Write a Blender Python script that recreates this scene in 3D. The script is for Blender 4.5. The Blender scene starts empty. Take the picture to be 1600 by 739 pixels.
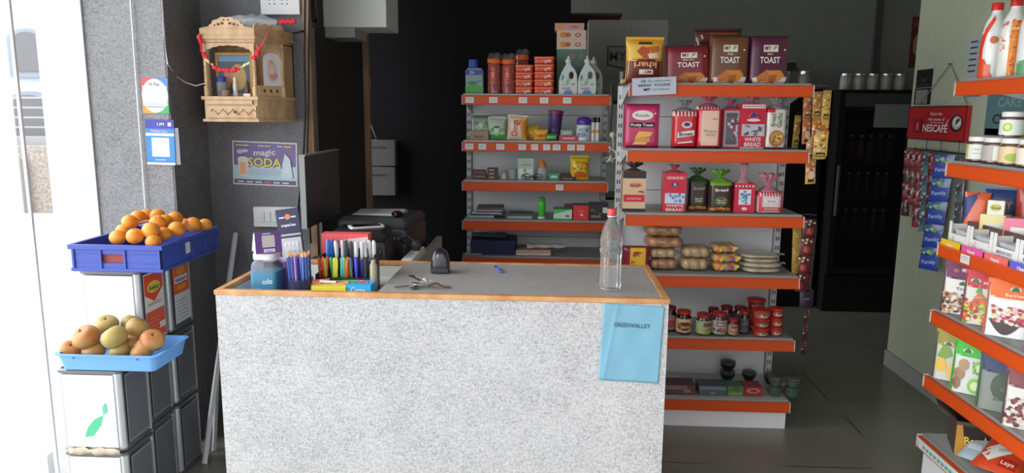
import bpy, bmesh, math, random
from mathutils import Matrix, Vector
PI = math.pi
sc = bpy.context.scene
COL = sc.collection
random.seed(7)

# ---------------------------------------------------------------- camera
FPX, CAMH = 1140.0, 1.6
def cam_axes(yaw, pitch, roll):
    y, p, r = map(math.radians, (yaw, pitch, roll))
    fw = Vector((-math.sin(y)*math.cos(p), math.cos(y)*math.cos(p), math.sin(p)))
    rt = Vector((math.cos(y), math.sin(y), 0)); up = rt.cross(fw)
    return rt*math.cos(r)+up*math.sin(r), -rt*math.sin(r)+up*math.cos(r), fw
RT, UP, FW = cam_axes(2.95, -9.7, 0.43)
cd = bpy.data.cameras.new('camera'); cam = bpy.data.objects.new('camera', cd); COL.objects.link(cam)
cd.sensor_fit = 'HORIZONTAL'; cd.sensor_width = 36; cd.lens = FPX/1600*36
cd.clip_start = .02; cd.clip_end = 200
cam.matrix_world = Matrix(((RT.x, UP.x, -FW.x, 0), (RT.y, UP.y, -FW.y, 0), (RT.z, UP.z, -FW.z, CAMH), (0, 0, 0, 1)))
sc.camera = cam
# ---------------------------------------------------------------- world, light, exposure
w = bpy.data.worlds.new('sky'); sc.world = w; w.use_nodes = True
bg = w.node_tree.nodes['Background']
bg.inputs[0].default_value = (0.95, 0.975, 1.0, 1)
# hazy sky, brighter on the sunny left side of the street
_n, _l = w.node_tree.nodes, w.node_tree.links
_tc = _n.new('ShaderNodeTexCoord'); _dp = _n.new('ShaderNodeVectorMath'); _dp.operation = 'DOT_PRODUCT'
_dp.inputs[1].default_value = (-.93, .1, .35); _l.new(_tc.outputs['Generated'], _dp.inputs[0])
_mr = _n.new('ShaderNodeMapRange'); _mr.inputs['From Min'].default_value = .0; _mr.inputs['From Max'].default_value = .9
_mr.inputs['To Min'].default_value = 1.02; _mr.inputs['To Max'].default_value = 5.0
_l.new(_dp.outputs['Value'], _mr.inputs['Value']); _l.new(_mr.outputs['Result'], bg.inputs[1])
sc.view_settings.view_transform = 'Standard'; sc.view_settings.look = 'None'
sc.view_settings.gamma = 1; sc.view_settings.use_curve_mapping = False
sc.view_settings.exposure = 0.33

# ---------------------------------------------------------------- measuring: photo point -> place on a known plane
def ray(px, py): return RT*((px-800)/FPX) - UP*((py-369.5)/FPX) + FW
C0 = Vector((0, 0, CAMH))
def onY(px, py, y): d = ray(px, py); return C0+d*(y/d.y)
def onX(px, py, x): d = ray(px, py); return C0+d*(x/d.x)
def onZ(px, py, z): d = ray(px, py); return C0+d*((z-CAMH)/d.z)

# ---------------------------------------------------------------- materials
def lin(v): v /= 255.; return v/12.92 if v <= .04045 else ((v+.055)/1.055)**2.4
KZ = [1.0]      # local brightness of the zone the colours were read in
def col(h, k=None):
    if isinstance(h, tuple): return h
    k = k or KZ[0]
    c = [lin(int(h[i:i+2], 16))/k for i in (0, 2, 4)]
    m = max(c)
    if m > .86: c = [x*.86/m for x in c]
    return tuple(max(.004, round(x, 4)) for x in c)
_M = {}
def M(h, rough=.5, metal=0, trans=0, k=None, alpha=1, vary=.0, coat=0):
    c = col(h, k); key = (c, rough, metal, trans, alpha, vary, coat)
    if key in _M: return _M[key]
    m = bpy.data.materials.new('coloured_surface'); m.use_nodes = True
    n = m.node_tree.nodes; L = m.node_tree.links; b = n['Principled BSDF']
    b.inputs['Base Color'].default_value = (*c, 1); b.inputs['Roughness'].default_value = rough
    b.inputs['Metallic'].default_value = metal; b.inputs['Transmission Weight'].default_value = trans
    b.inputs['Alpha'].default_value = alpha; b.inputs['Coat Weight'].default_value = coat
    if rough >= .8: b.inputs['Specular IOR Level'].default_value = .12
    if trans: b.inputs['IOR'].default_value = 1.2 if trans < 1 else 1.33
    if vary:
        t = n.new('ShaderNodeTexCoord'); z = n.new('ShaderNodeTexNoise'); z.inputs['Scale'].default_value = 22
        z.inputs['Detail'].default_value = 5
        r = n.new('ShaderNodeValToRGB'); e = r.color_ramp.elements
        e[0].position = .3; e[1].position = .72
        e[0].color = (*[x*(1-vary) for x in c], 1); e[1].color = (*[min(.9, x*(1+vary)) for x in c], 1)
        L.new(t.outputs['Object'], z.inputs['Vector']); L.new(z.outputs['Fac'], r.inputs['Fac']); L.new(r.outputs['Color'], b.inputs['Base Color'])
    _M[key] = m; return m
def laminate(name, c0, c1, rough=.55):
    """linen-scratch laminate: crossed stretched noises"""
    m = bpy.data.materials.new(name); m.use_nodes = True
    n = m.node_tree.nodes; L = m.node_tree.links; b = n['Principled BSDF']; b.inputs['Roughness'].default_value = rough
    t = n.new('ShaderNodeTexCoord'); prev = None
    for s, sc_ in (((75, 75, 320), 1.0), ((320, 320, 75), 1.0), ((130, 130, 130), 1.0), ((6, 6, 6), 1.001)):
        mp = n.new('ShaderNodeMapping'); mp.inputs['Scale'].default_value = s
        z = n.new('ShaderNodeTexNoise'); z.inputs['Scale'].default_value = sc_; z.inputs['Detail'].default_value = 4
        z.inputs['Roughness'].default_value = .7
        L.new(t.outputs['Object'], mp.inputs['Vector']); L.new(mp.outputs['Vector'], z.inputs['Vector'])
        if prev is None: prev = z.outputs['Fac']
        else:
            a = n.new('ShaderNodeMath'); a.operation = 'MULTIPLY_ADD'; L.new(z.outputs['Fac'], a.inputs[0]); a.inputs[1].default_value = .4 if sc_ > 1 else 1; L.new(prev, a.inputs[2]); prev = a.outputs[0]
    r = n.new('ShaderNodeMapRange'); r.inputs['From Min'].default_value = 1.28; r.inputs['From Max'].default_value = 1.86
    L.new(prev, r.inputs['Value'])
    x = n.new('ShaderNodeMix'); x.data_type = 'RGBA'; x.inputs['A'].default_value = (*c0, 1); x.inputs['B'].default_value = (*c1, 1)
    L.new(r.outputs['Result'], x.inputs['Factor']); L.new(x.outputs['Result'], b.inputs['Base Color'])
    bp = n.new('ShaderNodeBump'); bp.inputs['Strength'].default_value = .15; bp.inputs['Distance'].default_value = .002
    L.new(prev, bp.inputs['Height']); L.new(bp.outputs['Normal'], b.inputs['Normal'])
    return m
def wood(name, c0, c1, scale=(2, 2, 30), rough=.5):
    m = bpy.data.materials.new(name); m.use_nodes = True
    n = m.node_tree.nodes; L = m.node_tree.links; b = n['Principled BSDF']; b.inputs['Roughness'].default_value = rough
    t = n.new('ShaderNodeTexCoord'); mp = n.new('ShaderNodeMapping'); mp.inputs['Scale'].default_value = scale
    z = n.new('ShaderNodeTexNoise'); z.inputs['Scale'].default_value = 4; z.inputs['Detail'].default_value = 6
    r = n.new('ShaderNodeValToRGB'); e = r.color_ramp.elements; e[0].position = .35; e[1].position = .7
    e[0].color = (*c0, 1); e[1].color = (*c1, 1)
    L.new(t.outputs['Object'], mp.inputs['Vector']); L.new(mp.outputs['Vector'], z.inputs['Vector'])
    L.new(z.outputs['Fac'], r.inputs['Fac']); L.new(r.outputs['Color'], b.inputs['Base Color'])
    return m
def floor_mat():
    m = bpy.data.materials.new('vitrified_floor_tile'); m.use_nodes = True
    n = m.node_tree.nodes; L = m.node_tree.links; b = n['Principled BSDF']
    b.inputs['Roughness'].default_value = .28
    t = n.new('ShaderNodeTexCoord')
    br = n.new('ShaderNodeTexBrick'); br.offset = 0; br.inputs['Scale'].default_value = 1
    br.inputs['Brick Width'].default_value = .8; br.inputs['Row Height'].default_value = .8
    br.inputs['Mortar Size'].default_value = .0045; br.inputs['Mortar Smooth'].default_value = .3
    z = n.new('ShaderNodeTexNoise'); z.inputs['Scale'].default_value = 1.7; z.inputs['Detail'].default_value = 2
    L.new(t.outputs['Object'], z.inputs['Vector'])
    mk = n.new('ShaderNodeMapRange'); mk.inputs['From Min'].default_value = .5; mk.inputs['From Max'].default_value = .58
    L.new(z.outputs['Fac'], mk.inputs['Value'])
    mm = n.new('ShaderNodeMath'); mm.operation = 'MULTIPLY'; L.new(br.outputs['Fac'], mm.inputs[0]); L.new(mk.outputs['Result'], mm.inputs[1])
    z2 = n.new('ShaderNodeTexNoise'); z2.inputs['Scale'].default_value = 3.5; z2.inputs['Detail'].default_value = 7
    L.new(t.outputs['Object'], z2.inputs['Vector'])
    r = n.new('ShaderNodeValToRGB'); e = r.color_ramp.elements; e[0].position = .35; e[1].position = .7
    e[0].color = (.19, .185, .155, 1); e[1].color = (.235, .225, .19, 1)
    L.new(z2.outputs['Fac'], r.inputs['Fac'])
    x = n.new('ShaderNodeMix'); x.data_type = 'RGBA'; x.inputs['B'].default_value = (.03, .03, .025, 1)
    L.new(t.outputs['Object'], br.inputs['Vector']); L.new(mm.outputs[0], x.inputs['Factor']); L.new(r.outputs['Color'], x.inputs['A'])
    L.new(x.outputs['Result'], b.inputs['Base Color'])
    return m

# ---------------------------------------------------------------- mesh builder
_TXT = {}
BOLD = [.022]
def text2d(s, bold=0):
    """triangulated outline of a string, height of capitals = 1, centred"""
    if (s, bold) in _TXT: return _TXT[(s, bold)]
    cu = bpy.data.curves.new('t', 'FONT'); cu.body = s; cu.size = 1; cu.resolution_u = 2; cu.fill_mode = 'FRONT'; cu.offset = bold
    o = bpy.data.objects.new('t', cu); me = bpy.data.meshes.new_from_object(o)
    vs = [(v.co.x, v.co.y) for v in me.vertices]; fs = [tuple(p.vertices) for p in me.polygons]
    bpy.data.objects.remove(o); bpy.data.curves.remove(cu); bpy.data.meshes.remove(me)
    if vs:
        x0 = min(v[0] for v in vs); x1 = max(v[0] for v in vs)
        vs = [((x-(x0+x1)/2)/.7, (y-.34)/.7) for x, y in vs]
    wd = (x1-x0)/.7 if vs else 1
    _TXT[(s, bold)] = (vs, fs, wd); return _TXT[(s, bold)]

class B:
    def __init__(s, smooth=True): s.bm = bmesh.new(); s.ms = []; s.x = Matrix(); s.sm = smooth
    def mi(s, m):
        if m not in s.ms: s.ms.append(m)
        return s.ms.index(m)
    def v(s, p): return s.bm.verts.new(s.x @ Vector(p))
    def f(s, vs, m):
        try: f = s.bm.faces.new(vs)
        except ValueError: return None
        f.material_index = s.mi(m); f.smooth = s.sm; return f
    def poly(s, pts, m): return s.f([s.v(p) for p in pts], m)
    def box(s, x0, x1, y0, y1, z0, z1, m):
        v = [s.v(p) for p in ((x0,y0,z0),(x1,y0,z0),(x1,y1,z0),(x0,y1,z0),(x0,y0,z1),(x1,y0,z1),(x1,y1,z1),(x0,y1,z1))]
        for q in ((0,3,2,1),(4,5,6,7),(0,1,5,4),(1,2,6,5),(2,3,7,6),(3,0,4,7)): s.f([v[i] for i in q], m)
        return s
    def cbox(s, cx, cy, z0, w, d, h, m): return s.box(cx-w/2, cx+w/2, cy-d/2, cy+d/2, z0, z0+h, m)
    def rings(s, R, m, cap=True, closed=True):
        VR = [[s.v(p) for p in r] for r in R]; n = len(VR[0])
        for a, b in zip(VR, VR[1:]):
            for i in range(n if closed else n-1): s.f([a[i], a[(i+1) % n], b[(i+1) % n], b[i]], m)
        if cap and closed: s.f(VR[0][::-1], m); s.f(VR[-1], m)
        return s
    def lathe(s, prof, m, seg=20, cx=0, cy=0, sx=1, sy=1, z=0, cap=True):
        return s.rings([[(cx+sx*r*math.cos(2*PI*i/seg), cy+sy*r*math.sin(2*PI*i/seg), z+h) for i in range(seg)] for r, h in prof], m, cap)
    def rrect(s, prof, m, seg=5, rad=.2, cx=0, cy=0, z=0):
        """stack of rounded rectangles: prof = (halfw, halfd, z)"""
        R = []
        for hw, hd, h in prof:
            r = min(hw, hd)*rad*2 if rad < .5 else min(hw, hd); r = min(r, hw, hd); ring = []
            for q, (ax, ay) in enumerate(((1, 1), (-1, 1), (-1, -1), (1, -1))):
                for i in range(seg+1):
                    a = (q+i/seg)*PI/2; ring.append((cx+ax*(hw-r)+r*math.cos(a), cy+ay*(hd-r)+r*math.sin(a), z+h))
            R.append(ring)
        return s.rings(R, m)
    def tube(s, pts, r, m, seg=8, r1=None):
        P = [Vector(p) for p in pts]; R = []; N = len(P)
        up = Vector((0, 0, 1))
        for i, p in enumerate(P):
            t = (P[min(i+1, N-1)]-P[max(i-1, 0)]).normalized()
            a = t.cross(up if abs(t.z) < .95 else Vector((1, 0, 0))).normalized(); b = t.cross(a)
            rr = r if r1 is None else r+(r1-r)*i/(N-1)
            R.append([p+a*rr*math.cos(2*PI*k/seg)+b*rr*math.sin(2*PI*k/seg) for k in range(seg)])
        return s.rings(R, m)
    def prism(s, pts, y0, y1, m):
        """outline in XZ extruded along Y"""
        a = [s.v((x, y0, z)) for x, z in pts]; b = [s.v((x, y1, z)) for x, z in pts]; n = len(pts)
        s.f(a, m); s.f(b[::-1], m)
        for i in range(n): s.f([a[i], b[i], b[(i+1) % n], a[(i+1) % n]], m)
        return s
    def ball(s, c, r, m, seg=12, sx=1, sy=1, sz=1):
        n = max(5, seg//2)
        return s.rings([[(c[0]+sx*r*math.sin(PI*j/n)*math.cos(2*PI*i/seg), c[1]+sy*r*math.sin(PI*j/n)*math.sin(2*PI*i/seg), c[2]-sz*r*math.cos(PI*j/n)) for i in range(seg)] for j in [.12]+list(range(1, n))+[n-.12]], m)
    # decals on a surface function S(u,v)->point (front -Y), offset e
    def dec(s, S, w, h, decs):
        for k, d in enumerate(decs):
            e = .0010+.00035*k; t = d[0]
            P = lambda u, v, e=e: (lambda q: (q[0], q[1]-e, q[2]))(S(u*w, v*h))
            if t == 'r':
                _, u0, u1, v0, v1, c = d; m = c if not isinstance(c, (str, tuple)) else M(c, .45)
                nu, nv = 12, 12
                G = [[s.v(P(u0+(u1-u0)*i/nu, v0+(v1-v0)*j/nv)) for i in range(nu+1)] for j in range(nv+1)]
                for j in range(nv):
                    for i in range(nu): s.f([G[j][i], G[j][i+1], G[j+1][i+1], G[j+1][i]], m)
            elif t == 'e':
                _, cu, cv, ru, rv, c = d; m = M(c, .45)
                o = s.v(P(cu, cv)); rs = []
                for q in (.5, 1): rs.append([s.v(P(cu+ru*q*math.cos(2*PI*i/18), cv+rv*q*math.sin(2*PI*i/18))) for i in range(18)])
                for i in range(18):
                    s.f([o, rs[0][i], rs[0][(i+1) % 18]], m); s.f([rs[0][i], rs[1][i], rs[1][(i+1) % 18], rs[0][(i+1) % 18]], m)
            elif t == 'p':
                _, pts, c = d; m = M(c, .45); cu = sum(q[0] for q in pts)/len(pts); cv = sum(q[1] for q in pts)/len(pts); q = []
                for i in range(len(pts)):
                    a_, b_ = pts[i], pts[(i+1) % len(pts)]
                    for k_ in range(4): q.append((a_[0]+(b_[0]-a_[0])*k_/4, a_[1]+(b_[1]-a_[1])*k_/4))
                o = s.v(P(cu, cv)); rs = [[s.v(P(cu+(x-cu)*f_, cv+(y-cv)*f_)) for x, y in q] for f_ in (.34, .67, 1)]
                for i in range(len(q)):
                    j = (i+1) % len(q); s.f([o, rs[0][i], rs[0][j]], m)
                    for k_ in (0, 1): s.f([rs[k_][i], rs[k_+1][i], rs[k_+1][j], rs[k_][j]], m)
            elif t == 't':
                st, cu, cv, size, c = d[1:6]; rot = d[6] if len(d) > 6 else 0; wid = d[7] if len(d) > 7 else None
                vs, fs, wd = text2d(st, BOLD[0]); m = M(c, .45); e = e+.0011
                sx = size*h; sxx = sx if wid is None else wid*w/wd
                ca, sa = math.cos(rot), math.sin(rot); V = []
                for x, y in vs:
                    x *= sxx; y *= sx; X = x*ca-y*sa; Y = x*sa+y*ca
                    q = S(cu*w+X, cv*h+Y); V.append(s.v((q[0], q[1]-e, q[2])))
                for f in fs: s.f([V[i] for i in f], m)
            elif t == 'n':   # scattered pieces: nuts, fruit bits (seed, u0,u1,v0,v1,n,size,colours)
                _, u0, u1, v0, v1, n, size, cs = d; rn = random.Random(n*7+int(size*999))
                for q in range(n):
                    cu = rn.uniform(u0, u1); cv = rn.uniform(v0, v1); a0 = rn.random()*6; m = M(cs[q % len(cs)], .5)
                    ee = e+.00005*q
                    pts = [(cu*w+size*w*rn.uniform(.7, 1.1)*math.cos(a0+2*PI*i/7), cv*h+size*w*rn.uniform(.5, 1)*math.sin(a0+2*PI*i/7)) for i in range(7)]
                    s.f([s.v((lambda p: (p[0], p[1]-ee, p[2]))(S(x, y))) for x, y in pts], m)
        return s
    def ob(s, name, parent=None, loc=None, rz=0, rx=0, ry=0, bevel=0, ang=40, solid=0):
        bmesh.ops.recalc_face_normals(s.bm, faces=s.bm.faces)
        me = bpy.data.meshes.new(name); s.bm.to_mesh(me); s.bm.free()
        for m in s.ms: me.materials.append(m)
        me.set_sharp_from_angle(angle=math.radians(ang))
        o = bpy.data.objects.new(name, me); COL.objects.link(o)
        if parent: o.parent = parent
        if loc is not None: o.location = loc
        o.rotation_euler = (rx, ry, rz)
        if solid:
            q = o.modifiers.new('thickness', 'SOLIDIFY'); q.thickness = solid; q.offset = 0
        if bevel:
            q = o.modifiers.new('bevel', 'BEVEL'); q.width = bevel; q.segments = 2; q.limit_method = 'ANGLE'
        return o
def T(o, label, cat, group=None):
    o['label'] = label; o['category'] = cat
    if group: o['group'] = group
    return o
def thing(name, label, cat, loc=(0, 0, 0), rz=0, group=None, rx=0):
    o = bpy.data.objects.new(name, None); COL.objects.link(o); o.empty_display_size = .05
    o.location = loc; o.rotation_euler = (rx, 0, rz); return T(o, label, cat, group)
def struct(o): o['kind'] = 'structure'; return o
def kids(o): return [c for c in COL.objects if c.parent == o]
def dup(o, loc, rz=None, label=None, rx=None, parent=None, ry=None):
    c = o.copy(); COL.objects.link(c); c.parent = parent
    c.location = loc
    r = list(o.rotation_euler)
    if rx is not None: r[0] = rx
    if ry is not None: r[1] = ry
    if rz is not None: r[2] = rz
    c.rotation_euler = r
    if label: c['label'] = label
    for k in kids(o):
        d = k.copy(); COL.objects.link(d); d.parent = c
        for g in kids(k):
            e = g.copy(); COL.objects.link(e); e.parent = d
    return c

# ---------------------------------------------------------------- shapes of packets
def surf(kind, w, h, d):
    def pw(t, a): return max(0., 1-abs(t)**a)
    if kind == 'box': return lambda u, v: (u, -d/2, v)
    if kind == 'pillow':
        return lambda u, v: (u*(1-.05*math.sin(PI*min(1, max(0, v/h)))), -d/2*pw(2*u/w, 3)**.6*max(0, math.sin(PI*min(1, max(0, v/h))))**.55, v)
    if kind == 'gusset':   # stand-up pouch: thick foot, flat top
        return lambda u, v: (u*(1-.03*math.sin(PI*v/h)), -d/2*(pw(2*u/w, 6)**.5)*max(0.02, 1-(max(0, v)/h)**1.3), v)
    if kind == 'loaf':
        return lambda u, v: (u, -d/2*pw(2*u/w, 7)**.35*(pw(2*max(0, min(1, v/h))-1, 9))**.3, v)
    if kind == 'cyl':
        r = w/2
        return lambda u, v: (r*math.sin(u/r), -r*math.cos(u/r), v)
def pack(name, kind, w, h, d, base, decs, loc, label, cat, rz=0, tilt=0, group=None, side=None, back=None, crimp=0, neck=None, rough=.35, ry=0):
    s = B(); S = surf(kind, w, h, d); m = M(base, rough, coat=.3 if rough < .4 else 0); ms = M(side, rough) if side else m
    if kind == 'box': s.box(-w/2, w/2, -d/2, d/2, 0, h, ms); s.dec(S, w, h, [('r', -.5, .5, 0, 1, base)]+decs)
    else:
        nu, nv = 20, 20
        us = [-w/2+w*i/nu for i in range(nu+1)]; vs = [h*j/nv for j in range(nv+1)]
        rn = random.Random(int(w*1e4)+int(h*1e4)); wr = .0 if kind == 'cyl' else .0012
        F = [[Vector(S(u, v))+Vector((0, rn.uniform(-wr, wr)*0, 0)) for u in us] for v in vs]
        A = [[s.v(p) for p in r] for r in F]; Bk = [[s.v((p.x, -p.y+.0004, p.z)) for p in r] for r in F]
        for j in range(nv):
            for i in range(nu):
                s.f([A[j][i], A[j][i+1], A[j+1][i+1], A[j+1][i]], m if not side or (1 < i < nu-2) else m)
                s.f([Bk[j][i+1], Bk[j][i], Bk[j+1][i], Bk[j+1][i+1]], m)
            for q in (0, nu):
                s.f([A[j][q], A[j+1][q], Bk[j+1][q], Bk[j][q]], ms)
        for q in (0, nv):
            for i in range(nu): s.f([A[q][i], A[q][i+1], Bk[q][i+1], Bk[q][i]], m)
        if side and kind == 'gusset':   # folded side panels
            for sg in (-1, 1):
                X = sg*(w/2-.001); pts = [(X, -d*.42, .004), (X, d*.42, .004), (X*.97, d*.05, h*.93), (X*.97, -d*.05, h*.93)]
                s.poly(pts, ms)
                s.poly([(X, -d*.42, .004), (X*.9, -d*.46, .004), (X*.9, -d*.06, h*.93), (X*.97, -d*.05, h*.93)], ms)
        s.dec(S, w, h, decs)
        if crimp:
            for v0 in ((h-crimp*.2, h+crimp) if crimp > 0 else (0, 0)),:
                n = 16
                s.rings([[(-w/2+w*i/n, -.0012 if i % 2 else .0004, z) for i in range(n+1)]+[(w/2-w*i/n, .002, z) for i in range(n+1)] for z in v0], m)
            s.rings([[(-w/2+w*i/14, -.0012, z) for i in range(15)]+[(w/2-w*i/14, .002, z) for i in range(15)] for z in (-.0, crimp*.5)], m)
    o = s.ob(name, None, loc, rz, -tilt, ry)
    T(o, label, cat, group)
    if neck:   # gathered top of a bread bag: (height, spread, colour)
        nh, sp, c = neck; q = B(); n = 20; R = []
        for z, r, wv in ((h*.94, .44, .0), (h+nh*.08, .33, .08), (h+nh*.3, .10, .2), (h+nh*.42, .10, .3), (h+nh*.8, sp*.30, .45), (h+nh, sp*.36, .5)):
            ring = []
            for i in range(n):
                a = 2*PI*i/n; k = 1+wv*(.5 if i % 2 else -.5)
                fx = w*r*k; fy = d*r*k*.9
                ring.append((fx*math.cos(a), fy*math.sin(a), z+wv*.012*math.sin(i*2.3)))
            R.append(ring)
        q.rings(R, M(c, .25, alpha=1), cap=False); q.ob('bag_neck', o, solid=.0006)
    return o
# ================================================================ SETTING
LAM = laminate('grey_linen_laminate', (.085, .085, .092), (.33, .33, .345))
LAMW = laminate('pale_linen_laminate', (.21, .208, .212), (.60, .59, .595))
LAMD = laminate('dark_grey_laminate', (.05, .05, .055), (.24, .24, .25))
LAMB = laminate('black_brown_laminate', (.010, .009, .0085), (.032, .028, .026), .85)
TOPM = laminate('counter_top_laminate', (.24, .235, .225), (.44, .43, .41))
PINE = wood('pine_edging', (.50, .22, .07), (.72, .40, .17), (3, 3, 3))
PINED = wood('brown_wood_frame', (.30, .17, .09), (.45, .28, .16), (8, 8, 1))
MANDW = wood('carved_shrine_wood', (.52, .33, .17), (.72, .50, .29), (6, 6, 2))
FLOOR = floor_mat()
WALLG = M((.46, .51, .37), .6, vary=.04)
WHITE = M((.80, .80, .79), .5); BLACK = M((.012, .012, .013), .4)

def slab(name, x0, x1, y0, y1, z0, z1, m): return struct(B(0).box(x0, x1, y0, y1, z0, z1, m).ob(name))
slab('floor', -1.74, 3.7, 0.2, 6.8, -.1, 0, FLOOR)
slab('ground_outside', -16, -1.74, -1, 18, -.12, -.02, M((.50, .495, .48), .8, vary=.05))
slab('ground_entrance', -1.74, 3.7, -8, .2, -.12, -.02, M((.28, .275, .26), .8, vary=.05))
slab('wall_added_lintel', -2.3, 2.36, 1.05, 1.25, 2.15, 3.1, M((.5, .5, .5), .8))  # added out of view to cut the daylight reaching deep into the shop

slab('wall_added_right', 1.5, 2.36, 1.05, 1.25, 0, 2.15, M((.35, .35, .34), .8))  # unseen wall, added to hold back daylight from the front right
slab('ceiling', -2.1, 3.7, 1.25, 6.8, 2.95, 3.1, M((.28, .28, .27), .8))
slab('wall_right', 2.2, 2.36, 1.0, 4.66, 0, 2.95, WALLG)
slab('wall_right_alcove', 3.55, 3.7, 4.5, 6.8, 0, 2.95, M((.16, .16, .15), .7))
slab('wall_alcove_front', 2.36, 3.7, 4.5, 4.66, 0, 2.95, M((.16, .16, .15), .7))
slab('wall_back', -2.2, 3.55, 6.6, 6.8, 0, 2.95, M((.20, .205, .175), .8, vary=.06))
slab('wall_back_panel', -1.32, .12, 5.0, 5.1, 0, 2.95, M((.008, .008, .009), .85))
slab('wall_left', -1.9, -1.2, 3.6, 3.75, 0, 2.95, LAMD)
slab('wall_left_partition', -1.32, -1.2, 3.751, 4.70, 0, 2.95, LAMB)
slab('wall_left_pillar', -2.08, -1.722, 3.25, 3.6, 0, 2.95, LAM)
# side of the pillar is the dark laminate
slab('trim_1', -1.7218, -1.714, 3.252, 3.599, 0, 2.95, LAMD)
slab('wall_left_sunlit_strip', -2.30, -2.082, 3.24, 3.34, 0, 2.95, laminate('sunlit_linen_laminate', (.58, .59, .59), (.74, .745, .745)))  # sunlight on the pillar's outer strip, put in as a paler laminate
slab('trim_2', -1.206, -1.172, 3.585, 3.62, 0, 2.95, PINED)
slab('trim_3', -1.21, -1.165, 4.70, 4.73, 0, 2.95, PINED)
slab('trim_4', 2.74, 2.78, 6.56, 6.599, 1.75, 2.95, M((.05, .05, .05), .6))
slab('baseboard_right', 2.185, 2.1999, 1.0, 4.66, 0, .10, M((.36, .38, .33), .4))
slab('wall_left_return', -2.3, -2.083, 3.345, 3.6, 0, 2.95, LAM)

# glazed door frame at the far left, street beyond
g = B(0)
fx = onY(14, 0, 2.9).x
g.box(fx-.008, fx+.004, 2.894, 2.906, 0, 2.95, M((.8, .8, .8), .4))
g.box(fx-.9, fx-.86, 2.88, 2.92, 0, 2.95, M((.8, .8, .8), .4)); g.box(fx-.86, fx-.03, 2.88, 2.92, 0, .1, M((.8, .8, .8), .4)); g.box(fx-.86, fx-.03, 2.88, 2.92, 2.85, 2.95, M((.8, .8, .8), .4))
dr = struct(g.ob('door_1'))
struct(B(0).box(fx-.86, fx-.03, 2.897, 2.903, .1, 2.85, M((.95, .97, .97), .02, alpha=.25)).ob('door_pane', dr))

def building():
    t = thing('apartment_building', 'white washed out house with arched windows across the street, seen left of the doorway', 'building', (-9.6, 13.6, -.02))
    YB = 13.0
    pw = lambda px, py, dy=0: (lambda p: (p.x+9.6, p.y-13.6, p.z+.02))(onY(px, py, YB-dy))
    s = B(0); s.box(-5, 3.0, -.6, 1.5, 0, 9, M((.60, .63, .68), .8)); s.ob('facade', t)
    for (x0, x1, y0, y1) in ((30, 66, 52, 112), (32, 72, 150, 215)):
        a = pw(x0, y1); b = pw(x1, y0); x0_, x1_ = a[0], b[0]; z0, z1 = a[2], b[2]; r = (x1_-x0_)/2; cx = (x0_+x1_)/2
        def arch(k, zz): return [(x0_-k, zz), (x1_+k, zz)]+[(cx+(r+k)*math.cos(PI*i/12), z1-r*.5+(r+k)*.55*math.sin(PI*i/12)) for i in range(13)]
        f = B(0).prism(arch(.12, z0-.1), -.68, -.6, M((.34, .38, .44), .8)).ob('window', t)
        B(0).prism(arch(0, z0), -.70, -.682, M((.16, .16, .17), .3)).ob('pane', f)
    s = B(0); m = M((.42, .42, .42), .5)
    a = pw(28, 215, 1.2); b = pw(78, 172, 1.2)
    s.box(a[0]-1.6, b[0]+.6, -1.85, -1.78, a[2]-.12, a[2], m)
    for k in range(5): s.box(a[0]-1.6, b[0]+.6, -1.83, -1.80, a[2]+.16*k, a[2]+.16*k+.03, m)
    for k in range(6):
        x = a[0]-1.6+k*(b[0]-a[0]+2.2)/5; s.box(x, x+.04, -1.84, -1.79, a[2], a[2]+.75, m)
    s.box(a[0]-1.6, b[0]+.6, -1.77, -.6, a[2]-.11, a[2]-.02, M((.7, .7, .7), .8)); s.ob('balcony', t)
building()
s = B(0); wl = onY(0, 228, 11.0).z; w0 = onY(0, 300, 11).z
s.box(-14, -6.4, 11.0, 11.3, -.02, wl, M((.42, .37, .33), .9, vary=.35))
for k in range(6): s.box(-14+k*1.4, -13.75+k*1.4, 10.92, 11.0, -.02, wl-.2, M((.28, .26, .25), .9))
T(s.ob('compound_wall'), 'pale stone compound wall across the street below the white house', 'wall')

# cables
T(B().tube([onY(203, -30, 3.235), onY(204, 0, 3.235), onY(216, 170, 3.235), onY(228, 330, 3.235), onY(240, 470, 3.235)], .004, M((.75, .75, .74), .4), 6).ob('white_cable'), 'thin white cable running straight down the grey textured pillar', 'cable')
T(B().tube([onY(252, -20, 3.23), onY(256, 60, 3.24), onY(262, 100, 3.24)]+[onY(x, y, 3.33) for x, y in ((274, 118), (290, 129), (306, 134), (321, 130))], .0022, M((.6, .6, .58), .4), 6).ob('lamp_wire'), 'thin pale wire looping from the pillar to the wooden shrine', 'wire')
for nm, pts, lb in (('power_cable', ((477, -30), (476, 80), (478, 170), (474, 250), (466, 330), (470, 372)), 'left one of two black cables hanging down beside the wooden wall edge'),
                ('power_cable', ((484, -30), (483, 60), (482, 160), (480, 240), (482, 320), (486, 380)), 'right one of two black cables hanging down along the wooden wall edge')):
    T(B().tube([onY(x, y, 3.56) for x, y in pts], .005, M((.015, .015, .015), .4), 6).ob(nm), lb, 'cable')
T(B().tube([onX(x, y, -1.185) for x, y in ((566, 48), (567, 90), (578, 125), (578, 190), (590, 222))], .005, M((.25, .22, .19), .5), 6).ob('conduit_cable'), 'brownish cable sagging down the dark partition from the white box', 'cable')
T(B().tube([onX(x, y, -1.19) for x, y in ((490, -20), (495, 30), (492, 40), (480, 47))]+[onY(x, y, 3.56) for x, y in ((468, 50), (458, 52))], .006, M((.015, .015, .015), .4), 6).ob('plug_lead'), 'short black lead looping over to the top of the wooden shrine', 'cable')
T(B().tube([onX(x, y, -1.19) for x, y in ((490, -8), (489, 10), (488, 34))], .012, M((.015, .015, .015), .4), 8).ob('adapter'), 'slim black adapter hanging beside the white wall socket', 'adapter')

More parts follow.
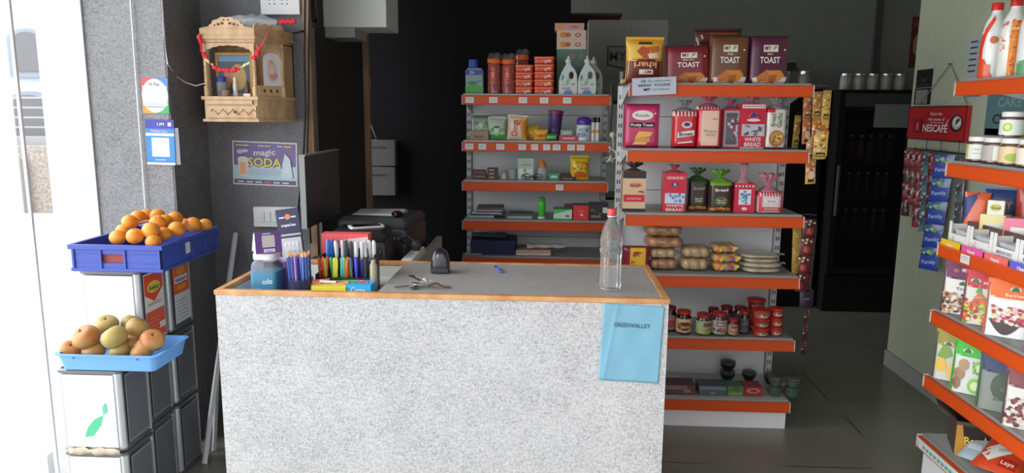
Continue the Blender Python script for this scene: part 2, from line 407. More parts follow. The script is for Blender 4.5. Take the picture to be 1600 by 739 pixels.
# wall sockets
def plate(name, x0, x1, y0, y1, label, nsw, sock):
    a = onY(x0, y1, 3.6); b = onY(x1, y0, 3.6); w_, h_ = b.x-a.x, b.z-a.z
    t = thing(name, label, 'switchboard', (a.x, 3.6, a.z))
    B(0).box(0, w_, -.028, -.0, 0, h_, M((.86, .87, .88), .35)).ob('plate', t, bevel=.003)
    for i in range(nsw):
        cx = w_*(.2+.14*i); B(0).box(cx-.011, cx+.011, -.034, -.0275, h_*.25, h_*.75, M((.82, .83, .84), .3)).ob('switch', t, bevel=.002)
    s = B(0)
    for cx in sock:
        for dx, dz, r in ((0, .018, .005), (-.012, -.01, .0035), (.012, -.01, .0035), (-.012, .008, .003), (.012, .008, .003)):
            c = w_*cx+dx; z = h_*.5+dz; s.prism([(c+r*math.cos(k*PI/4), z+r*math.sin(k*PI/4)) for k in range(8)], -.0292, -.028, M((.03, .03, .03), .6))
    s.ob('socket', t)
plate('switchboard', 400, 469, 323, 353, 'white four-switch wall plate behind the payment stand under the soda poster', 4, (.82,))
plate('wall_socket', 411, 470, -16, 24, 'white socket plate at top of the wall right above the wooden shrine', 0, (.3, .62))
s = B(0); a = onY(374, -12, 3.6); b = onY(413, 12, 3.6)

# poster: magic soda
def flat(name, x0, x1, y0, y1, Yp, decs, label, cat, base, rot=0, th=.0012, tilt=0, out=.001):
    a = onY(x0, y1, Yp); b = onY(x1, y0, Yp); w_, h_ = b.x-a.x, b.z-a.z
    s = B(0); s.box(-w_/2, w_/2, -th, 0, 0, h_, M(base, .5)); s.dec(lambda u, v: (u, -th, v), w_, h_, decs)
    return T(s.ob(name, None, ((a.x+b.x)/2, Yp-out, a.z), ry=rot, rx=tilt), label, cat)
KZ[0] = .29
pu = '4a3f5e'
flat('soda_poster', 365, 462, 222, 289, 3.6, [
    ('r', -.48, .48, .03, .97, '9fb4bd'), ('r', -.48, .48, .45, .97, pu), ('r', -.48, .48, .03, .13, '3c3a48'),
    ('t', 'magic', 0, .76, .13, 'c9c6cf', .06, .34), ('t', 'SODA', .004, .515, .20, '3a3040', 0, .54), ('t', 'SODA', .0, .53, .19, 'c0b450', 0, .52),
    ('r', -.40, -.27, .22, .56, 'b29a80'), ('e', -.335, .6, .08, .05, 'c5c9cc'), ('p', [(-.42, .6), (-.25, .6), (-.28, .2), (-.39, .2)], 'a9a39a'), ('r', -.385, -.29, .24, .52, 'b08a66'),
    ('e', -.38, .76, .05, .05, '8d94a5'), ('e', -.3, .78, .05, .04, '8d94a5'),
    ('r', -.44, -.34, .895, .92, 'b3a94f'), ('r', -.33, -.24, .895, .92, 'c9c6cf'), ('r', -.1, .0, .895, .92, 'c9c6cf'), ('r', .01, .1, .895, .92, 'b3a94f'), ('r', .2, .28, .895, .92, 'c9c6cf'), ('r', .3, .42, .895, .92, 'b3a94f'),
    ('p', [(.26, .18), (.44, .2), (.40, .62), (.32, .75), (.28, .5)], 'b4c4c9'), ('p', [(.3, .3), (.4, .3), (.37, .56)], 'd0d8da')]
    + [('r', -.24, .24+.02*(i % 2), .36-.055*i, .378-.055*i, ['5e8296', '96666f', '5e8296', '70858c'][i]) for i in range(4)]
    + [('r', -.42+.14*i, -.32+.14*i, .06, .09, 'b9b9bf' if i != 3 else 'a24a50') for i in range(6)],
    'purple and white magic soda poster with yellow lettering on the grey wall', 'poster', 'bcbcc0', rot=.03)

# payment stickers on the pillar
KZ[0] = .8
def sticker_gpay():
    flat('payment_sticker', 224, 261, 122, 177, 3.25, [
        ('p', [(-.5, .5), (0, .5), (0, 1), (-.5, 1)], 'd9574e'), ('p', [(0, .5), (.5, .5), (.5, 1), (0, 1)], '4f7fc0'), ('p', [(-.5, 0), (0, 0), (0, .5), (-.5, .5)], 'e8a040'), ('p', [(0, 0), (.5, 0), (.5, .5), (0, .5)], '3f9f5c'),
        ('e', 0, .5, .50, .48, 'dfe2e4'), ('r', -.46, .46, .22, .78, 'dfe2e4'), ('t', 'G Pay', 0, .83, .075, '70757c', 0, .4),
        ('r', -.4, .4, .255, .268, '6a94c8'), ('r', -.34, .34, .17, .20, '8a8f96')],
        'white oval payment sticker with a red, blue, green and yellow rim on the pillar', 'sticker', 'dfe2e4', rot=.02)
    flat('payment_card', 246, 279, 200, 257, 3.249, [('r', -.4, .4, .86, .88, '907060')], 'greyish see-through card sticking out behind the blue payment sticker', 'card', '84868a', th=.001, out=.002)
    flat('payment_sticker', 231, 270, 187, 257, 3.246, [
        ('r', -.5, .5, .80, 1, '413f9a'), ('r', -.5, .5, .10, .80, '3a80c0'), ('r', -.5, .5, .64, .70, 'e0e5ea'), ('r', -.3, .32, .18, .60, 'e4e7ea'), ('r', -.5, .5, .0, .05, 'e0e5ea'),
        ('t', 'UPI', .05, .9, .055, 'dfe2e4', 0, .25), ('r', .3, .42, .86, .94, 'dfe2e4'), ('t', 'Accepted Here', -.02, .75, .05, 'e0b0c0', -.05, .6), ('t', 'paytm', 0, .115, .03, 'dfe2e4', 0, .35)],
        'blue payment sticker with white band pasted low on the grey pillar edge', 'sticker', '3a80c0', rot=.02)
sticker_gpay()

# ================================================================ TINS, CRATES, FRUIT
def tin(x0, x1, y0, y1, z0, label, white=True, sidelab=None, rz=0):
    wx, dy, h = x1-x0, y1-y0, .322
    t = thing('oil_tin', label, 'tin', ((x0+x1)/2, (y0+y1)/2, z0), rz)
    s = B(); m = M((.22, .225, .235), .32, .6)
    s.rrect([(wx/2-.006, dy/2-.006, 0), (wx/2, dy/2, .006), (wx/2, dy/2, .012), (wx/2-.004, dy/2-.004, .018), (wx/2-.004, dy/2-.004, h-.018), (wx/2, dy/2, h-.012), (wx/2, dy/2, h-.004), (wx/2-.008, dy/2-.008, h), (wx/2-.012, dy/2-.012, h-.006)], m, rad=.09)
    for sy in (-1, 1):     # bright rounded corner seams
        for sx in (-1, 1): s.tube([(sx*(wx/2-.016), sy*(dy/2-.016), .014), (sx*(wx/2-.016), sy*(dy/2-.016), h-.014)], .016, M((.62, .64, .66), .3, .5), 10)
    s.ob('can_body', t)
    if white:
        s = B(); s.box(-wx/2+.025, wx/2-.025, -dy/2-.0015, -dy/2+.003, .02, h-.02, M((.86, .87, .86), .4))
        S = lambda u, v: (u, -dy/2-.0016, v)
        s.dec(S, wx, h, [] if sidelab else [('p', [(-.12, .18), (.02, .2), (.16, .34), (.20, .46), (.05, .40), (-.06, .3)], (.08, .50, .27)), ('p', [(.2, .46), (.28, .5), (.26, .62), (.2, .56)], (.12, .5, .3)), ('r', -.3, .25, .84, .85, (.6, .75, .66))])
        s.ob('front_label', t)
    if sidelab:
        s = B(); s.x = Matrix.Translation((wx/2, 0, 0)) @ Matrix.Rotation(PI/2, 4, 'Z')
        S = lambda u, v: (u, -.0008, v); s.dec(S, dy, h, sidelab); s.ob('side_label', t)
    else:
        s = B(); s.x = Matrix.Translation((wx/2, 0, 0)) @ Matrix.Rotation(PI/2, 4, 'Z')
        s.dec(lambda u, v: (u, -.0006, v), dy, h, [('r', -.36, .36, .08, .92, '5a5d61'), ('r', -.32, .32, .11, .89, '46484c')]); s.ob('side_panel', t)
    return t
KZ[0] = .45
dab = [('r', -.36, .36, .06, .93, 'b9b6b0'), ('p', [(-.34, .91), (.34, .91), (.34, .70), (.0, .55), (-.34, .66)], 'c2452a'), ('e', 0, .74, .25, .075, 'd9c04a'), ('t', 'Ankur', 0, .735, .06, '2c5a30', 0, .4),
       ('t', 'REFINED', 0, .53, .03, '7b6a62', 0, .5), ('r', -.34, .34, .08, .44, 'c4523a')]+[('r', -.28, .1+.03*(i % 3), .14+.05*i, .155+.05*i, 'd98a72') for i in range(5)]+[('r', .1, .33, .18, .26, 'b9b6b0')]
suf = [('r', -.34, .34, .5, .92, 'b5502c'), ('e', 0, .8, .2, .06, 'c88a3a'), ('r', -.28, .28, .64, .73, 'c8c8ca'), ('t', 'Sahari', 0, .685, .045, '3a3f70', 0, .5), ('e', 0, .58, .2, .04, 'c88a3a'), ('r', -.34, .34, .1, .5, '9aa0a2')]+[('r', -.28, .2, .15+.05*i, .16+.05*i, '6f7578') for i in range(6)]
X0, X1 = -1.822, -1.578
tin(X0, X1, 2.49, 2.692, .0, 'lowest white-fronted tin of the near stack, partly out of frame', True)
tin(X0, X1, 2.49, 2.692, .325, 'white-fronted tin with green splash directly under the light blue fruit tray', True)
tin(X0-.03, X1-.03, 2.715, 2.915, .0, 'lowest grey tin of the middle stack, beside the near white tin', False)
tin(X0-.03, X1-.03, 2.715, 2.915, .325, 'grey tin in the middle of the stack behind the light blue tray', False)
tin(X0-.03, X1-.03, 2.715, 2.915, .65, 'tin with red and white cooking oil label under the dark blue crate', True, dab)
tin(X0-.03, X1-.03, 2.935, 3.135, .0, 'lowest grey tin at the back of the stacks, by the leaning white pole', False)
tin(X0-.03, X1-.03, 2.935, 3.135, .325, 'grey tin at the back, second from the floor', False)
tin(X0-.03, X1-.03, 2.935, 3.135, .65, 'back tin with orange label and white price panel below the crate', False, suf)
# scrap of brown paper between near tins
s = B(); R = []
for j in range(3):
    R.append([(X0+.03+.02*i, 2.482-.006*math.sin(i*1.3+j), .318+.012*j+.004*math.sin(i*2.1+j)) for i in range(11)])
s.rings(R, M((.62, .50, .38), .9), cap=False, closed=False); T(s.ob('torn_paper', solid=.001), 'strip of torn brown paper between the two near white tins', 'paper')

def crate_dark():
    t = thing('fruit_crate', 'dark blue plastic crate full of oranges on top of the tins', 'crate', (-1.655, 2.895, .975))
    W, D, H = .355, .47, .112; m = M((.045, .085, .42), .4); md = M((.03, .04, .30), .45); s = B(0)
    s.box(-W/2+.02, W/2-.02, -D/2+.02, D/2-.02, 0, .012, m)
    for sx in (-1, 1): s.box(*sorted((sx*W/2, sx*(W/2-.006))), -D/2, D/2, .012, H, m)
    for sy in (-1, 1):
        if sy == 1: s.box(-W/2, W/2, D/2-.006, D/2, .012, H, m)
        else:
            s.box(-W/2, W/2, -D/2, -D/2+.006, .012, .04, m); s.box(-W/2, W/2, -D/2, -D/2+.006, .075, H, m)
            s.box(-W/2, -.06, -D/2, -D/2+.006, .04, .075, m); s.box(.03, W/2, -D/2, -D/2+.006, .04, .075, m)
    s.box(-W/2-.004, W/2+.004, -D/2-.004, D/2+.004, .008, .02, m)
    s.box(-W/2, W/2, -D/2, D/2, .006, .014, m)
    s.ob('shell', t, bevel=.001)
    s = B(0); h0, h1 = H-.012, H
    s.box(-W/2-.008, W/2+.008, -D/2-.008, -D/2, h0-.006, h1, m); s.box(-W/2-.008, W/2+.008, D/2, D/2+.008, h0, h1, m)
    s.box(-W/2-.008, -W/2, -D/2, D/2, h0, h1, m); s.box(W/2, W/2+.008, -D/2, D/2, h0-.006, h1, m); s.ob('rim', t, bevel=.001)
    for x in (-W/2+.004, -.065, .03, W/2-.012): B(0).box(x, x+.008, -D/2-.006, -D/2, .02, h0, m).ob('rib', t)
    for k in range(1, 5):
        y = -D/2+.004+k*(D-.012)/4; B(0).box(W/2, W/2+.006, y, y+.008, .02, h0, m).ob('rib', t)
    B(0).box(W/2+.001, W/2+.0025, -.05, -.015, .045, .09, M((.75, .75, .72), .5)).ob('white_tag', t)
    s = B(); s.box(-.058, .028, -D/2+.008, -D/2+.02, .03, .078, M((.30, .06, .05), .7)); s.ob('red_netting', t)
    return t
crate_dark()
KZ[0] = 1
def orange_proto():
    m = bpy.data.materials.new('orange_peel'); m.use_nodes = True; n = m.node_tree.nodes; L = m.node_tree.links; b = n['Principled BSDF']
    b.inputs['Roughness'].default_value = .42
    z = n.new('ShaderNodeTexNoise'); z.inputs['Scale'].default_value = 90; t = n.new('ShaderNodeTexCoord'); L.new(t.outputs['Object'], z.inputs['Vector'])
    bp = n.new('ShaderNodeBump'); bp.inputs['Strength'].default_value = .3; bp.inputs['Distance'].default_value = .001; L.new(z.outputs['Fac'], bp.inputs['Height']); L.new(bp.outputs['Normal'], b.inputs['Normal'])
    z2 = n.new('ShaderNodeTexNoise'); z2.inputs['Scale'].default_value = 9; L.new(t.outputs['Object'], z2.inputs['Vector'])
    r = n.new('ShaderNodeValToRGB'); e = r.color_ramp.elements; e[0].color = (.80, .24, .02, 1); e[1].color = (.86, .36, .035, 1); e[0].position = .3; e[1].position = .7
    L.new(z2.outputs['Fac'], r.inputs['Fac']); L.new(r.outputs['Color'], b.inputs['Base Color'])
    s = B(); R = .031; prof = []
    for j in range(15):
        a = PI*j/14; rr = R*math.sin(a)*1.03; zz = -R*.95*math.cos(a)
        if j == 14: rr = .0015; zz -= .0012
        if j == 0: rr = .001
        prof.append((rr, zz))
    s.lathe(prof, m, 18)
    o = s.ob('orange_fruit')
    B().lathe([(.003, .0), (.0035, .001), (.001, .0018)], M((.15, .2, .05), .7), 8, z=R*.95-.001).ob('stem_end', o)
    return o
OR = T(orange_proto(), 'orange', 'orange', 'oranges in the dark blue crate')
# rows (photo point of each fruit -> place in the heap)
ora = [(184, 371, 2.72, 'front left corner of the heap'), (211, 369, 2.70, 'front row second from left, resting on crate bottom'), (240, 378, 2.70, 'lowest at front right corner of the crate'),
       (203, 347, 2.80, 'upper left, just behind the orange at the front left'), (236, 360, 2.725, 'front centre, stacked over the lowest front one'), (256, 366, 2.78, 'tucked low behind the front right orange'),
       (216, 340, 2.92, 'back left, beside the light wooden stick'), (229, 337, 3.0, 'furthest back, near the white cable'), (246, 337, 3.0, 'furthest back, second from the white cable'),
       (246, 348, 2.84, 'top of the heap, in its middle'), (273, 342, 2.96, 'top right, in front of the dark pillar edge'), (276, 358, 2.84, 'right side, large one facing the camera'),
       (302, 351, 3.0, 'right end, second last of the row'), (320, 352, 3.06, 'rightmost, at the far corner of the crate'), (194, 361, 2.86, 'half hidden between the two left ones'), (258, 346, 2.92, 'half hidden behind the topmost one'),
       (290, 352, 3.06, 'half hidden at the back between the right ones')]
rn = random.Random(3)
for i, (px, py, yy, d) in enumerate(ora):
    p = onY(px, py, yy); p.z = max(p.z, .988+.0315)
    lab = 'orange at the '+d if d.split()[0] in ('front', 'upper', 'back', 'top', 'right', 'rightmost,', 'furthest') else 'orange '+d
    if lab.startswith('orange at the right side'): lab = 'large orange on the right side of the heap facing the camera'
    lab = lab.replace('at the rightmost,', 'rightmost in the heap,').replace('at the furthest back,', 'furthest back in the heap,').replace('at the top of', 'on the top of')
    if i == 0: o = OR; o.location = p; o['label'] = lab
    else: o = dup(OR, p, rz=rn.random()*6, rx=rn.uniform(-.9, .9), label=lab); 
    k = rn.uniform(.95, 1.08); o.scale = (k, k, k)
# bed of hidden oranges under the heap
a = onY(196, 355, 2.80); b = onY(232, 345, 2.86)
T(B(0).tube([(a.x, a.y, a.z), (b.x, b.y, b.z)], .006, M((.62, .36, .22), .7), 6).ob('wooden_stick'), 'short brown stick lying across the oranges', 'stick')

def tray():
    t = thing('fruit_tray', 'light blue shallow plastic tray of apples on the near tins', 'tray', (-1.612, 2.592, .6475))
    m = M((.16, .40, .80), .4); W, D, H = .375, .245, .066; s = B()
    def rr(hw, hd, z): return (hw, hd, z)
    s.rrect([rr(W/2-.018, D/2-.018, 0), rr(W/2-.012, D/2-.012, .004), rr(W/2, D/2, H-.004), rr(W/2+.008, D/2+.008, H-.004), rr(W/2+.008, D/2+.008, H), rr(W/2-.004, D/2-.004, H), rr(W/2-.018, D/2-.018, .006)], m, rad=.09)
    s.ob('tray_shell', t)
    s = B()
    for x in (-.12, .12): s.ball((x, -D/2-.001, .052), .003, M((.05, .15, .4), .5), 8)
    s.ob('rivet', t)
tray()
def apple_mat(nm, c0, c1, c2):
    m = bpy.data.materials.new(nm); m.use_nodes = True; n = m.node_tree.nodes; L = m.node_tree.links; b = n['Principled BSDF']; b.inputs['Roughness'].default_value = .45
    t = n.new('ShaderNodeTexCoord'); z = n.new('ShaderNodeTexNoise'); z.inputs['Scale'].default_value = 16; z.inputs['Detail'].default_value = 6
    r = n.new('ShaderNodeValToRGB'); e = r.color_ramp.elements; e[0].color = (*c0, 1); e[1].color = (*c2, 1); e[0].position = .3; e[1].position = .72
    q = e.new(.5); q.color = (*c1, 1)
    L.new(t.outputs['Object'], z.inputs['Vector']); L.new(z.outputs['Fac'], r.inputs['Fac']); L.new(r.outputs['Color'], b.inputs['Base Color']); return m
def apple(m, R=.042):
    s = B(); prof = []
    for j in range(19):
        a = PI*j/18; k = 1-.16*math.exp(-((a-PI)/.5)**2)-.10*math.exp(-(a/.4)**2)
        rr = R*math.sin(a)*(1+.05*math.cos(a)*-1)*1.04; zz = -R*.92*math.cos(a)*k
        if j in (0, 18): rr = .0012; zz *= .80
        prof.append((rr, zz))
    s.lathe(prof, m, 20); o = s.ob('apple')
    B().tube([(0, 0, R*.60), (.003, .001, R*.98)], .0014, M((.12, .07, .03), .8), 6).ob('stalk', o); return o
am = [apple_mat('blushed_apple', (.40, .10, .03), (.46, .20, .06), (.44, .28, .08)), apple_mat('yellow_green_apple', (.34, .27, .07), (.44, .34, .10), (.46, .24, .07)), apple_mat('russet_apple', (.42, .15, .04), (.46, .25, .08), (.32, .24, .06))]
AP = [T(apple(m), 'apple', 'apple', 'apples in the light blue tray') for m in am]
used = set()
apl = [(135, 527, 2.53, 0, 1.12, 'large red blushed apple at the left of the tray'), (179, 527, 2.52, 1, 1.08, 'large yellow-green apple in the middle front of the tray'), (216, 513, 2.62, 2, 1.05, 'apple with stalk hollow showing, on top at the right'),
       (167, 508, 2.64, 1, 1.0, 'green apple at the back, between the two large ones'), (110, 548, 2.537, 0, .95, 'reddish apple low in the left front corner'), (147, 548, 2.537, 2, .95, 'russet apple low in front, right of the corner one'),
       (188, 548, 2.537, 1, .92, 'mottled apple low in the front middle'), (222, 548, 2.537, 2, 1.0, 'orange-yellow apple low in the right front corner'), (238, 532, 2.55, 0, 1.02, 'half red half yellow apple at the right side of the tray'),
       (205, 538, 2.58, 2, .9, 'small apple half hidden below the top right one')]
for i, (px, py, yy, k, sc_, lb) in enumerate(apl):
    p = onY(px, py, yy); p.z = max(p.z, .655+.0395*sc_)
    if k not in used: o = AP[k]; o.location = p; o['label'] = lb; used.add(k); o.rotation_euler = (rn.uniform(-.7, .7), rn.uniform(-.4, .4), rn.random()*6)
    else: o = dup(AP[k], p, rz=rn.random()*6, rx=rn.uniform(-.9, .9), label=lb)
    o.scale = (sc_,)*3
p = onY(203, 500, 2.70)
o = dup(AP[1], (p.x, p.y, .657+.105), rz=2, label='pale green apple behind the heap against the upper tin'); o.scale = (.8, .8, 1.0)

# leaning pole(s)
T(B(0).tube([(-1.56, 3.04, .0), (-1.585, 3.565, .985)], .013, M((.72, .73, .74), .4), 4).ob('leaning_pole'), 'long white square pole leaning against the dark wall', 'pole')
T(B(0).tube([(-1.575, 3.17, .0), (-1.60, 3.31, .36)], .011, M((.55, .57, .58), .4), 4).ob('short_pole'), 'short grey offcut leaning between the tins and the long white pole', 'pole')
# ================================================================ SHRINE
def mandir():
    x0, x1, xr = -1.62, -1.352, -1.262       # front face, then the angled right face back to the wall
    z0, z1 = 1.545, 1.985; yF, yR = 3.35, 3.47
    t = thing('wall_shrine', 'carved light wooden shrine with pillars mounted on the grey wall', 'shrine', (-1.44, 3.6, z0))
    o = Vector((-1.44, 3.6, z0)); m = MANDW
    def P(x, y): return (x-o.x, y-o.y)
    foot = [P(x0-.02, 3.598), P(x0-.02, yR), P(x0+.02, yF), P(x1, yF), P(xr, yR), P(xr, 3.598)]
    def plate_(s, k, za, zb):
        cx = sum(p[0] for p in foot)/6; cy = -.1
        pts = [(cx+(p[0]-cx)*k, min(-.002, cy+(p[1]-cy)*k)) for p in foot]
        s.rings([[(a, b, za) for a, b in pts], [(a, b, zb) for a, b in pts]], m)
    s = B(0); plate_(s, 1.06, 0, .012); plate_(s, 1.0, .012, .10); plate_(s, 1.07, .10, .115); s.ob('base', t)
    fx0, fx1 = x0+.02-o.x, x1-o.x; fy = yF-o.y
    # drawer with carved flowers
    s = B(0); s.box(fx0+.012, fx1-.004, fy-.008, fy+.002, .018, .072, m)
    for k in range(9):
        a = fx0+.03+k*.024; s.tube([(a, fy-.009, .045), (a+.008, fy-.010, .058-.026*(k % 2)), (a+.020, fy-.009, .045)], .0022, M((.42, .26, .13), .6), 5)
    d = s.ob('drawer', t); B().ball(((fx0+fx1)/2+.02, fy-.014, .045), .007, M((.30, .18, .09), .4), 10).ob('knob', d)
    B(0).box(fx0+.01, fx1-.02, fy-.012, fy+.002, .080, .098, m).ob('ledge_rail', t)
    # back and roof slab
    s = B(0); s.box(x0-o.x-.01, xr-o.x+.0, -.014, -.002, .10, .42, m); s.ob('back_board', t)
    s = B(0); plate_(s, 1.0, .355, .372); plate_(s, 1.08, .372, .385); plate_(s, 1.02, .385, .42); s.ob('roof', t)
    # right side board with opening
    s = B(0); s.box(xr-o.x-.008, xr-o.x, yR-o.y+.03, -.002, .115, .36, m); s.box(xr-o.x-.008, xr-o.x, yR-o.y, yR-o.y+.03, .115, .36, m); s.ob('side_board', t)
    # columns
    def column(cx, cy, nm='column'):
        pr = [(.013, .115), (.013, .16), (.008, .165), (.011, .172), (.008, .18)]
        for k in range(5): pr += [(.0105, .19+.012*k), (.0075, .196+.012*k)]
        pr += [(.010, .26), (.008, .29)]
        for k in range(4): pr += [(.0105, .30+.011*k), (.0075, .305+.011*k)]
        pr += [(.012, .345), (.012, .357)]
        B().lathe(pr, m, 12, cx, cy).ob(nm, t)
    for px_, py_ in ((fx0+.01, fy+.012), (fx1-.01, fy+.012), (x0-o.x-.01, yR-o.y), (xr-o.x-.01, yR-o.y+.0)): column(px_, py_)
    # scalloped arch over the front and one over the angled side
    def arch(xa, xb, zt, zb, n=9):
        pts = [(xa, zt), (xb, zt), (xb, zb)]
        r = (xb-xa)/2-.012; cx = (xa+xb)/2
        for i in range(n*4+1):
            a = PI*i/(n*4); k = 1+.07*abs(math.sin(a*n)); pts.append((cx+r*k*math.cos(a), zb+.012+(zt-zb-.025)*1.0*math.sin(a)**.8*k*.95))
        pts.append((xa, zb)); return pts
    B(0).prism(arch(fx0+.004, fx1-.004, .357, .285), fy, fy+.012, m).ob('front_arch', t)
    ang = math.atan2(yR-yF, xr-x1); ln = math.hypot(yR-yF, xr-x1)
    X = Matrix.Translation((fx1, fy, 0)) @ Matrix.Rotation(ang, 4, 'Z')
    s = B(0); s.x = X; s.prism(arch(.012, ln-.012, .357, .285, 5), 0, .010, m); s.ob('side_arch', t)
    # railing with pierced holes on the angled side, carved panel below
    s = B(0); s.x = X; s.box(.012, ln-.012, 0, .01, .115, .165, m)
    for k in range(3): s.ball((.04+.033*k, -.001, .142), .006, M((.09, .05, .03), .8), 8, sy=.3, sz=1.3)
    s.ob('side_railing', t)
    # carved crest on the roof
    s = B(0); pts = [(-.12, .42)]
    for i in range(25):
        a = PI-PI*i/24; k = 1+.06*math.sin(a*11); pts.append((.078*k*math.cos(a)*(1.0), .42+.008+.040*k*math.sin(a)**1.3))
    pts += [(.12, .42)]; cx = (fx0+fx1)/2
    s.prism([(cx+a, b) for a, b in pts], fy-.006, fy+.006, m)
    dk = M((.16, .09, .05), .8)
    for sg in (-1, 1):
        for k, (a, b, r) in enumerate(((.018, .440, .006), (.036, .436, .006), (.053, .432, .004), (.010, .455, .004))): s.ball((cx+sg*a, fy-.006, b), r, dk, 8, sx=1.3, sy=.3)
    s.ob('carved_crest', t)
    s = B(0); s.x = X
    pts = [(.0, .42)]+[(.0+ln*i/20, .43+.014*abs(math.sin(i*.62))) for i in range(21)]+[(ln, .42)]
    s.prism(pts, -.004, .006, m); s.ob('side_cresting', t)
    # contents (things of their own)
    KZ[0] = .5
    def at(px, py, y): return onY(px, py, y)
    a = at(338, 156, 3.5); b = at(391, 82, 3.5); w_, h_ = b.x-a.x, b.z-a.z; zb = z0+.116
    f = thing('framed_picture', 'gold framed blue devotional picture standing inside the shrine', 'picture', ((a.x+b.x)/2, 3.52, zb)); h_ = b.z-zb
    s = B(0); g_ = M('b58a4a', .4); 
    for q in ((-w_/2, w_/2, 0, .012), (-w_/2, w_/2, h_-.012, h_)): s.box(q[0], q[1], -.008, .006, q[2], q[3], g_)
    for q in ((-w_/2, -w_/2+.012), (w_/2-.012, w_/2)): s.box(q[0], q[1], -.008, .006, .012, h_-.012, g_)
    s.ob('frame', f)
    s = B(0); s.box(-w_/2+.01, w_/2-.01, -.002, .004, .01, h_-.01, M('5a6f86')); s.dec(lambda u, v: (u, -.0025, v), w_, h_, [('r', -.42, .42, .8, .93, '6f9bbd'), ('r', -.42, .42, .1, .8, '4a5b66'), ('e', .1, .45, .22, .3, 'a98f5a'), ('e', .1, .62, .08, .08, 'c7a98a'), ('e', -.2, .4, .1, .22, 'b07f6e')]); s.ob('picture', f)
    B().lathe([(.008, 0), (.014, .003), (.022, .026), (.0235, .027), (.021, .024), (.010, .004)], M('b8bcc0', .25, .9), 20).ob('b')
    o2 = bpy.data.objects['b']; o2.name = 'steel_bowl'; p = at(353, 155, 3.41); o2.location = (p.x, 3.40, z0+.1155); T(o2, 'small steel bowl standing at the front of the shrine', 'bowl'); o2.scale = (1.05, 1.05, 1.05)
    s = B(); s.lathe([(.020, 0), (.022, .003), (.022, .062), (.018, .072)], M('8d949c', .2, alpha=.6), 16); p = at(347, 150, 3.46)
    b_ = T(s.ob('water_bottle', None, (p.x, 3.462, z0+.1155)), 'small clear bottle with dark blue lid inside the shrine', 'bottle'); B().lathe([(.0225, .070), (.0225, .092), (.015, .095)], M('2b3f86', .4), 16).ob('lid', b_)
    p = at(368, 150, 3.44); s = B(); s.lathe([(.014, 0), (.015, .012), (.010, .02), (.012, .045), (.009, .06), (.007, .066), (.010, .078), (.006, .09), (.001, .095)], M('c9c2ba', .5), 12)
    T(s.ob('figurine', None, (p.x+.002, 3.44, z0+.1155)), 'small pale figurine in the middle of the shrine', 'figurine')
    p = at(387, 150, 3.40); s = B(); s.box(-.016, .016, -.01, .01, 0, .014, M('c9c9c4', .5)); s.lathe([(.010, .014), (.013, .03), (.008, .045), (.009, .06), (.004, .072)], M('4a3325', .5), 12)
    T(s.ob('figurine', None, (p.x, 3.40, z0+.1155)), 'small dark brown figurine on white block at the right of the shrine', 'figurine')
    a = at(402, 146, 3.42); s = B(0); s.x = Matrix.Rotation(ang, 4, 'Z')
    s.prism([(-.045, 0), (.045, 0), (.045, .12)]+[(.045*math.cos(PI*i/10), .12+.03*math.sin(PI*i/10)) for i in range(11)]+[(-.045, .12)], -.001, .001, M('b4b2b4', .4))
    s.dec(lambda u, v: (u, -.0014, v), .09, .15, [('e', 0, .4, .3, .32, 'a89aa0'), ('e', -.05, .68, .16, .12, 'b98f7a'), ('e', .05, .3, .25, .12, 'a87078'), ('e', -.02, .5, .14, .16, 'c9b9a4')])
    T(s.ob('deity_card', None, (x1+.045+.004, yF+.068+.004, z0+.166)), 'white arched picture card in the right opening of the shrine', 'card')
    # garland of red flowers and white beads
    g = thing('flower_garland', 'garland of red flowers and pale beads slung across the shrine front', 'garland', (x0, yF, z0+.3))
    gp = [onY(px, py, 3.333) for px, py in ((313, 55), (314, 70), (317, 84), (322, 91), (328, 98), (335, 105), (345, 109), (355, 110), (365, 110), (375, 106), (384, 101), (392, 97))]
    rf = M('b3202e', .6); wb = M('d8cfa0', .6)
    def chain(nm, pts, mm, r, parent):
        s = B()
        for i in range(len(pts)-1):
            for k in range(3):
                q = pts[i].lerp(pts[i+1], k/3); rr = r*random.uniform(.6, 1.25); s.ball((q.x-x0+random.uniform(-.005, .005), q.y-yF, q.z-z0-.3), rr, mm, 7)
        s.ob(nm, parent)
    chain('red_flowers', gp[:4], rf, .010, g); chain('white_beads', gp[3:6], wb, .006, g); chain('red_flowers', gp[5:10], rf, .010, g); chain('white_beads', gp[9:12], wb, .006, g)
    gq = [onY(px, py, 3.335) for px, py in ((396, 90), (401, 84), (406, 76), (410, 70))]
    chain('red_flowers', gq, rf, .010, g)
    B().tube([(p.x-x0, p.y-yF, p.z-z0-.3) for p in (gq[-1], onY(416, 56, 3.34), onY(420, 46, 3.35))], .002, M('b3303a', .5), 5).ob('red_thread', g)
    # grey plastic bag lying on the roof
    s = B(); R = []; rn = random.Random(5)
    for i in range(11):
        u = i/10; cx = -.075+.26*u; ring = []
        for k in range(12):
            a = 2*PI*k/12; rr = (.030+.022*math.sin(PI*u))*rn.uniform(.7, 1.15); ring.append((cx+rn.uniform(-.006, .006), .02+1.3*rr*math.cos(a), max(.001, .028+rr*.95*math.sin(a))))
        R.append(ring)
    s.rings(R, M('9a9ea4', .25, alpha=.75)); T(s.ob('plastic_bag', None, (-1.47, 3.47, z0+.4208)), 'crumpled clear grey plastic bag lying on the shrine roof', 'bag')
    s = B(); 
    for k in range(6): s.ball((-.02+.012*k, .0, .012+.004*(k % 2)), .011, rf, 7)
    T(s.ob('red_cloth', None, (-1.235, 3.44, z0+.4455)), 'small red cloth bit at the right end of the bag on the shrine', 'cloth')
    KZ[0] = 1
mandir()

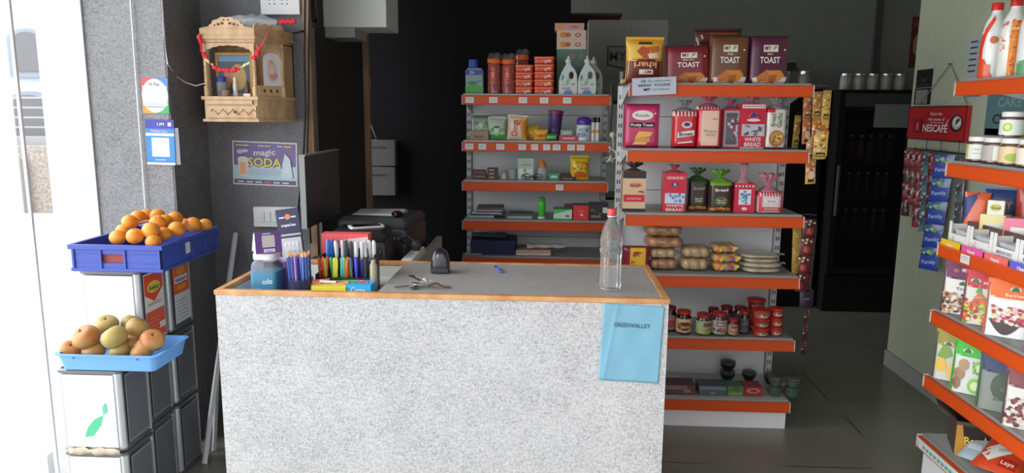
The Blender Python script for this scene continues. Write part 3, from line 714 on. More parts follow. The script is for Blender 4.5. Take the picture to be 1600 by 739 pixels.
# distribution box on the partition
t = thing('distribution_box', 'white metal box mounted high on the dark partition, its face lit', 'box', (-1.2, 4.05, 2.03))
m = M((.66, .69, .66), .45)
B(0).box(.0, .335, -.15, .15, 0, .42, m).ob('casing', t, bevel=.004)
B(0).box(.002, .16, -.13, .12, -.05, -.0005, M((.35, .36, .35), .5)).ob('cable_duct', t)
# stacked white stabilisers on the back panel
KZ[0] = .05
for i, (y0, y1, lb) in enumerate(((219, 259, 'upper of two grey-white boxes fixed on the dark back panel'), (261, 305, 'lower of two grey-white boxes fixed on the dark back panel'))):
    a = onY(571, y1, 4.93); b = onY(617, y0, 4.93)
    t = thing('voltage_box', lb, 'box', (a.x, 4.998, a.z)); w_, h_ = b.x-a.x, b.z-a.z
    B(0).box(0, w_, -.07, 0, 0, h_, M((.11, .11, .108), .8)).ob('casing', t, bevel=.003); B(0).box(w_*.08, w_*.7, -.072, -.07, h_*.68, h_*.74, M((.03, .03, .03), .5)).ob('vent_slot', t)
KZ[0] = 1

# ================================================================ SIDE DESK, MONITOR, PRINTERS
t = thing('side_desk', 'low dark desk with pale side behind the counter holding the printers', 'desk', (-.86, 3.35, 0))
B(0).box(-.33, .27, -.40, .30, .845, .87, M((.10, .09, .085), .5)).ob('desktop', t)
B(0).box(.25, .27, -.40, .30, 0, .845, M((.30, .29, .275), .6)).ob('side_panel', t)
B(0).box(-.33, -.31, -.40, .30, 0, .845, M((.10, .09, .085), .5)).ob('side_panel', t)
B(0).box(-.31, .25, .28, .30, .2, .845, M((.10, .09, .085), .5)).ob('back_panel', t)
B(0).box(.273, .298, -.40, .40, .80, .955, M((.42, .41, .38), .6)).ob('edge_board', t)
def printer(name, cx, cy, z, w_, d_, h_, rz, label, light=False):
    t = thing(name, label, 'printer', (cx, cy, z), rz); m = M((.018, .018, .02), .35)
    B().rrect([(w_/2-.01, d_/2-.01, 0), (w_/2, d_/2, .01), (w_/2, d_/2, h_*.75), (w_/2-.006, d_/2-.006, h_*.8)], m, rad=.06).ob('body', t)
    B().rrect([(w_/2-.004, d_/2-.004, h_*.81), (w_/2-.002, d_/2-.002, h_*.83), (w_/2-.002, d_/2-.002, h_*.93), (w_/2-.02, d_/2-.02, h_)], m if not light else M((.05, .052, .054), .5), rad=.06).ob('scanner_lid', t)
    s = B(0); s.box(-w_*.38, w_*.38, -d_/2-.004, -d_/2+.01, h_*.12, h_*.45, M((.006, .006, .006), .5)); s.ob('output_slot', t)
    s = B(0)
    for k in range(4): s.box(w_*(.2+.055*k), w_*(.2+.055*k)+.009, -d_/2-.004, -d_/2, h_*.6, h_*.65, M((.12, .12, .13), .5))
    s.ob('buttons', t); return t
p = onY(600, 335, 3.42)
printer('printer', -.80, 3.44, .87, .34, .33, .245, -.10, 'black flatbed printer with papers on its lid, on the side desk', True)
s = B(0)
for k in range(4):
    s.x = Matrix.Rotation(.06*k-.1, 4, 'Z'); s.box(-.12, .10, -.09, .09, .0005+.0022*k, .0025+.0022*k, M((.62, .63, .62), .6))
T(s.ob('paper_stack', None, (-.80, 3.44, 1.1155)), 'few loose white papers lying on the black printer lid', 'paper')
t = printer('receipt_printer', -.805, 3.06, .87, .24, .20, .235, .05, 'black receipt printer in front of the flatbed one, with a phone on it')
# phone on it
t = thing('mobile_phone', 'white framed mobile phone lying on the black receipt printer', 'phone', (-.785, 3.06, 1.106), -1.1)
B().rrect([(.036, .072, 0), (.037, .073, .002), (.037, .073, .007), (.036, .072, .009)], M((.72, .73, .74), .3), rad=.12).ob('phone_case', t)
B(0).box(-.032, .032, -.060, .060, .009, .0098, M((.01, .01, .012), .12)).ob('screen', t)
# red marked pouch
s = B(); s.ball((0, 0, .016), .024, M((.012, .006, .006), .8), 10, sx=1.2, sz=.66); s.dec(lambda u, v: (u, -.032, v), .05, .04, [('t', 'R', 0, .5, .35, (.3, .02, .02))])
T(s.ob('red_pouch', None, (-.70, 3.30, 1.1155)), 'small black pouch with red mark between the two printers', 'pouch')
# power strip on the desk edge
t = thing('power_strip', 'white plug extension strip on the edge of the side desk', 'power strip', (-.590, 3.10, .956), .0)
B().rrect([(.024, .15, 0), (.026, .152, .004), (.026, .152, .028), (.022, .148, .034)], M((.74, .74, .72), .4), rad=.15).ob('strip_body', t)
s = B(0)
for k in range(3):
    for dx, dy in ((0, .01), (-.008, -.006), (.008, -.006)): s.box(dx-.0025, dx+.0025, -.09+.08*k+dy-.0025, -.09+.08*k+dy+.0025, .0338, .0345, BLACK)
s.ob('sockets', t)
s = B(); s.ball((0, 0, .02), .026, M((.05, .05, .052), .4), 10); s.tube([(0, 0, .03), (-.04, .02, .06), (-.08, .05, .03), (-.06, .1, .01)], .005, BLACK, 6)
T(s.ob('plug', None, (-.59, 3.16, .9915)), 'black plug with curled lead in the white extension strip', 'plug')

def monitor():
    # thin screen seen from its dark back, silver left edge, next to the partition
    A = Vector((-1.045, 3.06, 1.095)); Bp = Vector((-1.045, 3.56, 1.09)); z1 = 1.405
    t = thing('computer_monitor', 'dark flat computer monitor with silver edge seen obliquely behind the pens', 'monitor', (-1.03, 3.34, .87))
    d = (Bp-A); L_ = d.length; rz = math.atan2(d.y, d.x)
    X = Matrix.Translation(A-Vector((-1.03, 3.34, .87))) @ Matrix.Rotation(rz, 4, 'Z')
    h = z1-A.z
    s = B(0); s.x = X; s.box(0, L_, -.004, .018, 0, h, M((.045, .042, .042), .35)); s.ob('screen_panel', t, bevel=.003)
    s = B(0); s.x = X; s.box(-.008, -.0005, -.004, .020, 0, h, M((.22, .235, .24), .35, .3)); s.ob('silver_edge', t)
    s = B(0); s.x = X; s.box(-.004, L_+.004, -.006, .020, h+.0005, h+.008, M((.25, .25, .26), .3, .3)); s.ob('top_edge', t)
    s = B(0); s.x = X; s.dec(lambda u, v: (L_*.52+u, -.0046, h*.3+v), .06, .06, [('e', 0, .5, .28, .28, (.012, .012, .012)), ('t', 'h', 0, .5, .3, (.08, .08, .08))]); s.ob('maker_mark', t)
    s = B(0); s.x = X; s.box(L_/2-.03, L_/2+.03, .002, .016, -.16, -.0005, M((.03, .03, .03), .4)); s.ob('neck', t)
    s = B(0); s.box(-.06, .05, -.13, .13, .0005, .012, M((.03, .03, .03), .4)); s.ob('foot', t, bevel=.003)
monitor()

# ================================================================ COUNTER
CX0, CX1, CY0, CY1, CZ = -1.122, .395, 2.34, 2.875, .985
def counter():
    t = thing('shop_counter', 'pale textured shop counter with pine edging in the middle of the shop', 'counter', (-.36, 2.6, 0))
    ox, oy = -.36, 2.6
    bx = lambda nm, x0, x1, y0, y1, z0, z1, m, bv=0: B(0).box(x0-ox, x1-ox, y0-oy, y1-oy, z0, z1, m).ob(nm, t, bevel=bv)
    bx('front_panel', CX0, CX1, CY0, CY0+.018, .0, CZ-.0015, LAMW)
    bx('side_panel', CX1-.018, CX1, CY0+.0185, CY1, 0, CZ-.0015, LAMW)
    bx('side_panel', CX0, CX0+.018, CY0+.0185, CY1, 0, CZ-.0015, LAMW)
    bx('worktop', -.575, CX1-.021, CY0+.0215, CY1-.019, CZ-.02, CZ+.012, TOPM)
    bx('back_panel', -.575, CX1-.0185, CY1-.018, CY1, .1, CZ-.0015, LAMW)
    W_ = M((.60, .66, .62), .5)
    s = B(0)
    s.box(CX0+.0185-ox, -.576-ox, CY0+.0185-oy, CY1-.02-oy, .925, .94, W_)
    s.box(CX0+.0185-ox, CX0+.024-ox, CY0+.0185-oy, CY1-.02-oy, .94, CZ-.002, W_); s.box(-.582-ox, -.576-ox, CY0+.0185-oy, CY1-.02-oy, .94, CZ-.002, W_)
    s.box(CX0+.024-ox, -.582-ox, CY1-.026-oy, CY1-.02-oy, .94, CZ-.002, W_); s.box(CX0+.024-ox, -.582-ox, CY0+.0185-oy, CY0+.024-oy, .94, CZ-.002, W_)
    s.ob('drawer_well', t)
    for nm, x0, x1, y0, y1 in (('front_edging', CX0-.004, CX1+.004, CY0-.004, CY0+.02), ('back_edging', CX0+.02, CX1-.0205, CY1-.018, CY1+.004), ('left_edging', CX0-.004, CX0+.0195, CY0+.0205, CY1+.004), ('right_edging', CX1-.02, CX1+.004, CY0+.0205, CY1+.004)):
        bx(nm, x0, x1, y0, y1, CZ-.001, CZ+.016, PINE, .002)
    bx('base_shelf', CX0+.0185, CX1-.0185, CY0+.0185, CY1-.02, .08, .1, LAMW)
counter()
ZT = CZ+.0125; ZW = .9405
# blue GREENVALLEY sheet
KZ[0] = 1.1; BOLD[0] = 0
a = onY(933, 594, CY0); b = onY(1034, 477, CY0); w_ = b.x-a.x-.006; h_ = b.z-a.z; s = B()
S = lambda u, v: (u, -.0035-.0012*math.sin(u*60)*math.sin(v*30)-.0015*math.exp(-((u+.072-.12*(v-.1))/.006)**2), v)
G = [[s.v(S(-w_/2+w_*i/44, h_*j/30)) for i in range(45)] for j in range(31)]
for j in range(30):
    for i in range(44): s.f([G[j][i], G[j][i+1], G[j+1][i+1], G[j+1][i]], M('7cb2c9', .6))
s.dec(S, w_, h_, [('t', 'GREENVALLEY', -.01, .74, .055, '41606e', 0, .60)])
T(s.ob('payment_poster', None, ((a.x+b.x)/2+.001, CY0-.002, a.z), ry=.04, solid=.0008), 'light blue GREENVALLEY sheet taped to the counter front', 'poster')
KZ[0] = 1; BOLD[0] = .022
# water bottle
def pet_bottle(x, y):
    t = thing('water_bottle', 'clear plastic water bottle with red cap standing on the counter', 'bottle', (x, y, ZT))
    m = M((.93, .95, .96), .04, trans=.92); R = .0385; s = B(); n = 28; R_ = []
    for r, z, fl in ((.5, .0, 0), (.9, .003, .1), (1, .015, .1), (.97, .03, .16), (.97, .06, .16), (.97, .09, .16), (.97, .12, .16), (1, .14, 0), (.93, .147, 0), (.97, .155, 0), (1, .165, 0), (.98, .185, .04), (.86, .205, .06), (.62, .228, .03), (.40, .243, 0), (.33, .25, 0), (.33, .262, 0)):
        R_.append([(R*r*(1-fl*abs(math.sin(3.5*a))**.6)*math.cos(a), R*r*(1-fl*abs(math.sin(3.5*a))**.6)*math.sin(a), z) for a in [2*PI*i/n for i in range(n)]])
    s.rings(R_, m); s.ob('bottle_body', t)
    B().lathe([(.0135, .258), (.0165, .26), (.0165, .278), (.0155, .281), (.001, .2815)], M((.66, .05, .04), .4), 20).ob('cap', t)
    B().lathe([(.016, .2545), (.016, .2575)], M((.9, .9, .9), .3, alpha=.8), 20).ob('cap_ring', t)
pet_bottle(.212, 2.47)
# barcode scanner
p = onZ(690, 423, ZT)
t = thing('barcode_scanner', 'black dome shaped barcode scanner standing on the counter', 'scanner', (p.x, 2.69, ZT))
B().rrect([(.034, .030, 0), (.036, .032, .004), (.036, .030, .03), (.033, .026, .055), (.025, .02, .078), (.012, .012, .090), (.002, .002, .093)], M((.012, .013, .02), .22, coat=.5), rad=.3).ob('housing', t)
s = B(); s.box(-.032, .032, -.0335, -.028, .006, .022, M((.05, .05, .06), .3)); s.ob('base_grip', t)
s = B(); s.ball((-.006, -.0235, .066), .007, M((.35, .36, .4), .2), 10, sx=.5, sy=.4, sz=1.4); s.ob('indicator', t)
# lighter/pen
p = onZ(781, 427, ZT)
t = thing('blue_pen', 'short blue pen lying on the counter right of the scanner', 'pen', (p.x+.004, p.y, ZT+.0062), .18, rx=0)
B().tube([(0, 0, 0), (-.008, .075, 0)], .006, M((.10, .15, .5), .35), 10).ob('barrel', t); B().tube([(-.008, .076, 0), (-.0095, .092, 0)], .0062, BLACK, 10).ob('cap', t)
# keys
def keys():
    p = onZ(655, 452, ZT); t = thing('key_bunch', 'bunch of metal keys lying near the front edge of the counter', 'keys', (p.x, p.y+.014, ZT)); t.scale = (1.25, 1.25, 1.5); rn = random.Random(4)
    mk = M((.55, .54, .50), .3, .9); md = M((.12, .11, .10), .4, .6)
    for i in range(7):
        a = rn.uniform(0, 6.28); X = Matrix.Translation((rn.uniform(-.02, .03), rn.uniform(-.008, .012), .003+.0035*i)) @ Matrix.Rotation(a, 4, 'Z') @ Matrix.Rotation(rn.uniform(-.3, .3)*min(1, i), 4, 'Y')
        s = B(0); s.x = X; mm = mk if i % 3 else md
        s.lathe([(.010, -.001), (.010, .001)], mm, 14, -.012, 0, sx=1, sy=.9); s.box(-.004, .026, -.0028, .0028, -.0009, .0009, mm)
        for k in range(4): s.box(.006+.005*k, .009+.005*k, -.0045, -.0028, -.0009, .0009, mm)
        s.ob('key', t)
    s = B(); n = 20; s.rings([[(-.0+.014*math.cos(2*PI*i/n)+.001*math.cos(q), .014*math.sin(2*PI*i/n), .012+.001*math.sin(q)) for q in [2*PI*j/6 for j in range(6)]] for i in range(n+1)], mk); s.ob('key_ring', t)
    s = B(); s.tube([(.02, .0, .006), (.045, .006, .012), (.065, .004, .004), (.085, .006, .003)], .003, M((.16, .05, .04), .5), 6); s.tube([(-.03, .0, .006), (-.055, -.004, .004), (-.07, -.004, .003)], .002, md, 6); s.ob('cord', t)
keys()
# jar of clear water with blue label, soundbox on top
KZ[0] = .5
x, y = onY(419, 440, 2.46).x, 2.46
t = thing('plastic_jar', 'clear square plastic jar with blue label in the left corner of the counter', 'jar', (x, y, ZW))
B().rrect([(.042, .042, 0), (.045, .045, .006), (.045, .045, .12), (.042, .042, .135), (.036, .036, .142), (.036, .036, .148)], M((.85, .88, .9), .08, trans=.85), rad=.14).ob('jar_body', t)
s = B(); s.rrect([(.0462, .0462, .03), (.0462, .0462, .105)], M((.05, .22, .36), .35), rad=.14); s.dec(lambda u, v: (u, -.0464, v), .09, .15, [('t', 'colo', .18, .5, .12, 'b9d6e6', .1, .4), ('e', -.2, .28, .2, .07, '3a6f8f')]); s.ob('label', t)
B().rrect([(.040, .040, .1485), (.041, .041, .151), (.041, .041, .166), (.038, .038, .169)], M((.75, .77, .8), .3), rad=.3).ob('lid', t)
t = thing('payment_soundbox', 'white and purple payment box standing on the clear jar lid', 'payment box', (x+.002, y, ZW+.1695), .55)
s = B(0); s.prism([(-.001, 0), (-.001, 0)], 0, 0, WHITE) if 0 else None
s.x = Matrix.Rotation(PI/2, 4, 'Z')
s.prism([(-.036, 0), (.036, 0), (.036, .012), (-.006, .072), (-.022, .072), (-.034, .03)], -.045, .045, M((.74, .74, .77), .35)); s.ob('housing', t, bevel=.004)
# purple sloping face
s = B(); 
import mathutils
yA, zA, yB, zB = -.0355, .009, -.0225, .074
def Sf(u, v): k = v/.085; return (u, -.036+.0*k-.004*(k < 0)+.030*k-.0015, .006+.068*k)
s.x = Matrix()
s.dec(lambda u, v: (u, -.040+.0155*v/.075, v+.003), .088, .072, [('r', -.5, .5, 0, 1, '44265c'), ('r', -.24, .24, .28, .84, '8f8a86'), ('r', -.2, .22, .05, .2, 'a9a4b4'), ('r', -.15, .15, .09, .13, '5a4a6a'), ('r', -.22, .1, .9, .94, 'b9b4c4')])
s.rings([[(-.044, -.040, .003), (.044, -.040, .003), (.044, -.034, .003), (-.044, -.034, .003)], [(-.044, -.0245, .075), (.044, -.0245, .075), (.044, -.018, .075), (-.044, -.018, .075)]], M('44265c', .4)); s.ob('face_plate', t)
# QR stand without code
a = onY(458, 395, 2.60)
t = thing('payment_stand', 'dark blue upright payment stand with grey panel behind the pencils', 'payment stand', (a.x+.012, 2.60, ZW+.004), .10)
t.rotation_euler = (-.10, -.13, .05)
B(0).box(-.044, .044, 0, .006, .0, .30, M('1a1a30', .4)).ob('back_board', t, bevel=.002)
s = B(0); s.dec(lambda u, v: (u, -.0002, v), .088, .30, [('r', -.48, .48, .70, .985, '1d1d36'), ('r', -.44, .44, .07, .64, '8a8c90'), ('r', -.46, .46, .665, .69, '7c7f88'), ('r', -.30, .30, .10, .60, '97999c'), ('t', 'accepted here', -.0, .80, .035, 'b9bcc6', 0, .62), ('e', .0, .9, .12, .035, 'a05a3a'), ('r', -.36, -.14, .885, .905, '8890a8'), ('r', .14, .36, .885, .905, '8890a8')]+[('e', -.25+.17*i, .56, .05, .015, 'b0b2b6') for i in range(4)]); s.ob('printed_panel', t)
B().lathe([(.042, -.0), (.042, .006), (.02, .01)], M('1a1a30', .4), 20, 0, .012).ob('foot', t)
s = B(0); s.box(-.05, .05, -.03, .03, 0, .125, M('5a3a78', .5)); s.box(-.052, .052, -.032, .032, .1255, .130, M('8b7fa0', .4))
T(s.ob('purple_box', None, (onY(447, 410, 2.55).x-.01, 2.535, ZW)), 'purple carton with pale top behind the pencil tub', 'box')

# pencil tub with pencils
px_ = onY(470, 430, 2.46).x; py_ = 2.455
t = thing('pencil_tub', 'dark clear plastic tub filled with blue pencils near the front edge', 'tub', (px_, py_, ZW))
B().lathe([(.038, 0), (.041, .004), (.044, .075), (.0455, .075), (.0455, .080), (.0425, .080), (.040, .008), (.001, .006)], M('303048', .15, alpha=.55), 24, cap=False).ob('tub_shell', t)
B().lathe([(.0445, .012), (.0452, .035)], M('6b6470', .5), 24, cap=False).ob('paper_band', t)
def pencil(c):
    s = B(0); m = M(c, .35); tip = M('b98e62', .6)
    s.lathe([(.0038, 0), (.0038, .150)], m, 6); o = s.ob('pencil')
    B(0).lathe([(.0038, .1502), (.0012, .166)], tip, 6).ob('wood_tip', o); B(0).lathe([(.0012, .1661), (.0002, .170)], M((.03, .03, .03)), 6).ob('lead', o); return o
pc = ['27407c', '232a55', '5a3f86', '31599a', '7a6a9c']; PR = [T(pencil(c), 'pencil', 'pencil', 'pencils standing in the clear tub') for c in pc]; fst = set(); rn = random.Random(8)
cn = {0: 'mid blue', 1: 'navy blue', 2: 'purple', 3: 'bright blue', 4: 'pale violet'}
for i in range(18):
    row = i//6; k = i % 6; c = (i*2+row) % 5
    X = px_+(-.030+.012*k)*(1 if row else .92); Yy = py_-.022+.020*row+(.004 if k % 2 else 0); lb = '%s pencil in the tub, %s row, %s from the left' % (cn[c], ['front', 'middle', 'back'][row], ['first', 'second', 'third', 'fourth', 'fifth', 'last'][k])
    lx, ly = rn.uniform(-.05, .05), rn.uniform(-.06, .06)
    if c not in fst: o = PR[c]; fst.add(c); o.location = (X, Yy, ZW+.0085); o.rotation_euler = (ly, lx, 0); o['label'] = lb
    else: o = dup(PR[c], (X, Yy, ZW+.0085), rx=ly, ry=lx, label=lb)
# black two-tier pen organiser
ox0, ox1 = onY(492, 440, 2.50).x, onY(577, 440, 2.50).x
t = thing('pen_organiser', 'black two-step pen organiser in the counter well', 'pen organiser', ((ox0+ox1)/2, 2.56, ZW)); W_ = ox1-ox0; bk = M((.02, .02, .023), .45)
s = B(0); s.box(-W_/2, W_/2, -.10, .10, 0, .028, bk); s.ob('tray_base', t)
for nm, y0, y1, zt in (('front_bin', -.055, .02, .10), ('rear_bin', .022, .10, .15)):
    s = B(0); zf = .072 if nm[0] == 'f' else .128
    s.box(-W_/2, W_/2, y0, y0+.003, .0285, zf, bk); s.box(-W_/2, W_/2, y1-.003, y1, .0285, zt, bk)
    n = 5 if nm[0] == 'f' else 3
    for k in range(n+1):
        xx = -W_/2+(W_-.003)*k/n; s.box(xx, xx+.003, y0+.003, y1-.003, .0285, zf if k not in (0, n) else zf+.01, bk)
    s.ob(nm, t)
def pen(c, capc=None, L_=.135, r=.0048):
    s = B(); s.lathe([(.002, 0), (r, .006), (r, L_*.62)], M(c, .35), 8); o = s.ob('pen')
    B().lathe([(r*1.12, L_*.621), (r*1.12, L_-.006), (r*.8, L_)], M(capc or c, .3), 8).ob('cap', o)
    B(0).box(r, r+.002, -.0016, .0016, L_*.66, L_*.95, M(capc or c, .3)).ob('clip', o); return o
rn = random.Random(11)
KZ[0] = .55
frontc = [('8f3a2c', 'brown-red'), ('c4452c', 'red'), ('c4452c', 'red'), ('8a7d2a', 'olive'), ('4f9a60', 'green'), ('d4d43a', 'yellow'), ('d4d43a', 'yellow'), ('3f9fb8', 'turquoise'), ('6fae3a', 'leaf green'), ('e0603a', 'orange'), ('e0603a', 'orange'), ('46705a', 'dark green'), ('3a30b0', 'violet'), ('3a30b0', 'violet'), ('2e2e6a', 'indigo'), ('7c8086', 'grey'), ('2c3038', 'black'), ('2c3038', 'black')]
backc = [('2f5fa0', 'blue'), ('2f5fa0', 'blue'), ('28508c', 'dark blue'), ('28508c', 'dark blue'), ('cfd3d6', 'white'), ('cfd3d6', 'white'), ('5d7a6a', 'green-grey'), ('30343c', 'black'), ('30343c', 'black'), ('6fa0a8', 'aqua'), ('d9b0b8', 'pink-white'), ('7a4038', 'maroon'), ('6f9fb0', 'light teal'), ('8a3f3a', 'dull red'), ('9fb8c0', 'pale blue'), ('dfe3e6', 'white')]
ords = ['first', 'second', 'third', 'fourth', 'fifth', 'sixth', 'seventh', 'eighth', 'ninth', 'tenth', 'eleventh', 'twelfth', 'thirteenth', 'fourteenth', 'fifteenth', 'sixteenth', 'seventeenth', 'eighteenth']
PEN = {}
cxo = (ox0+ox1)/2
for (lst, yb, L_, row) in ((frontc, 2.56-.018, .108, 'front'), (backc, 2.56+.062, .158, 'rear')):
    n = len(lst); nb = 5 if row == 'front' else 3
    for i, (c, nm) in enumerate(lst):
        u = (i+.5)/n; b_ = int(u*nb); uc = (b_+.5)/nb; u2 = uc+(u-uc)*.86
        X = cxo-W_/2+W_*u2; lean = rn.uniform(-.09, .09) if abs(u2-uc) < .35/nb else (-.05 if u2 > uc else .05)
        lb = '%s pen in the %s bin of the black organiser, %s from the left' % (nm, row, ords[i]); k = (c, L_)
        loc = (X, yb+rn.uniform(-.018, .018), ZW+.0295)
        if k not in PEN: PEN[k] = o = T(pen(c, 'd8dadc' if row == 'rear' and i > 8 else None, L_, .0056 if row == 'rear' else .005), lb, 'pen', 'pens in the black organiser'); o.location = loc; o.rotation_euler = (rn.uniform(-.1, .1), lean, rn.uniform(-1, 1))
        else: dup(PEN[k], loc, rz=rn.uniform(-1, 1), rx=rn.uniform(-.1, .1), ry=lean, label=lb)
# red printed carton behind the pens
def carton(name, x0, x1, y0, y1, Yf, zb, d, base, decs, label, cat='box', rz=0, side=None, group=None, lid=None):
    a = onY(x0, y1, Yf); b = onY(x1, y0, Yf); w_ = b.x-a.x; h_ = b.z-(zb if zb is not None else a.z); z_ = zb if zb is not None else a.z
    s = B(0); s.box(-w_/2, w_/2, 0, d, 0, h_, M(side or base, .5)); s.dec(lambda u, v: (u, 0, v), w_, h_, [('r', -.5, .5, 0, 1, base)]+decs)
    return T(s.ob(name, None, ((a.x+b.x)/2, Yf, z_), rz), label, cat, group)
carton('printed_carton', 503, 575, 366, 400, 2.67, ZW, .05, 'b8484c', [('p', [(.0, .9), (.5, .95), (.5, .7), (.2, .75)], 'd8c0c4'), ('p', [(-.5, .2), (-.1, .2), (-.3, .6), (-.5, .6)], '9a3038')], 'red and white carton standing behind the pens')
carton('crayon_box', 487, 540, 448, 470, 2.415, ZW, .09, 'c8b830', [('r', -.4, .4, .2, .5, 'd8cc60')], 'yellow flat box at the front of the counter well', side='b8b040')
carton('crayon_box', 541, 579, 446, 470, 2.42, ZW, .08, '2f9ad0', [('t', 'Camy', 0, .75, .3, 'd8ecf4', 0, .6)], 'bright blue small box with white writing beside the yellow box')
s = B(); rn = random.Random(2)
cs = ['9a4038', '3f7a48', 'a86a50', '50585c', 'a04a58', '3a6a50', 'b0a8a0']
for i in range(14):
    a = cxo-W_/2+.006+W_*.9*rn.random(); yy = 2.445+rn.random()*.012; z = ZW+.036+rn.random()*.008
    s.tube([(a-.028, yy, z+.012+rn.random()*.02), (a+.028, yy+.004, z+.014+rn.random()*.02)], .005, M(cs[i % 7], .4), 6)
o = T(s.ob('pen_jumble'), 'jumble of marker caps and sticks lying in the front tray of the organiser', 'pens'); o['kind'] = 'stuff'
s = B(); s.lathe([(.012, 0), (.013, .004), (.013, .12), (.008, .13), (.008, .14)], M((.5, .45, .3), .3, alpha=.7), 12); T(s.ob('glue_bottle', None, (ox1+.016, 2.50, ZW)), 'small yellowish glue bottle at right end of the organiser', 'bottle')
KZ[0] = 1
# ================================================================ GONDOLAS
ORANGE = M((.66, .075, .004), .5); LIPG = M((.34, .35, .34), .4, .2); PANEL = M((.84, .845, .86), .5); UPR = M((.70, .71, .72), .45); DARKS = M((.03, .03, .03), .7)
def gondola(label, loc, rz, W, D, zs, tags, up_left=True, up_right=True, base=True, panel=True, ztop=None, last_grey=False):
    t = thing('display_rack', label, 'display rack', loc, rz)
    ztop = ztop or zs[0]-.02
    if panel:
        s = B(0); z = .0
        while z < ztop-.01:
            z2 = min(z+.395, ztop); s.box(.012, W-.012, D-.012, D-.002, z+.0015, z2-.0015, PANEL); z = z2
        s.box(.012, W-.012, D-.0115, D-.006, 0, ztop, DARKS); s.ob('back_panel', t)
    for on, x in ((up_left, -.022), (up_right, W-.008)):
        if not on: continue
        s = B(0); s.box(x, x+.03, D-.045, D-.002, 0, ztop+.02, UPR); z = .12
        while z < ztop-.03:
            for dx in (.006, .018): s.box(x+dx, x+dx+.005, D-.0462, D-.045, z, z+.022, DARKS)
            for dy in (.010, .026): s.box(x+.0299, x+.0306, D-.045+dy, D-.045+dy+.005, z, z+.022, DARKS)
            z += .05
        s.ob('upright', t)
    for i, z in enumerate(zs):
        s = B(0); isb = base and i == len(zs)-1
        s.box(0, W, .004, D-.0465, z-.012, z, LIPG if not isb else M((.45, .46, .44), .5)); s.box(0, W, 0, .004, z-.016, z+.002, LIPG)
        if isb: s.box(.004, W-.004, .012, .03, 0, z-.058, PANEL)
        sh = s.ob('shelf', t)
        s = B(0); s.box(-.004, W+.004, -.014, -.0005, z-.06, z-.010, ORANGE if not (last_grey and isb) else ORANGE); s.box(-.004, W+.004, -.017, -.0142, z-.062, z-.057, ORANGE); s.box(-.004, W+.004, -.017, -.0142, z-.013, z-.008, ORANGE)
        s.ob('price_rail', sh, bevel=.0015)
        for x in (-.0075, W+.0045): B(0).box(x, x+.003, -.017, .004, z-.062, z-.006, M((.7, .7, .68), .4)).ob('rail_end', sh)
        if not isb:
            for nm, x in (('bracket', -.003), ('bracket', W+.001)):
                s = B(0); x_ = x
                a = [(x_, .02, z-.013), (x_, D-.03, z-.013), (x_, D-.03, z-.10), (x_, D-.12, z-.085), (x_, .06, z-.03), (x_, .02, z-.03)]
                s.rings([[(p[0], p[1], p[2]) for p in a], [(p[0]+.002, p[1], p[2]) for p in a]], UPR); s.ob(nm, sh)
        for (u0, u1) in tags.get(i, []):
            s = B(0); s.box(u0, u1, -.0185, -.0172, z-.052, z-.018, M((.72, .72, .72), .5)); s.box(u0+.006, u1-.008, -.0188, -.0185, z-.03, z-.027, M((.4, .4, .4), .5)); s.box(u0+.006, u1-.014, -.0188, -.0185, z-.038, z-.036, M((.4, .4, .4), .5))
            s.ob('price_tag', sh)
    return t
G1Y, G2Y = 4.35, 3.6
g1z = [1.702, 1.43, 1.194, .957, .732, .40, .155]; g2z = [1.740, 1.427, 1.112, .806, .484, .158]
def g1u(px, i): return onY(px, 150, G1Y).x+.518
tg1 = {0: [(g1u(a, 0)-.001, g1u(b, 0)) for a, b in ((728, 741), (765, 778), (811, 824), (844, 857), (880, 893))], 1: [(g1u(a, 1), g1u(b, 1)) for a, b in ((727, 740), (748, 760), (776, 789), (811, 823), (831, 842), (850, 861), (865, 877), (888, 900), (903, 915))], 2: [(g1u(871, 2), g1u(883, 2))]}
gondola('white display rack with orange shelf rails at the back, left of the bread rack', (-.518, G1Y, 0), 0, .855, .41, g1z, tg1)
gondola('nearer white display rack with orange rails holding toast and bread, right of the counter', (.378, G2Y, 0), 0, .855, .42, g2z, {})
g3z = [1.735, 1.42, 1.095, .812, .532, .264]
gondola('display rack along the right wall with orange rails, cut by the photo edge', (1.6, 3.01, 0), -PI/2, 1.6, .42, g3z, {2: [(.17, .23), (.62, .68)], 5: []}, panel=False, up_left=False, ztop=1.8)
# back rack carrying cartons
t = thing('storage_rack', 'dark storage rack behind the shelves carrying big cartons', 'storage rack', (.42, 5.3, 0)); dk = M((.04, .04, .04), .6)
for x in (-.27, .72):
    for y in (-.22, .15): B(0).box(x, x+.03, y, y+.03, 0, 1.66, dk).ob('post', t)
for z in (.3, 1.0, 1.66): B(0).box(-.27, .75, -.22, .18, z, z+.02, dk).ob('shelf', t)

# ---------------------------------------------------------------- goods helpers
def meas(x0, x1, yt, Yf, zb):
    a = onY(x0, yt, Yf); b = onY(x1, yt, Yf); return (a.x+b.x)/2, b.x-a.x, (a.z+b.z)/2-zb
def G2(i): return g2z[i]+.0015
def G1(i): return g1z[i]+.0015
def P2(name, kind, x0, x1, yt, i, d, base, decs, label, cat, Yf=3.65, rack=G2, **k):
    zb = rack(i); cx, w_, h_ = meas(x0, x1, yt, Yf, zb)
    if k.get('crimp'): h_ -= k['crimp']; zb += .001
    return pack(name, kind, w_, h_, d, base, decs, (cx, Yf+d/2, zb), label, cat, **k)
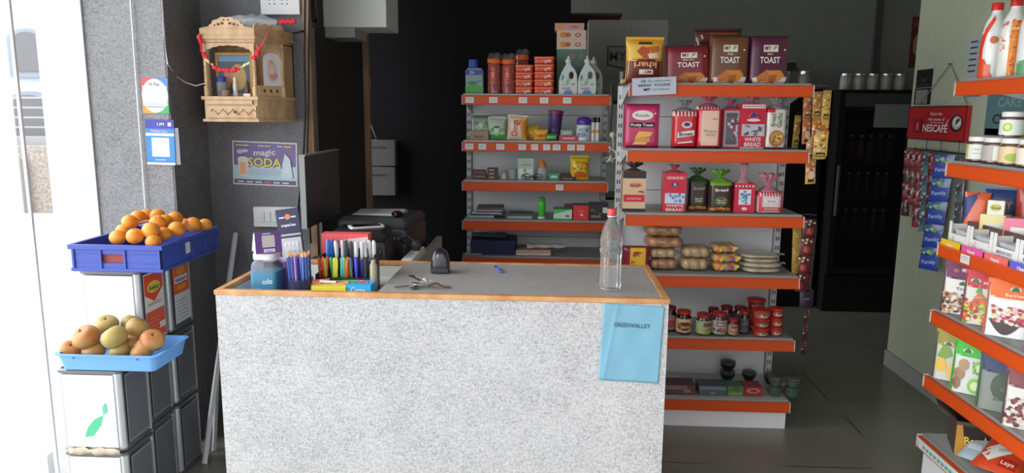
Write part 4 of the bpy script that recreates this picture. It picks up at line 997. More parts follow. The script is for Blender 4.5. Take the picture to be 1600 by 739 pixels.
# ================================================================ G2: TOAST AND BREAD
KZ[0] = .72
toastpic = lambda v: [(q[0], [(x, .21+(y-v)*1.75) for x, y in q[1]], q[2]) for q in [('p', [(-.38, v-.12), (.40, v-.14), (.45, v-.04), (-.1, v-.02), (-.42, v-.05)], 'c9b9ae'), ('p', [(-.32, v-.04), (-.06, v+.05), (.1, v+.0), (.02, v-.11), (-.26, v-.11)], 'a8632c'), ('p', [(-.05, v+.04), (.28, v+.04), (.38, v-.02), (.22, v-.10), (.02, v-.08)], 'b5702f'), ('p', [(-.02, v-.02), (.2, v-.01), (.14, v-.11), (0, v-.12)], '8f4f22')]]
def toast(x0, x1, yt, base, sub, Yf, label, rz=0, dark='000000', ry=0):
    return P2('toast_packet', 'loaf', x0, x1, yt, 0, .075, base, [('r', -.17, .19, .66, .80, 'd8d0c4'), ('t', 'MY', -.06, .735, .085, '403830', 0, .16), ('p', [(.05, .68), (.17, .74), (.15, .79), (.08, .78)], '7a9a60'), ('t', sub, 0, .615, .035, 'd9c9c0', 0, .26 if len(sub) > 4 else .14), ('t', 'TOAST', 0, .49, .125, 'e8e0da', 0, .50), ('e', .36, .70, .025, .018, 'e0d8d0')]+toastpic(.24), label, 'toast packet', Yf=Yf, rz=rz, rough=.3, ry=ry)
P2('khari_packet', 'pillow', 979, 1040, 57, 0, .07, 'c9962a', [('r', -.49, .49, .0, .50, '5e1d18'), ('e', 0, .50, .46, .05, '5e1d18'), ('r', -.42, .42, .58, .88, 'd9b055'), ('p', [(-.2, .88), (.2, .88), (.15, .94), (-.16, .94)], '4a2420'),
   ('p', [(-.25, .72), (-.1, .84), (.1, .80), (.12, .58), (.0, .52)], 'a8502c'), ('p', [(.05, .82), (.36, .86), (.38, .72), (.15, .68)], 'b5622f'), ('p', [(.05, .66), (.3, .68), (.35, .58), (.1, .56)], 'e0d4c4'), ('t', 'khari', .0, .41, .13, 'd8a070', PI, .62), ('r', -.16, .22, .20, .31, 'd9cfc0'), ('t', 'MY', .06, .255, .06, '504030', PI, .2)],
   'yellow and maroon khari packet standing upside down at the left end of the top shelf', 'khari packet', crimp=.012, rz=.05)
toast(1043, 1113, 70, '6a1520', 'MIXED FRUIT', 3.66, 'deep red toast packet leaning between the khari and the brown toast packet', ry=-.03)
toast(1112, 1173, 55, '5e3a22', 'SUJI', 3.64, 'brown toast packet in the middle of the top shelf')
toast(1174, 1237, 55, '4c1d33', 'MILK', 3.64, 'maroon-purple toast packet at the right end of the top shelf')
P2('biscuit_packet', 'pillow', 1088, 1162, 44, 0, .07, '3a1712', [('r', -.5, .5, .80, .97, '54261c'), ('t', 'S', -.36, .88, .07, 'cfc0b4', .3), ('r', -.2, .4, .93, .96, '7a4a34')], 'dark brown glossy packet rising behind the brown toast packet', 'biscuit packet', Yf=3.80, crimp=.01, rough=.2)
P2('sauce_bottle', 'cyl', 966, 984, 112, 0, .04, '10120f', [('r', -.3, .9, .1, .38, 'b08a48')], 'dark bottle with yellow label behind the khari packet', 'bottle', Yf=3.78)
# paper notice on the rail
a = onY(988, 148, 3.575); b = onY(1058, 121, 3.575); w_, h_ = b.x-a.x, b.z-a.z; s = B(0)
s.box(-w_/2, w_/2, 0, .0012, 0, h_, M('a6acb8', .6)); s.dec(lambda u, v: (u, 0, v), w_, h_, [('t', '10', -.24, .80, .16, '2c3f40', 0, .10), ('t', 'Rs discount', .12, .80, .10, '6a6a80', 0, .5), ('t', 'MANY  FOODS', 0, .56, .13, '3c4048', 0, .72), ('t', 'MY', -.16, .32, .15, '2c3440', 0, .16), ('t', 'product', .16, .32, .1, '70748a', 0, .34)])
T(s.ob('paper_notice', None, ((a.x+b.x)/2, 3.5785, a.z), ry=-.05), 'pale paper notice with printed lines hanging on the top rail of the bread rack', 'notice')

KZ[0] = .66
P2('toast_packet', 'loaf', 977, 1033, 162, 1, .07, 'a11e50', [('e', 0, .74, .30, .11, 'd8cfc8'), ('t', 'Rusk', 0, .74, .07, '6a8a70', 0, .4), ('e', 0, .74, .31, .12, 'a11e50') if 0 else ('e', .35, .78, .025, .02, 'e0d8d4'), ('r', -.36, .34, .47, .58, '181214'), ('t', 'Fruity Toast', -.01, .525, .06, 'e0d8d0', 0, .62), ('p', [(-.2, .22), (.22, .26), (.3, .36), (-.1, .38)], 'c99a4a'), ('p', [(-.2, .14), (.22, .14), (.22, .24), (-.2, .22)], 'b5803a'), ('p', [(-.28, .08), (.1, .08), (.16, .13), (-.2, .14)], 'd0a860')], 'magenta Fruity Toast packet at the left of the second shelf', 'toast packet', rough=.3)
def stripes(n, v0, v1, c, c2=None): return [('r', -.5+i/n, -.5+(i+.5)/n, v0, v1, c) for i in range(n)]
P2('bread_loaf', 'loaf', 1053, 1092, 172, 1, .11, 'a81a26', stripes(7, .84, .97, 'd0c0c0')+[('r', -.5, .5, .0, .05, '14121a'), ('e', .05, .62, .22, .09, 'd8b0b0'), ('e', .05, .63, .12, .05, '2c2a60'), ('p', [(-.32, .28), (.36, .34), (.36, .48), (-.30, .42)], 'd8d8da'), ('t', 'Brown', .02, .38, .10, '202028', .08, .55), ('p', [(-.3, .12), (.3, .16), (.3, .2), (-.3, .16)], 'cfc0c0')], 'red striped bread bag beside the Fruity Toast packet', 'bread', neck=(.045, .7, (.25, .24, .26)), rough=.25)
P2('bread_loaf', 'loaf', 1091, 1131, 166, 1, .11, 'b5202c', [('r', -.34, .34, .0, .90, 'c9ab98'), ('t', '8/12', .2, .7, .04, '6a5a54', 0, .2), ('t', 'Please', .02, .42, .07, '9a8478', 0, .5), ('t', 'expiry', .04, .34, .07, '9a8478', 0, .4)]+stripes(8, .93, 1, 'd8c8c8'), 'bread loaf showing plain crumb between red bag edges, second shelf middle', 'bread', neck=(.055, .9, (.45, .12, .18)), rough=.25)
P2('bread_loaf', 'box', 1131, 1158, 170, 1, .10, '98203a', [('r', -.42, .42, .05, .95, '8f9198'), ('r', -.32, .32, .10, .90, '5a565e')]+[('e', -.3+.12*i, v, .035, .012, '2c2a30') for i in range(6) for v in (.14, .19, .82, .87)]+[('n', -.2, .3, .3, .7, 14, .12, ['8a3a48', 'a8a4aa', '54303a']), ('r', .22, .3, .3, .75, 'a8a8ae')], 'bread bag with grey dotted window panel, narrow, left of the White Bread', 'bread', Yf=3.68, side='98203a', neck=(.045, .8, (.40, .12, .2)))
P2('bread_loaf', 'box', 1159, 1198, 162, 1, .11, 'a81a30', [('r', -.46, .46, .90, .98, 'c9c0c2'), ('r', -.46, .46, .0, .04, 'c9c0c2')]+[('e', -.38+.11*i, v, .03, .013, '28202a') for i in range(8) for v in (.94, .02)]+[('e', 0, .72, .2, .09, 'c04a58'), ('p', [(-.18, .68), (.22, .72), (0, .82), (-.1, .78)], '3a3060'), ('e', 0, .64, .28, .03, 'd0c0c4'), ('r', -.46, .46, .29, .55, 'a0a2a8'), ('n', -.4, .4, .32, .52, 18, .07, ['5c5e66', '7c7e86', '3c3e48']), ('t', 'WHITE', 0, .215, .085, 'ddd0d2', 0, .66), ('t', 'BREAD', 0, .105, .085, 'ddd0d2', 0, .66)], 'White Bread bag with black dotted border on the second shelf', 'bread', Yf=3.655, side='a81a30', neck=(.03, .8, (.5, .25, .3)))
P2('bread_loaf', 'loaf', 1199, 1232, 168, 1, .08, 'b9b4b0', [('r', -.5, -.1, .88, 1, 'b52430'), ('t', 'Garlic', .12, .70, .12, '3c6a40', PI/2, .7), ('t', 'Bread', -.18, .70, .10, '55754f', PI/2, .6), ('e', .02, .26, .36, .2, '8a5a34'), ('e', .02, .27, .30, .15, 'a87a44'), ('n', -.2, .25, .16, .38, 12, .09, ['8a4a2c', 'c9a45a', '7a7a3c']), ('r', -.5, .5, .0, .03, 'a82838')], 'Garlic Bread bag with green sideways writing at the right end of the second shelf', 'bread', neck=(.05, .8, (.3, .28, .28)), rough=.25)

# third shelf
KZ[0] = .62
P2('bread_loaf', 'box', 974, 1010, 268, 2, .10, 'b59a7c', [('r', -.5, .5, .83, 1, '2c1c18'), ('r', -.5, .5, .0, .07, '2c1a16'), ('r', -.46, .46, .24, .42, 'a82030'), ('e', .05, .66, .28, .07, 'a87a5c'), ('t', 'Bread', .04, .66, .07, '7a3030', .1, .4), ('t', '400g', .3, .5, .05, '4a3428', 0, .26), ('t', 'NUTRITION', 0, .32, .04, 'd8b8b0', 0, .6)], 'tan bread bag with dark frilly top at the left of the third shelf', 'bread', side='9a7a60', neck=(.04, 1.0, (.06, .045, .04)))
P2('bread_loaf', 'box', 1039, 1073, 270, 2, .10, 'b01c30', [('r', -.4, .4, .84, .90, 'd0a8a8')]+[('e', -.34+.17*i, .87, .05, .014, '9a2030') for i in range(5)]+[('e', -.02, .70, .2, .07, '503060'), ('t', 'R', 0, .70, .08, 'e0d0d0'), ('r', -.46, .46, .22, .48, 'b0bcc8'), ('n', -.4, .4, .25, .45, 16, .08, ['4a68a0', '6a88b0', '98a8b8']), ('t', 'WHITE', 0, .165, .07, 'e0d0d2', 0, .8), ('t', 'BREAD', 0, .06, .07, 'e0d0d2', 0, .8)], 'red White Bread bag with blue-white panel on the third shelf', 'bread', side='b01c30', neck=(.035, .6, (.5, .1, .14)))
def multigrain(x0, x1, yt, Yf, label, bright):
    return P2('bread_loaf', 'loaf', x0, x1, yt, 2, .11, '2a1a14' if bright else '201512', [('r', -.46, .46, .86, .99, '5f8a2c' if bright else '2c4420'), ('t', 'Bread', 0, .72, .10, 'c9b8b0' if bright else '8a7a74', .06, .55), ('e', 0, .36, .26, .13, '5a7a3a' if bright else '3c4c2c'), ('e', 0, .36, .22, .10, '1c1410'), ('t', 'MULTI', 0, .39, .05, 'c9c0a8', 0, .34), ('t', 'GRAIN', 0, .32, .05, 'c9c0a8', 0, .34), ('r', -.48, .48, 0, .16, '7a4a28'), ('n', -.42, .42, .02, .15, 16, .07, ['a8622c', '6a3a1c', 'b87a3c'])], label, 'bread', Yf=Yf, neck=(.05, 1.0, (.16, .36, .05) if bright else (.07, .14, .04)))
multigrain(1110, 1147, 283, 3.65, 'brown multigrain bread bag with bright green knot on the third shelf', True)
multigrain(1077, 1109, 280, 3.69, 'darker multigrain bread bag with green knot, standing a little further back', False)
P2('bread_loaf', 'box', 1149, 1181, 287, 2, .09, 'a82038', [('r', -.3, .3, .28, .80, 'c0c4ca'), ('n', -.24, .24, .34, .74, 14, .09, ['4a6a98', '7a94b0', '4a7a80']), ('e', 0, .14, .14, .06, 'c9b0b0')]+stripes(6, .88, .95, 'c9a8ac'), 'small red bread pack with blue-white window on the third shelf', 'bread', side='a82038', neck=(.10, .45, (.5, .25, .28)))
P2('bread_loaf', 'loaf', 1186, 1226, 300, 2, .12, 'b8b0ae', stripes(9, .80, 1, 'b0283a')+[('r', -.5, .5, .0, .12, 'b0a098'), ('r', -.46, -.36, 0, .8, 'b02838'), ('r', .38, .48, 0, .8, 'b02838'), ('e', .0, .58, .28, .1, 'c0c4c8'), ('t', 'Bread', .0, .58, .07, '8a3a48', .05, .3), ('r', -.36, .38, .14, .30, 'a82030'), ('t', 'SANDWICH', 0, .22, .08, 'd8c8c8', 0, .56)], 'short red-striped sandwich bread with tall flared bag top on the third shelf right', 'bread', Yf=3.63, neck=(.085, 1.0, (.5, .2, .26)))

# fourth shelf: bun and bread packs lying down
P2('bun_packet', 'loaf', 974, 1017, 386, 3, .08, '6e1626', [('r', -.24, .32, .06, .96, 'c99a26'), ('t', 'R', .0, .7, .2, '6a3a1c', .2, .2), ('p', [(-.18, .6), (.2, .75), (.1, .82), (-.1, .8)], '8a4a1c'), ('t', 'BUNS', .05, .17, .16, '28180c', 0, .48), ('t', 'F1', -.14, .36, .12, '28180c', 0, .12)], 'maroon and yellow buns packet standing behind the counter corner', 'bun packet')
CRUST = M((.42, .22, .12), .35, vary=.35, coat=.5); CRUST2 = M((.50, .35, .19), .35, vary=.2, coat=.5)
def lumpy(name, x0, x1, y0, y1, Yf, depth, mat, label, cat, decs=None, lumps=3, flat=.9, tie=True, seed=1, group=None):
    """bag of buns lying on its side"""
    a = onY(x0, y1, Yf); b = onY(x1, y0, Yf); W_, H_ = b.x-a.x, b.z-a.z; s = B(); R = []; n = 24; rn = random.Random(seed)
    for i in range(19):
        u = i/18; k = (1-abs(2*u-1)**5)**.5 if 0 < u < 1 else .12; k *= 1-.10*abs(math.sin(PI*u*lumps+PI*.0))*0-(.10*(1-abs(math.sin(PI*u*lumps))))
        ring = []
        for j in range(n):
            an = 2*PI*j/n; c_, s_ = math.cos(an), math.sin(an)
            yy = depth/2*k*math.copysign(abs(c_)**.7, c_); zz = H_/2*max(.15, k)*math.copysign(abs(s_)**.6, s_)*(1 if s_ < 0 else 1+.05*math.sin(u*lumps*6))
            ring.append((-W_/2+W_*u, yy+rn.uniform(-.0012, .0012), H_/2+zz+rn.uniform(-.001, .001)))
        R.append(ring)
    s.rings(R, mat)
    if decs: s.dec(lambda u, v: (u, -depth/2*.93, v), W_, H_, decs)
    o = T(s.ob(name, None, ((a.x+b.x)/2, Yf+depth/2, a.z)), label, cat, group)
    if tie:
        q = B(); R = []
        for x, r in ((W_*.47, .3), (W_*.53, .16), (W_*.60, .32)):
            R.append([(x+.004*math.sin(k*2), depth*.5*r*math.cos(2*PI*k/12), H_*.5+H_*.5*r*1.2*math.sin(2*PI*k/12)) for k in range(12)])
        q.rings(R, M((.7, .66, .6), .2, alpha=.6), cap=False); q.ob('bag_end', o)
    return o
zs3 = G2(3)
def stack(items, Yf=3.66):
    z = zs3
    for it in items: pass
def lump_at(x0, x1, h, z, *a, **k):   # helper with known base height
    Yf = a[0]; p0 = onY(x0, 420, Yf); p1 = onY(x1, 420, Yf)
    o = lumpy(a[2], x0, x1, 420, 420, Yf, a[1], *a[3:], **k) if 0 else None
def bag(nm, x0, x1, h, z, Yf, depth, mat, label, cat, **k):
    px0, px1 = x0, x1
    # photo rows that give this height at this distance
    b_ = onY(px0, 400, Yf); sc_ = (onY(px0, 400, Yf).z-onY(px0, 401, Yf).z)
    y1 = 400+(b_.z-z)/sc_; y0 = y1-h/sc_
    o = lumpy(nm, px0, px1, y0, y1, Yf, depth, mat, label, cat, **k); o.location.z = z; return o
h1 = .058
zz = zs3; bag('bun_bag', 1014, 1062, h1, zz, 3.665, .16, CRUST, 'bottom bun bag in the tall left stack of the fourth shelf', 'buns', seed=1); zz += h1+.001
bag('bun_bag', 1013, 1061, h1-.006, zz, 3.665, .16, CRUST2, 'second bun bag from the bottom of the tall left stack', 'buns', seed=2); zz += h1-.005
bag('bun_bag', 1009, 1072, h1, zz, 3.66, .17, CRUST, 'third bun bag from the bottom of the tall left stack', 'buns', seed=3, tie=False); zz += h1+.001
bag('bun_bag', 1008, 1071, h1+.008, zz, 3.66, .17, CRUST, 'topmost pinkish bun bag of the tall left stack', 'buns', seed=4, tie=False)
bag('bun_bag', 1064, 1111, .062, zs3, 3.66, .16, CRUST2, 'lower bun bag second from the left on the fourth shelf', 'buns', seed=5); bag('bun_bag', 1066, 1113, .060, zs3+.063, 3.67, .15, CRUST2, 'upper bun bag second from the left on the fourth shelf', 'buns', seed=6)
YB = M((.50, .34, .12), .3, vary=.45, coat=.5); yd = [('n', -.4, .4, .2, .8, 12, .09, ['c98a2c', 'a83a2c', 'd8b84a', '5a4a8a'])]
bag('pav_bag', 1114, 1158, .045, zs3, 3.66, .15, YB, 'bottom of three yellow printed bread bags stacked on the fourth shelf', 'bread', decs=yd, seed=7); bag('pav_bag', 1112, 1161, .042, zs3+.046, 3.66, .15, YB, 'middle one of three yellow printed bread bags', 'bread', decs=yd, seed=8); bag('pav_bag', 1113, 1155, .045, zs3+.089, 3.69, .14, YB, 'topmost of three yellow printed bread bags', 'bread', decs=yd, seed=9)
FL = M((.50, .44, .32), .25, vary=.15, coat=.6)
bag('flatbread_bag', 1162, 1226, .022, zs3, 3.64, .19, FL, 'bottom flatbread bag at the right of the fourth shelf', 'flatbread', seed=10, lumps=1, tie=False); bag('flatbread_bag', 1160, 1228, .024, zs3+.023, 3.65, .19, FL, 'second flatbread bag from the bottom, fourth shelf right', 'flatbread', seed=11, lumps=1)
bag('flatbread_bag', 1162, 1222, .020, zs3+.048, 3.66, .18, FL, 'third flatbread bag with orange strip, fourth shelf right', 'flatbread', seed=12, lumps=1, decs=[('r', -.2, .2, .2, .8, 'b5602c')], tie=False); bag('flatbread_bag', 1158, 1226, .018, zs3+.069, 3.67, .18, FL, 'topmost flatbread bag in thin clear film, fourth shelf right', 'flatbread', seed=13, lumps=1)

# fifth shelf: jars and tubs
KZ[0] = .85
def jar(name, cx, yb, z, r, h, body, lidc, labc, decs, label, cat='jar', lid_h=.018, group=None):
    s = B(); s.lathe([(r*.85, 0), (r, .004), (r, h*.72), (r*.82, h*.80), (r*.82, h-lid_h)], M(body, .15, coat=.5), 20)
    o = T(s.ob(name, None, (cx, yb, z)), label, cat, group)
    B().lathe([(r*.86, h-lid_h), (r*.92, h-lid_h+.001), (r*.92, h-.003), (r*.8, h), (.001, h)], M(lidc, .35), 20).ob('lid', o)
    if labc:
        q = B(); R = r+.0006; q.lathe([(R, h*.10), (R, h*.68)], M(labc, .45), 20, cap=False)
        if decs: q.dec(surf('cyl', 2*R, h, 0), 2*R, h, decs)
        q.ob('label', o)
    return o
def J(name, x0, x1, yt, Yc, i, *a, z=None, **k):
    zb = G2(i) if z is None else z; cx, w_, h_ = meas(x0, x1, yt, Yc, zb); return jar(name, cx, Yc, zb, w_/2, h_, *a, **k)
J('jam_jar', 1057, 1081, 484, 3.66, 4, '1c0c0a', 'a82a20', 'c9a878', [('e', 0, .36, .5, .18, '6a2418'), ('t', 'Jam', 0, .36, .14, 'd8b890', 0, .6), ('r', -.5, .5, .58, .64, 'd8c8a8')], 'dark jam jar with red lid and cream label beside the counter corner')
J('jam_jar', 1036, 1058, 478, 3.70, 4, '180c0c', '701e1c', '8a7070', [('r', -.2, .3, .2, .5, 'a03038')], 'dark jar half hidden behind the corner of the counter')
J('pickle_jar', 1088, 1112, 489, 3.65, 4, '3a4a2c', '9c2424', 'a8b890', [('r', -.1, .5, .42, .62, '8a4050'), ('n', -.5, .5, .12, .3, 14, .12, ['8a9a3c', 'b0b060', '6a8a3a'])], 'pickle jar with green label and red lid, first of the label row')
J('pickle_jar', 1113, 1137, 487, 3.65, 4, '3a3430', '9c2424', 'b4a8a0', [('r', -.3, .5, .44, .62, '7a5060'), ('t', 'Mixed', .1, .53, .09, 'd8d0c8', 0, .6), ('n', -.5, .5, .12, .32, 14, .12, ['8a6a4c', '5a4a40', 'b0a080'])], 'pickle jar with white and purple label, second of the label row')
J('sauce_jar', 1138, 1154, 497, 3.64, 4, '2c2624', '9c2424', 'b09a8a', [('r', -.3, .4, .46, .62, '8a4a44'), ('n', -.4, .4, .12, .3, 10, .14, ['b07a50', '8a5a40'])], 'smallest jar of the label row, with peach label')
J('pickle_jar', 1156, 1172, 485, 3.68, 4, '2a2422', '8a2024', '4c4848', [('n', -.5, .5, .12, .6, 16, .1, ['8a8484', '6a6464', '302c2c'])], 'narrow jar with grey label at the right end of the label row')
for (a_, b_, y_, Yc, d) in ((1106, 1124, 480, 3.78, 'left'), (1126, 1146, 477, 3.80, 'middle'), (1147, 1168, 478, 3.78, 'right')):
    J('pickle_jar', a_, b_, y_, Yc, 4, '2c201c', '7c1c20', '5a4040', None, 'red lidded jar in the back row, %s one of three' % d)
def tubs(x0, x1, yt, n, Yc, i, c, label, deco=None, h_tot=None):
    zb = G2(i); cx, w_, H_ = meas(x0, x1, yt, Yc, zb); h = H_/n-.0005; nm = ['bottom', 'second', 'third', 'fourth']
    for k in range(n):
        s = B(); r = w_/2; s.lathe([(r*.78, 0), (r*.80, .002), (r*.92, h*.76)], M(c[k % len(c)], .35), 20)
        s.dec(surf('cyl', r*1.72, h, 0), r*1.72, h, [('e', 0, .4, .42, .22, 'b8b0a0'), ('n', -.4, .4, .2, .6, 6, .12, ['4a6a40', 'b04030'])])
        o = T(s.ob('spread_tub', None, (cx, Yc, zb+k*(h+.0005))), '%s, %s' % (label, 'topmost' if k == n-1 else nm[k]+' from the shelf' if k else 'standing on the shelf'), 'tub')
        B().lathe([(r*.94, h*.76), (r, h*.77), (r, h*.97), (r*.9, h), (.001, h)], M('a02018' if i == 4 else '7f8f8a', .35), 20).ob('lid', o)
tubs(1176, 1205, 482, 3, 3.65, 4, ['9a3028', '8c2c24', '9a5a48'], 'red lidded tub in the front middle stack')
tubs(1203, 1225, 480, 3, 3.66, 4, ['a02c20', 'a8301e', '9a2a1c'], 'red tub in the right end stack')
tubs(1168, 1197, 466, 3, 3.76, 4, ['6c3028', '7c4a34', '6a241e'], 'dim tub in the rear stack')
# base shelf
KZ[0] = .62
def bowl(x0, x1, y0, y1, Yc, label, c, n=1):
    zb = G2(5); cx, w_, _ = meas(x0, x1, y0, Yc, zb); r = w_/2; h = .055
    for k in range(n):
        o = B(); o.lathe([(r*.6, 0), (r*.95, h*.45), (r, h*.6), (r*.8, h*.62)], M(c, .2), 18); q = T(o.ob('food_cup', None, (cx, Yc, zb+k*(h+.0005))), label[k], 'cup')
        B().lathe([(r*.8, h*.63), (r*.98, h*.64), (r*.98, h*.9), (r*.7, h)], M('3a3e3c', .3), 18).ob('lid', q)
bowl(1126, 1150, 560, 590, 3.88, ['lower of two stacked black cups at the back of the bottom shelf', 'upper of two stacked black cups at the back of the bottom shelf'], '16181a', 2)
bowl(1160, 1182, 573, 590, 3.88, ['single small black cup at the back of the bottom shelf'], '16181a')
bowl(1194, 1212, 580, 597, 3.84, ['dark cup half behind the pink round tub on the bottom shelf'], '1c1e20')
bowl(1200, 1223, 600, 622, 3.66, ['green-grey tub left of two at the front right of the bottom shelf, standing on it', 'pale tub stacked on the green-grey one at left'], '3c4a44', 2)
bowl(1226, 1250, 604, 628, 3.655, ['green tub at the right front corner of the bottom shelf', 'upper green tub at the right front corner'], '37553f', 2)
zb = G2(5)
cx, w_, _ = meas(1207, 1238, 590, 3.74, zb)
o = B(); o.lathe([(w_/2*.9, 0), (w_/2, .008), (w_/2, .03)], M('7a5450', .4), 24); q = T(o.ob('round_tub', None, (cx, 3.765, zb+.002)), 'wide pinkish round tub behind the two green tubs', 'tub'); o = B(); o.lathe([(w_/2*1.03, .0302), (w_/2*1.03, .045), (w_/2*.9, .048)], M('8a6a64', .4), 24); o.ob('lid', q)
def flatbox(x0, x1, Yf, d, h, z, base, decs, label, rack=None, rz=0, side=None, name='flat_box', cat='box'):
    cx, w_, _ = meas(x0, x1, 500 if rack is None else 300, Yf, z); s = B(0); s.box(-w_/2, w_/2, 0, d, 0, h, M(side or base, .5)); s.dec(lambda u, v: (u, 0, v), w_, h, [('r', -.5, .5, 0, 1, base)]+decs)
    s.x = Matrix.Translation((0, d/2, h)) @ Matrix.Rotation(-PI/2, 4, 'X') @ Matrix.Translation((0, 0, -d/2)); 
    return T(s.ob(name, None, (cx, Yf, z), rz), label, cat)
flatbox(1030, 1092, 3.635, .10, .055, zb, '4a2c30', [('r', -.3, .3, .5, .9, '6a5254'), ('e', .3, .4, .1, .2, '6a6040')], 'flat pinkish carton nearest the counter on the bottom shelf')
flatbox(1098, 1142, 3.635, .10, .052, zb, '3c4448', [('r', -.48, .48, .6, .95, '5c6264'), ('t', 'abc', 0, .3, .3, '6c7478', 0, .2)], 'flat grey carton on the bottom shelf')
flatbox(1143, 1169, 3.64, .09, .050, zb, '3a5c34', [('e', 0, .75, .2, .2, '5a3a24'), ('r', -.4, .4, .1, .4, '5a7a3c')], 'green carton on the bottom shelf')
flatbox(1170, 1199, 3.64, .09, .050, zb, '742424', [('e', 0, .6, .35, .25, '9a7a70'), ('e', 0, .6, .25, .15, '742424')], 'red carton with pale ring on the bottom shelf')

# hanging sachet strips at the right end of the bread rack
def sachet_strip(loc, n, w_, h, cols, label, cat='sachet strip', rz=0, decs=None, grp=None, th=.012, name='sachet_strip', rx=0, lean=0, hang=.02):
    t = thing(name, label, cat, loc, rz, grp, rx)
    for k in range(n):
        c = cols[k % len(cols)]; S = surf('pillow', w_, h, th); s = B(); nu = 6; nv = 6; m = M(c, .25, coat=.4)
        for sg in (1, -1):
            G = [[s.v((S(-w_/2+w_*i/nu, h*j/nv)[0], sg*S(-w_/2+w_*i/nu, h*j/nv)[1], -h*(k+1)+h*j/nv)) for i in range(nu+1)] for j in range(nv+1)]
            for j in range(nv):
                for i in range(nu): s.f([G[j][i], G[j][i+1], G[j+1][i+1], G[j+1][i]], m)
        s.x = Matrix.Translation((lean*k, 0, -h*(k+1)))
        if decs: s.dec(S, w_, h, decs[k % len(decs)])
        s.ob('sachet', t)
    s = B(); s.tube([(0, 0, -.004), (0, 0, hang)], .0015, DARKS, 5); s.ob('hook', t); t.rotation_euler[1] = (-.05, .04, 0)[int(abs(loc[0])*997) % 3]
    return t
KZ[0] = .6
t = thing('hanging_wire', 'thin wire rod stretched sideways off the top right end of the bread rack', 'wire', (1.235, 3.66, 1.733))
B().tube([(0, 0, 0), (.10, .01, .004), (.13, .06, -.004), (.13, .16, -.01)], .0025, M((.2, .2, .2), .4, .7), 6).ob('rod', t)
yd1 = [[('r', -.45, .45, .80, .98, 'a88a48'), ('n', -.42, .42, .25, .95, 16, .14, ['b5562c', 'd8c8a8', '8a4428', 'c8a050', '6a4a30', 'c0b8a8']), ('r', -.32, .32, .08, .24, '30281c'), ('t', 'party', 0, .16, .10, 'd8c070', 0, .5)], [('r', -.45, .45, .6, .9, 'b0602c'), ('n', -.42, .42, .1, .95, 14, .14, ['c8b8a0', 'b06a38', '7a4a30', 'd0c8b8']), ('e', 0, .4, .3, .2, 'd8c8b0'), ('r', -.3, .3, .08, .2, '30281c')]]
for (px, pyt, n, w_, h, lb, Yq, cc, rz) in (
    (1262, 150, 2, .058, .115, 'orange and pale sachet strip hanging leftmost at the rack end', 3.66, ['a86848', 'b07050'], .5),
    (1277, 143, 2, .050, .125, 'orange-yellow sachet strip hanging second from the left at the rack end', 3.665, ['a07838', '98703c'], .3),
    (1287, 143, 3, .042, .11, 'yellow sachet strip hanging behind the front ones at the rack end', 3.70, ['b5882c', '8a5a2c'], .6),
    (1293, 141, 2, .046, .15, 'bright yellow sachet strip hanging at the outer end of the wire', 3.68, ['b09040', 'b89444'], .2)):
    p = onY(px, pyt, Yq); sachet_strip(p, n, w_, h, cc, lb, decs=yd1, rz=rz, th=.014)
for (px, pyt, n, w_, h, lb, Yq, rz) in ((1268, 214, 2, .056, .115, 'lower orange sachet strip whose end hangs beside the second rail', 3.67, .2), (1284, 205, 1, .070, .135, 'broad yellow sachet hanging lowest in the upper bunch', 3.645, .0)):
    p = onY(px, pyt, Yq); sachet_strip(p, n, w_, h, ['b0885a', 'b9923c'] if n > 1 else ['b09848'], lb, decs=yd1, rz=rz, th=.014)
p = onY(1247, 180, 3.70); sachet_strip(p, 1, .05, .16, ['8a7a3c'], 'greenish yellow sachet half hidden left of the upper bunch', decs=yd1, rz=.6)
KZ[0] = .5
rd = [[('r', -.42, .42, .74, .96, '20100c'), ('n', -.4, .4, .70, .92, 8, .12, ['b0a090', '98887c', '6a2c20']), ('e', 0, .35, .32, .22, '6c2420'), ('t', 'R', 0, .35, .25, '98605c')]]
t = thing('hanging_wire', 'short dark wire rod off the end of the third shelf', 'wire', (1.238, 3.70, 1.10)); B().tube([(0, 0, 0), (.06, 0, .004), (.10, .0, .0)], .0025, M((.15, .15, .15), .4, .7), 6).ob('rod', t)
p = onY(1266, 342, 3.68); sachet_strip(p, 4, .066, .094, ['3c1414', '421618'], 'dark red sachet strip with pale nuts hanging below the third shelf end', decs=rd, lean=-.006)
p = onY(1262, 453, 3.69); p.x -= .004; sachet_strip((p.x, 3.69, p.z+.001), 1, .072, .09, ['1c1826'], 'dark purple sachet hanging at the lower end of the red strip', decs=[[('t', 'mix', 0, .5, .12, '6a6478', 0, .4)]])
p = onY(1246, 352, 3.74); sachet_strip(p, 3, .055, .10, ['a08040'], 'dull yellow sachet strip hanging behind the dark red one', rz=.3, decs=[[('n', -.4, .4, .1, .9, 8, .12, ['8a6a3c', 'b09a60'])]])
p = onY(1262, 478, 3.69); sachet_strip(p, 3, .03, .085, ['3a1618'], 'narrow dark sachet strip hanging lowest towards the floor', decs=[[('n', -.4, .4, .1, .9, 6, .2, ['8a6a60', '5a2420'])]], rz=.5, hang=.12)
p = onY(1274, 352, 3.78); sachet_strip(p, 4, .04, .10, ['18181c'], 'blackish sachet strip hanging just behind the dark red one', rz=.8)
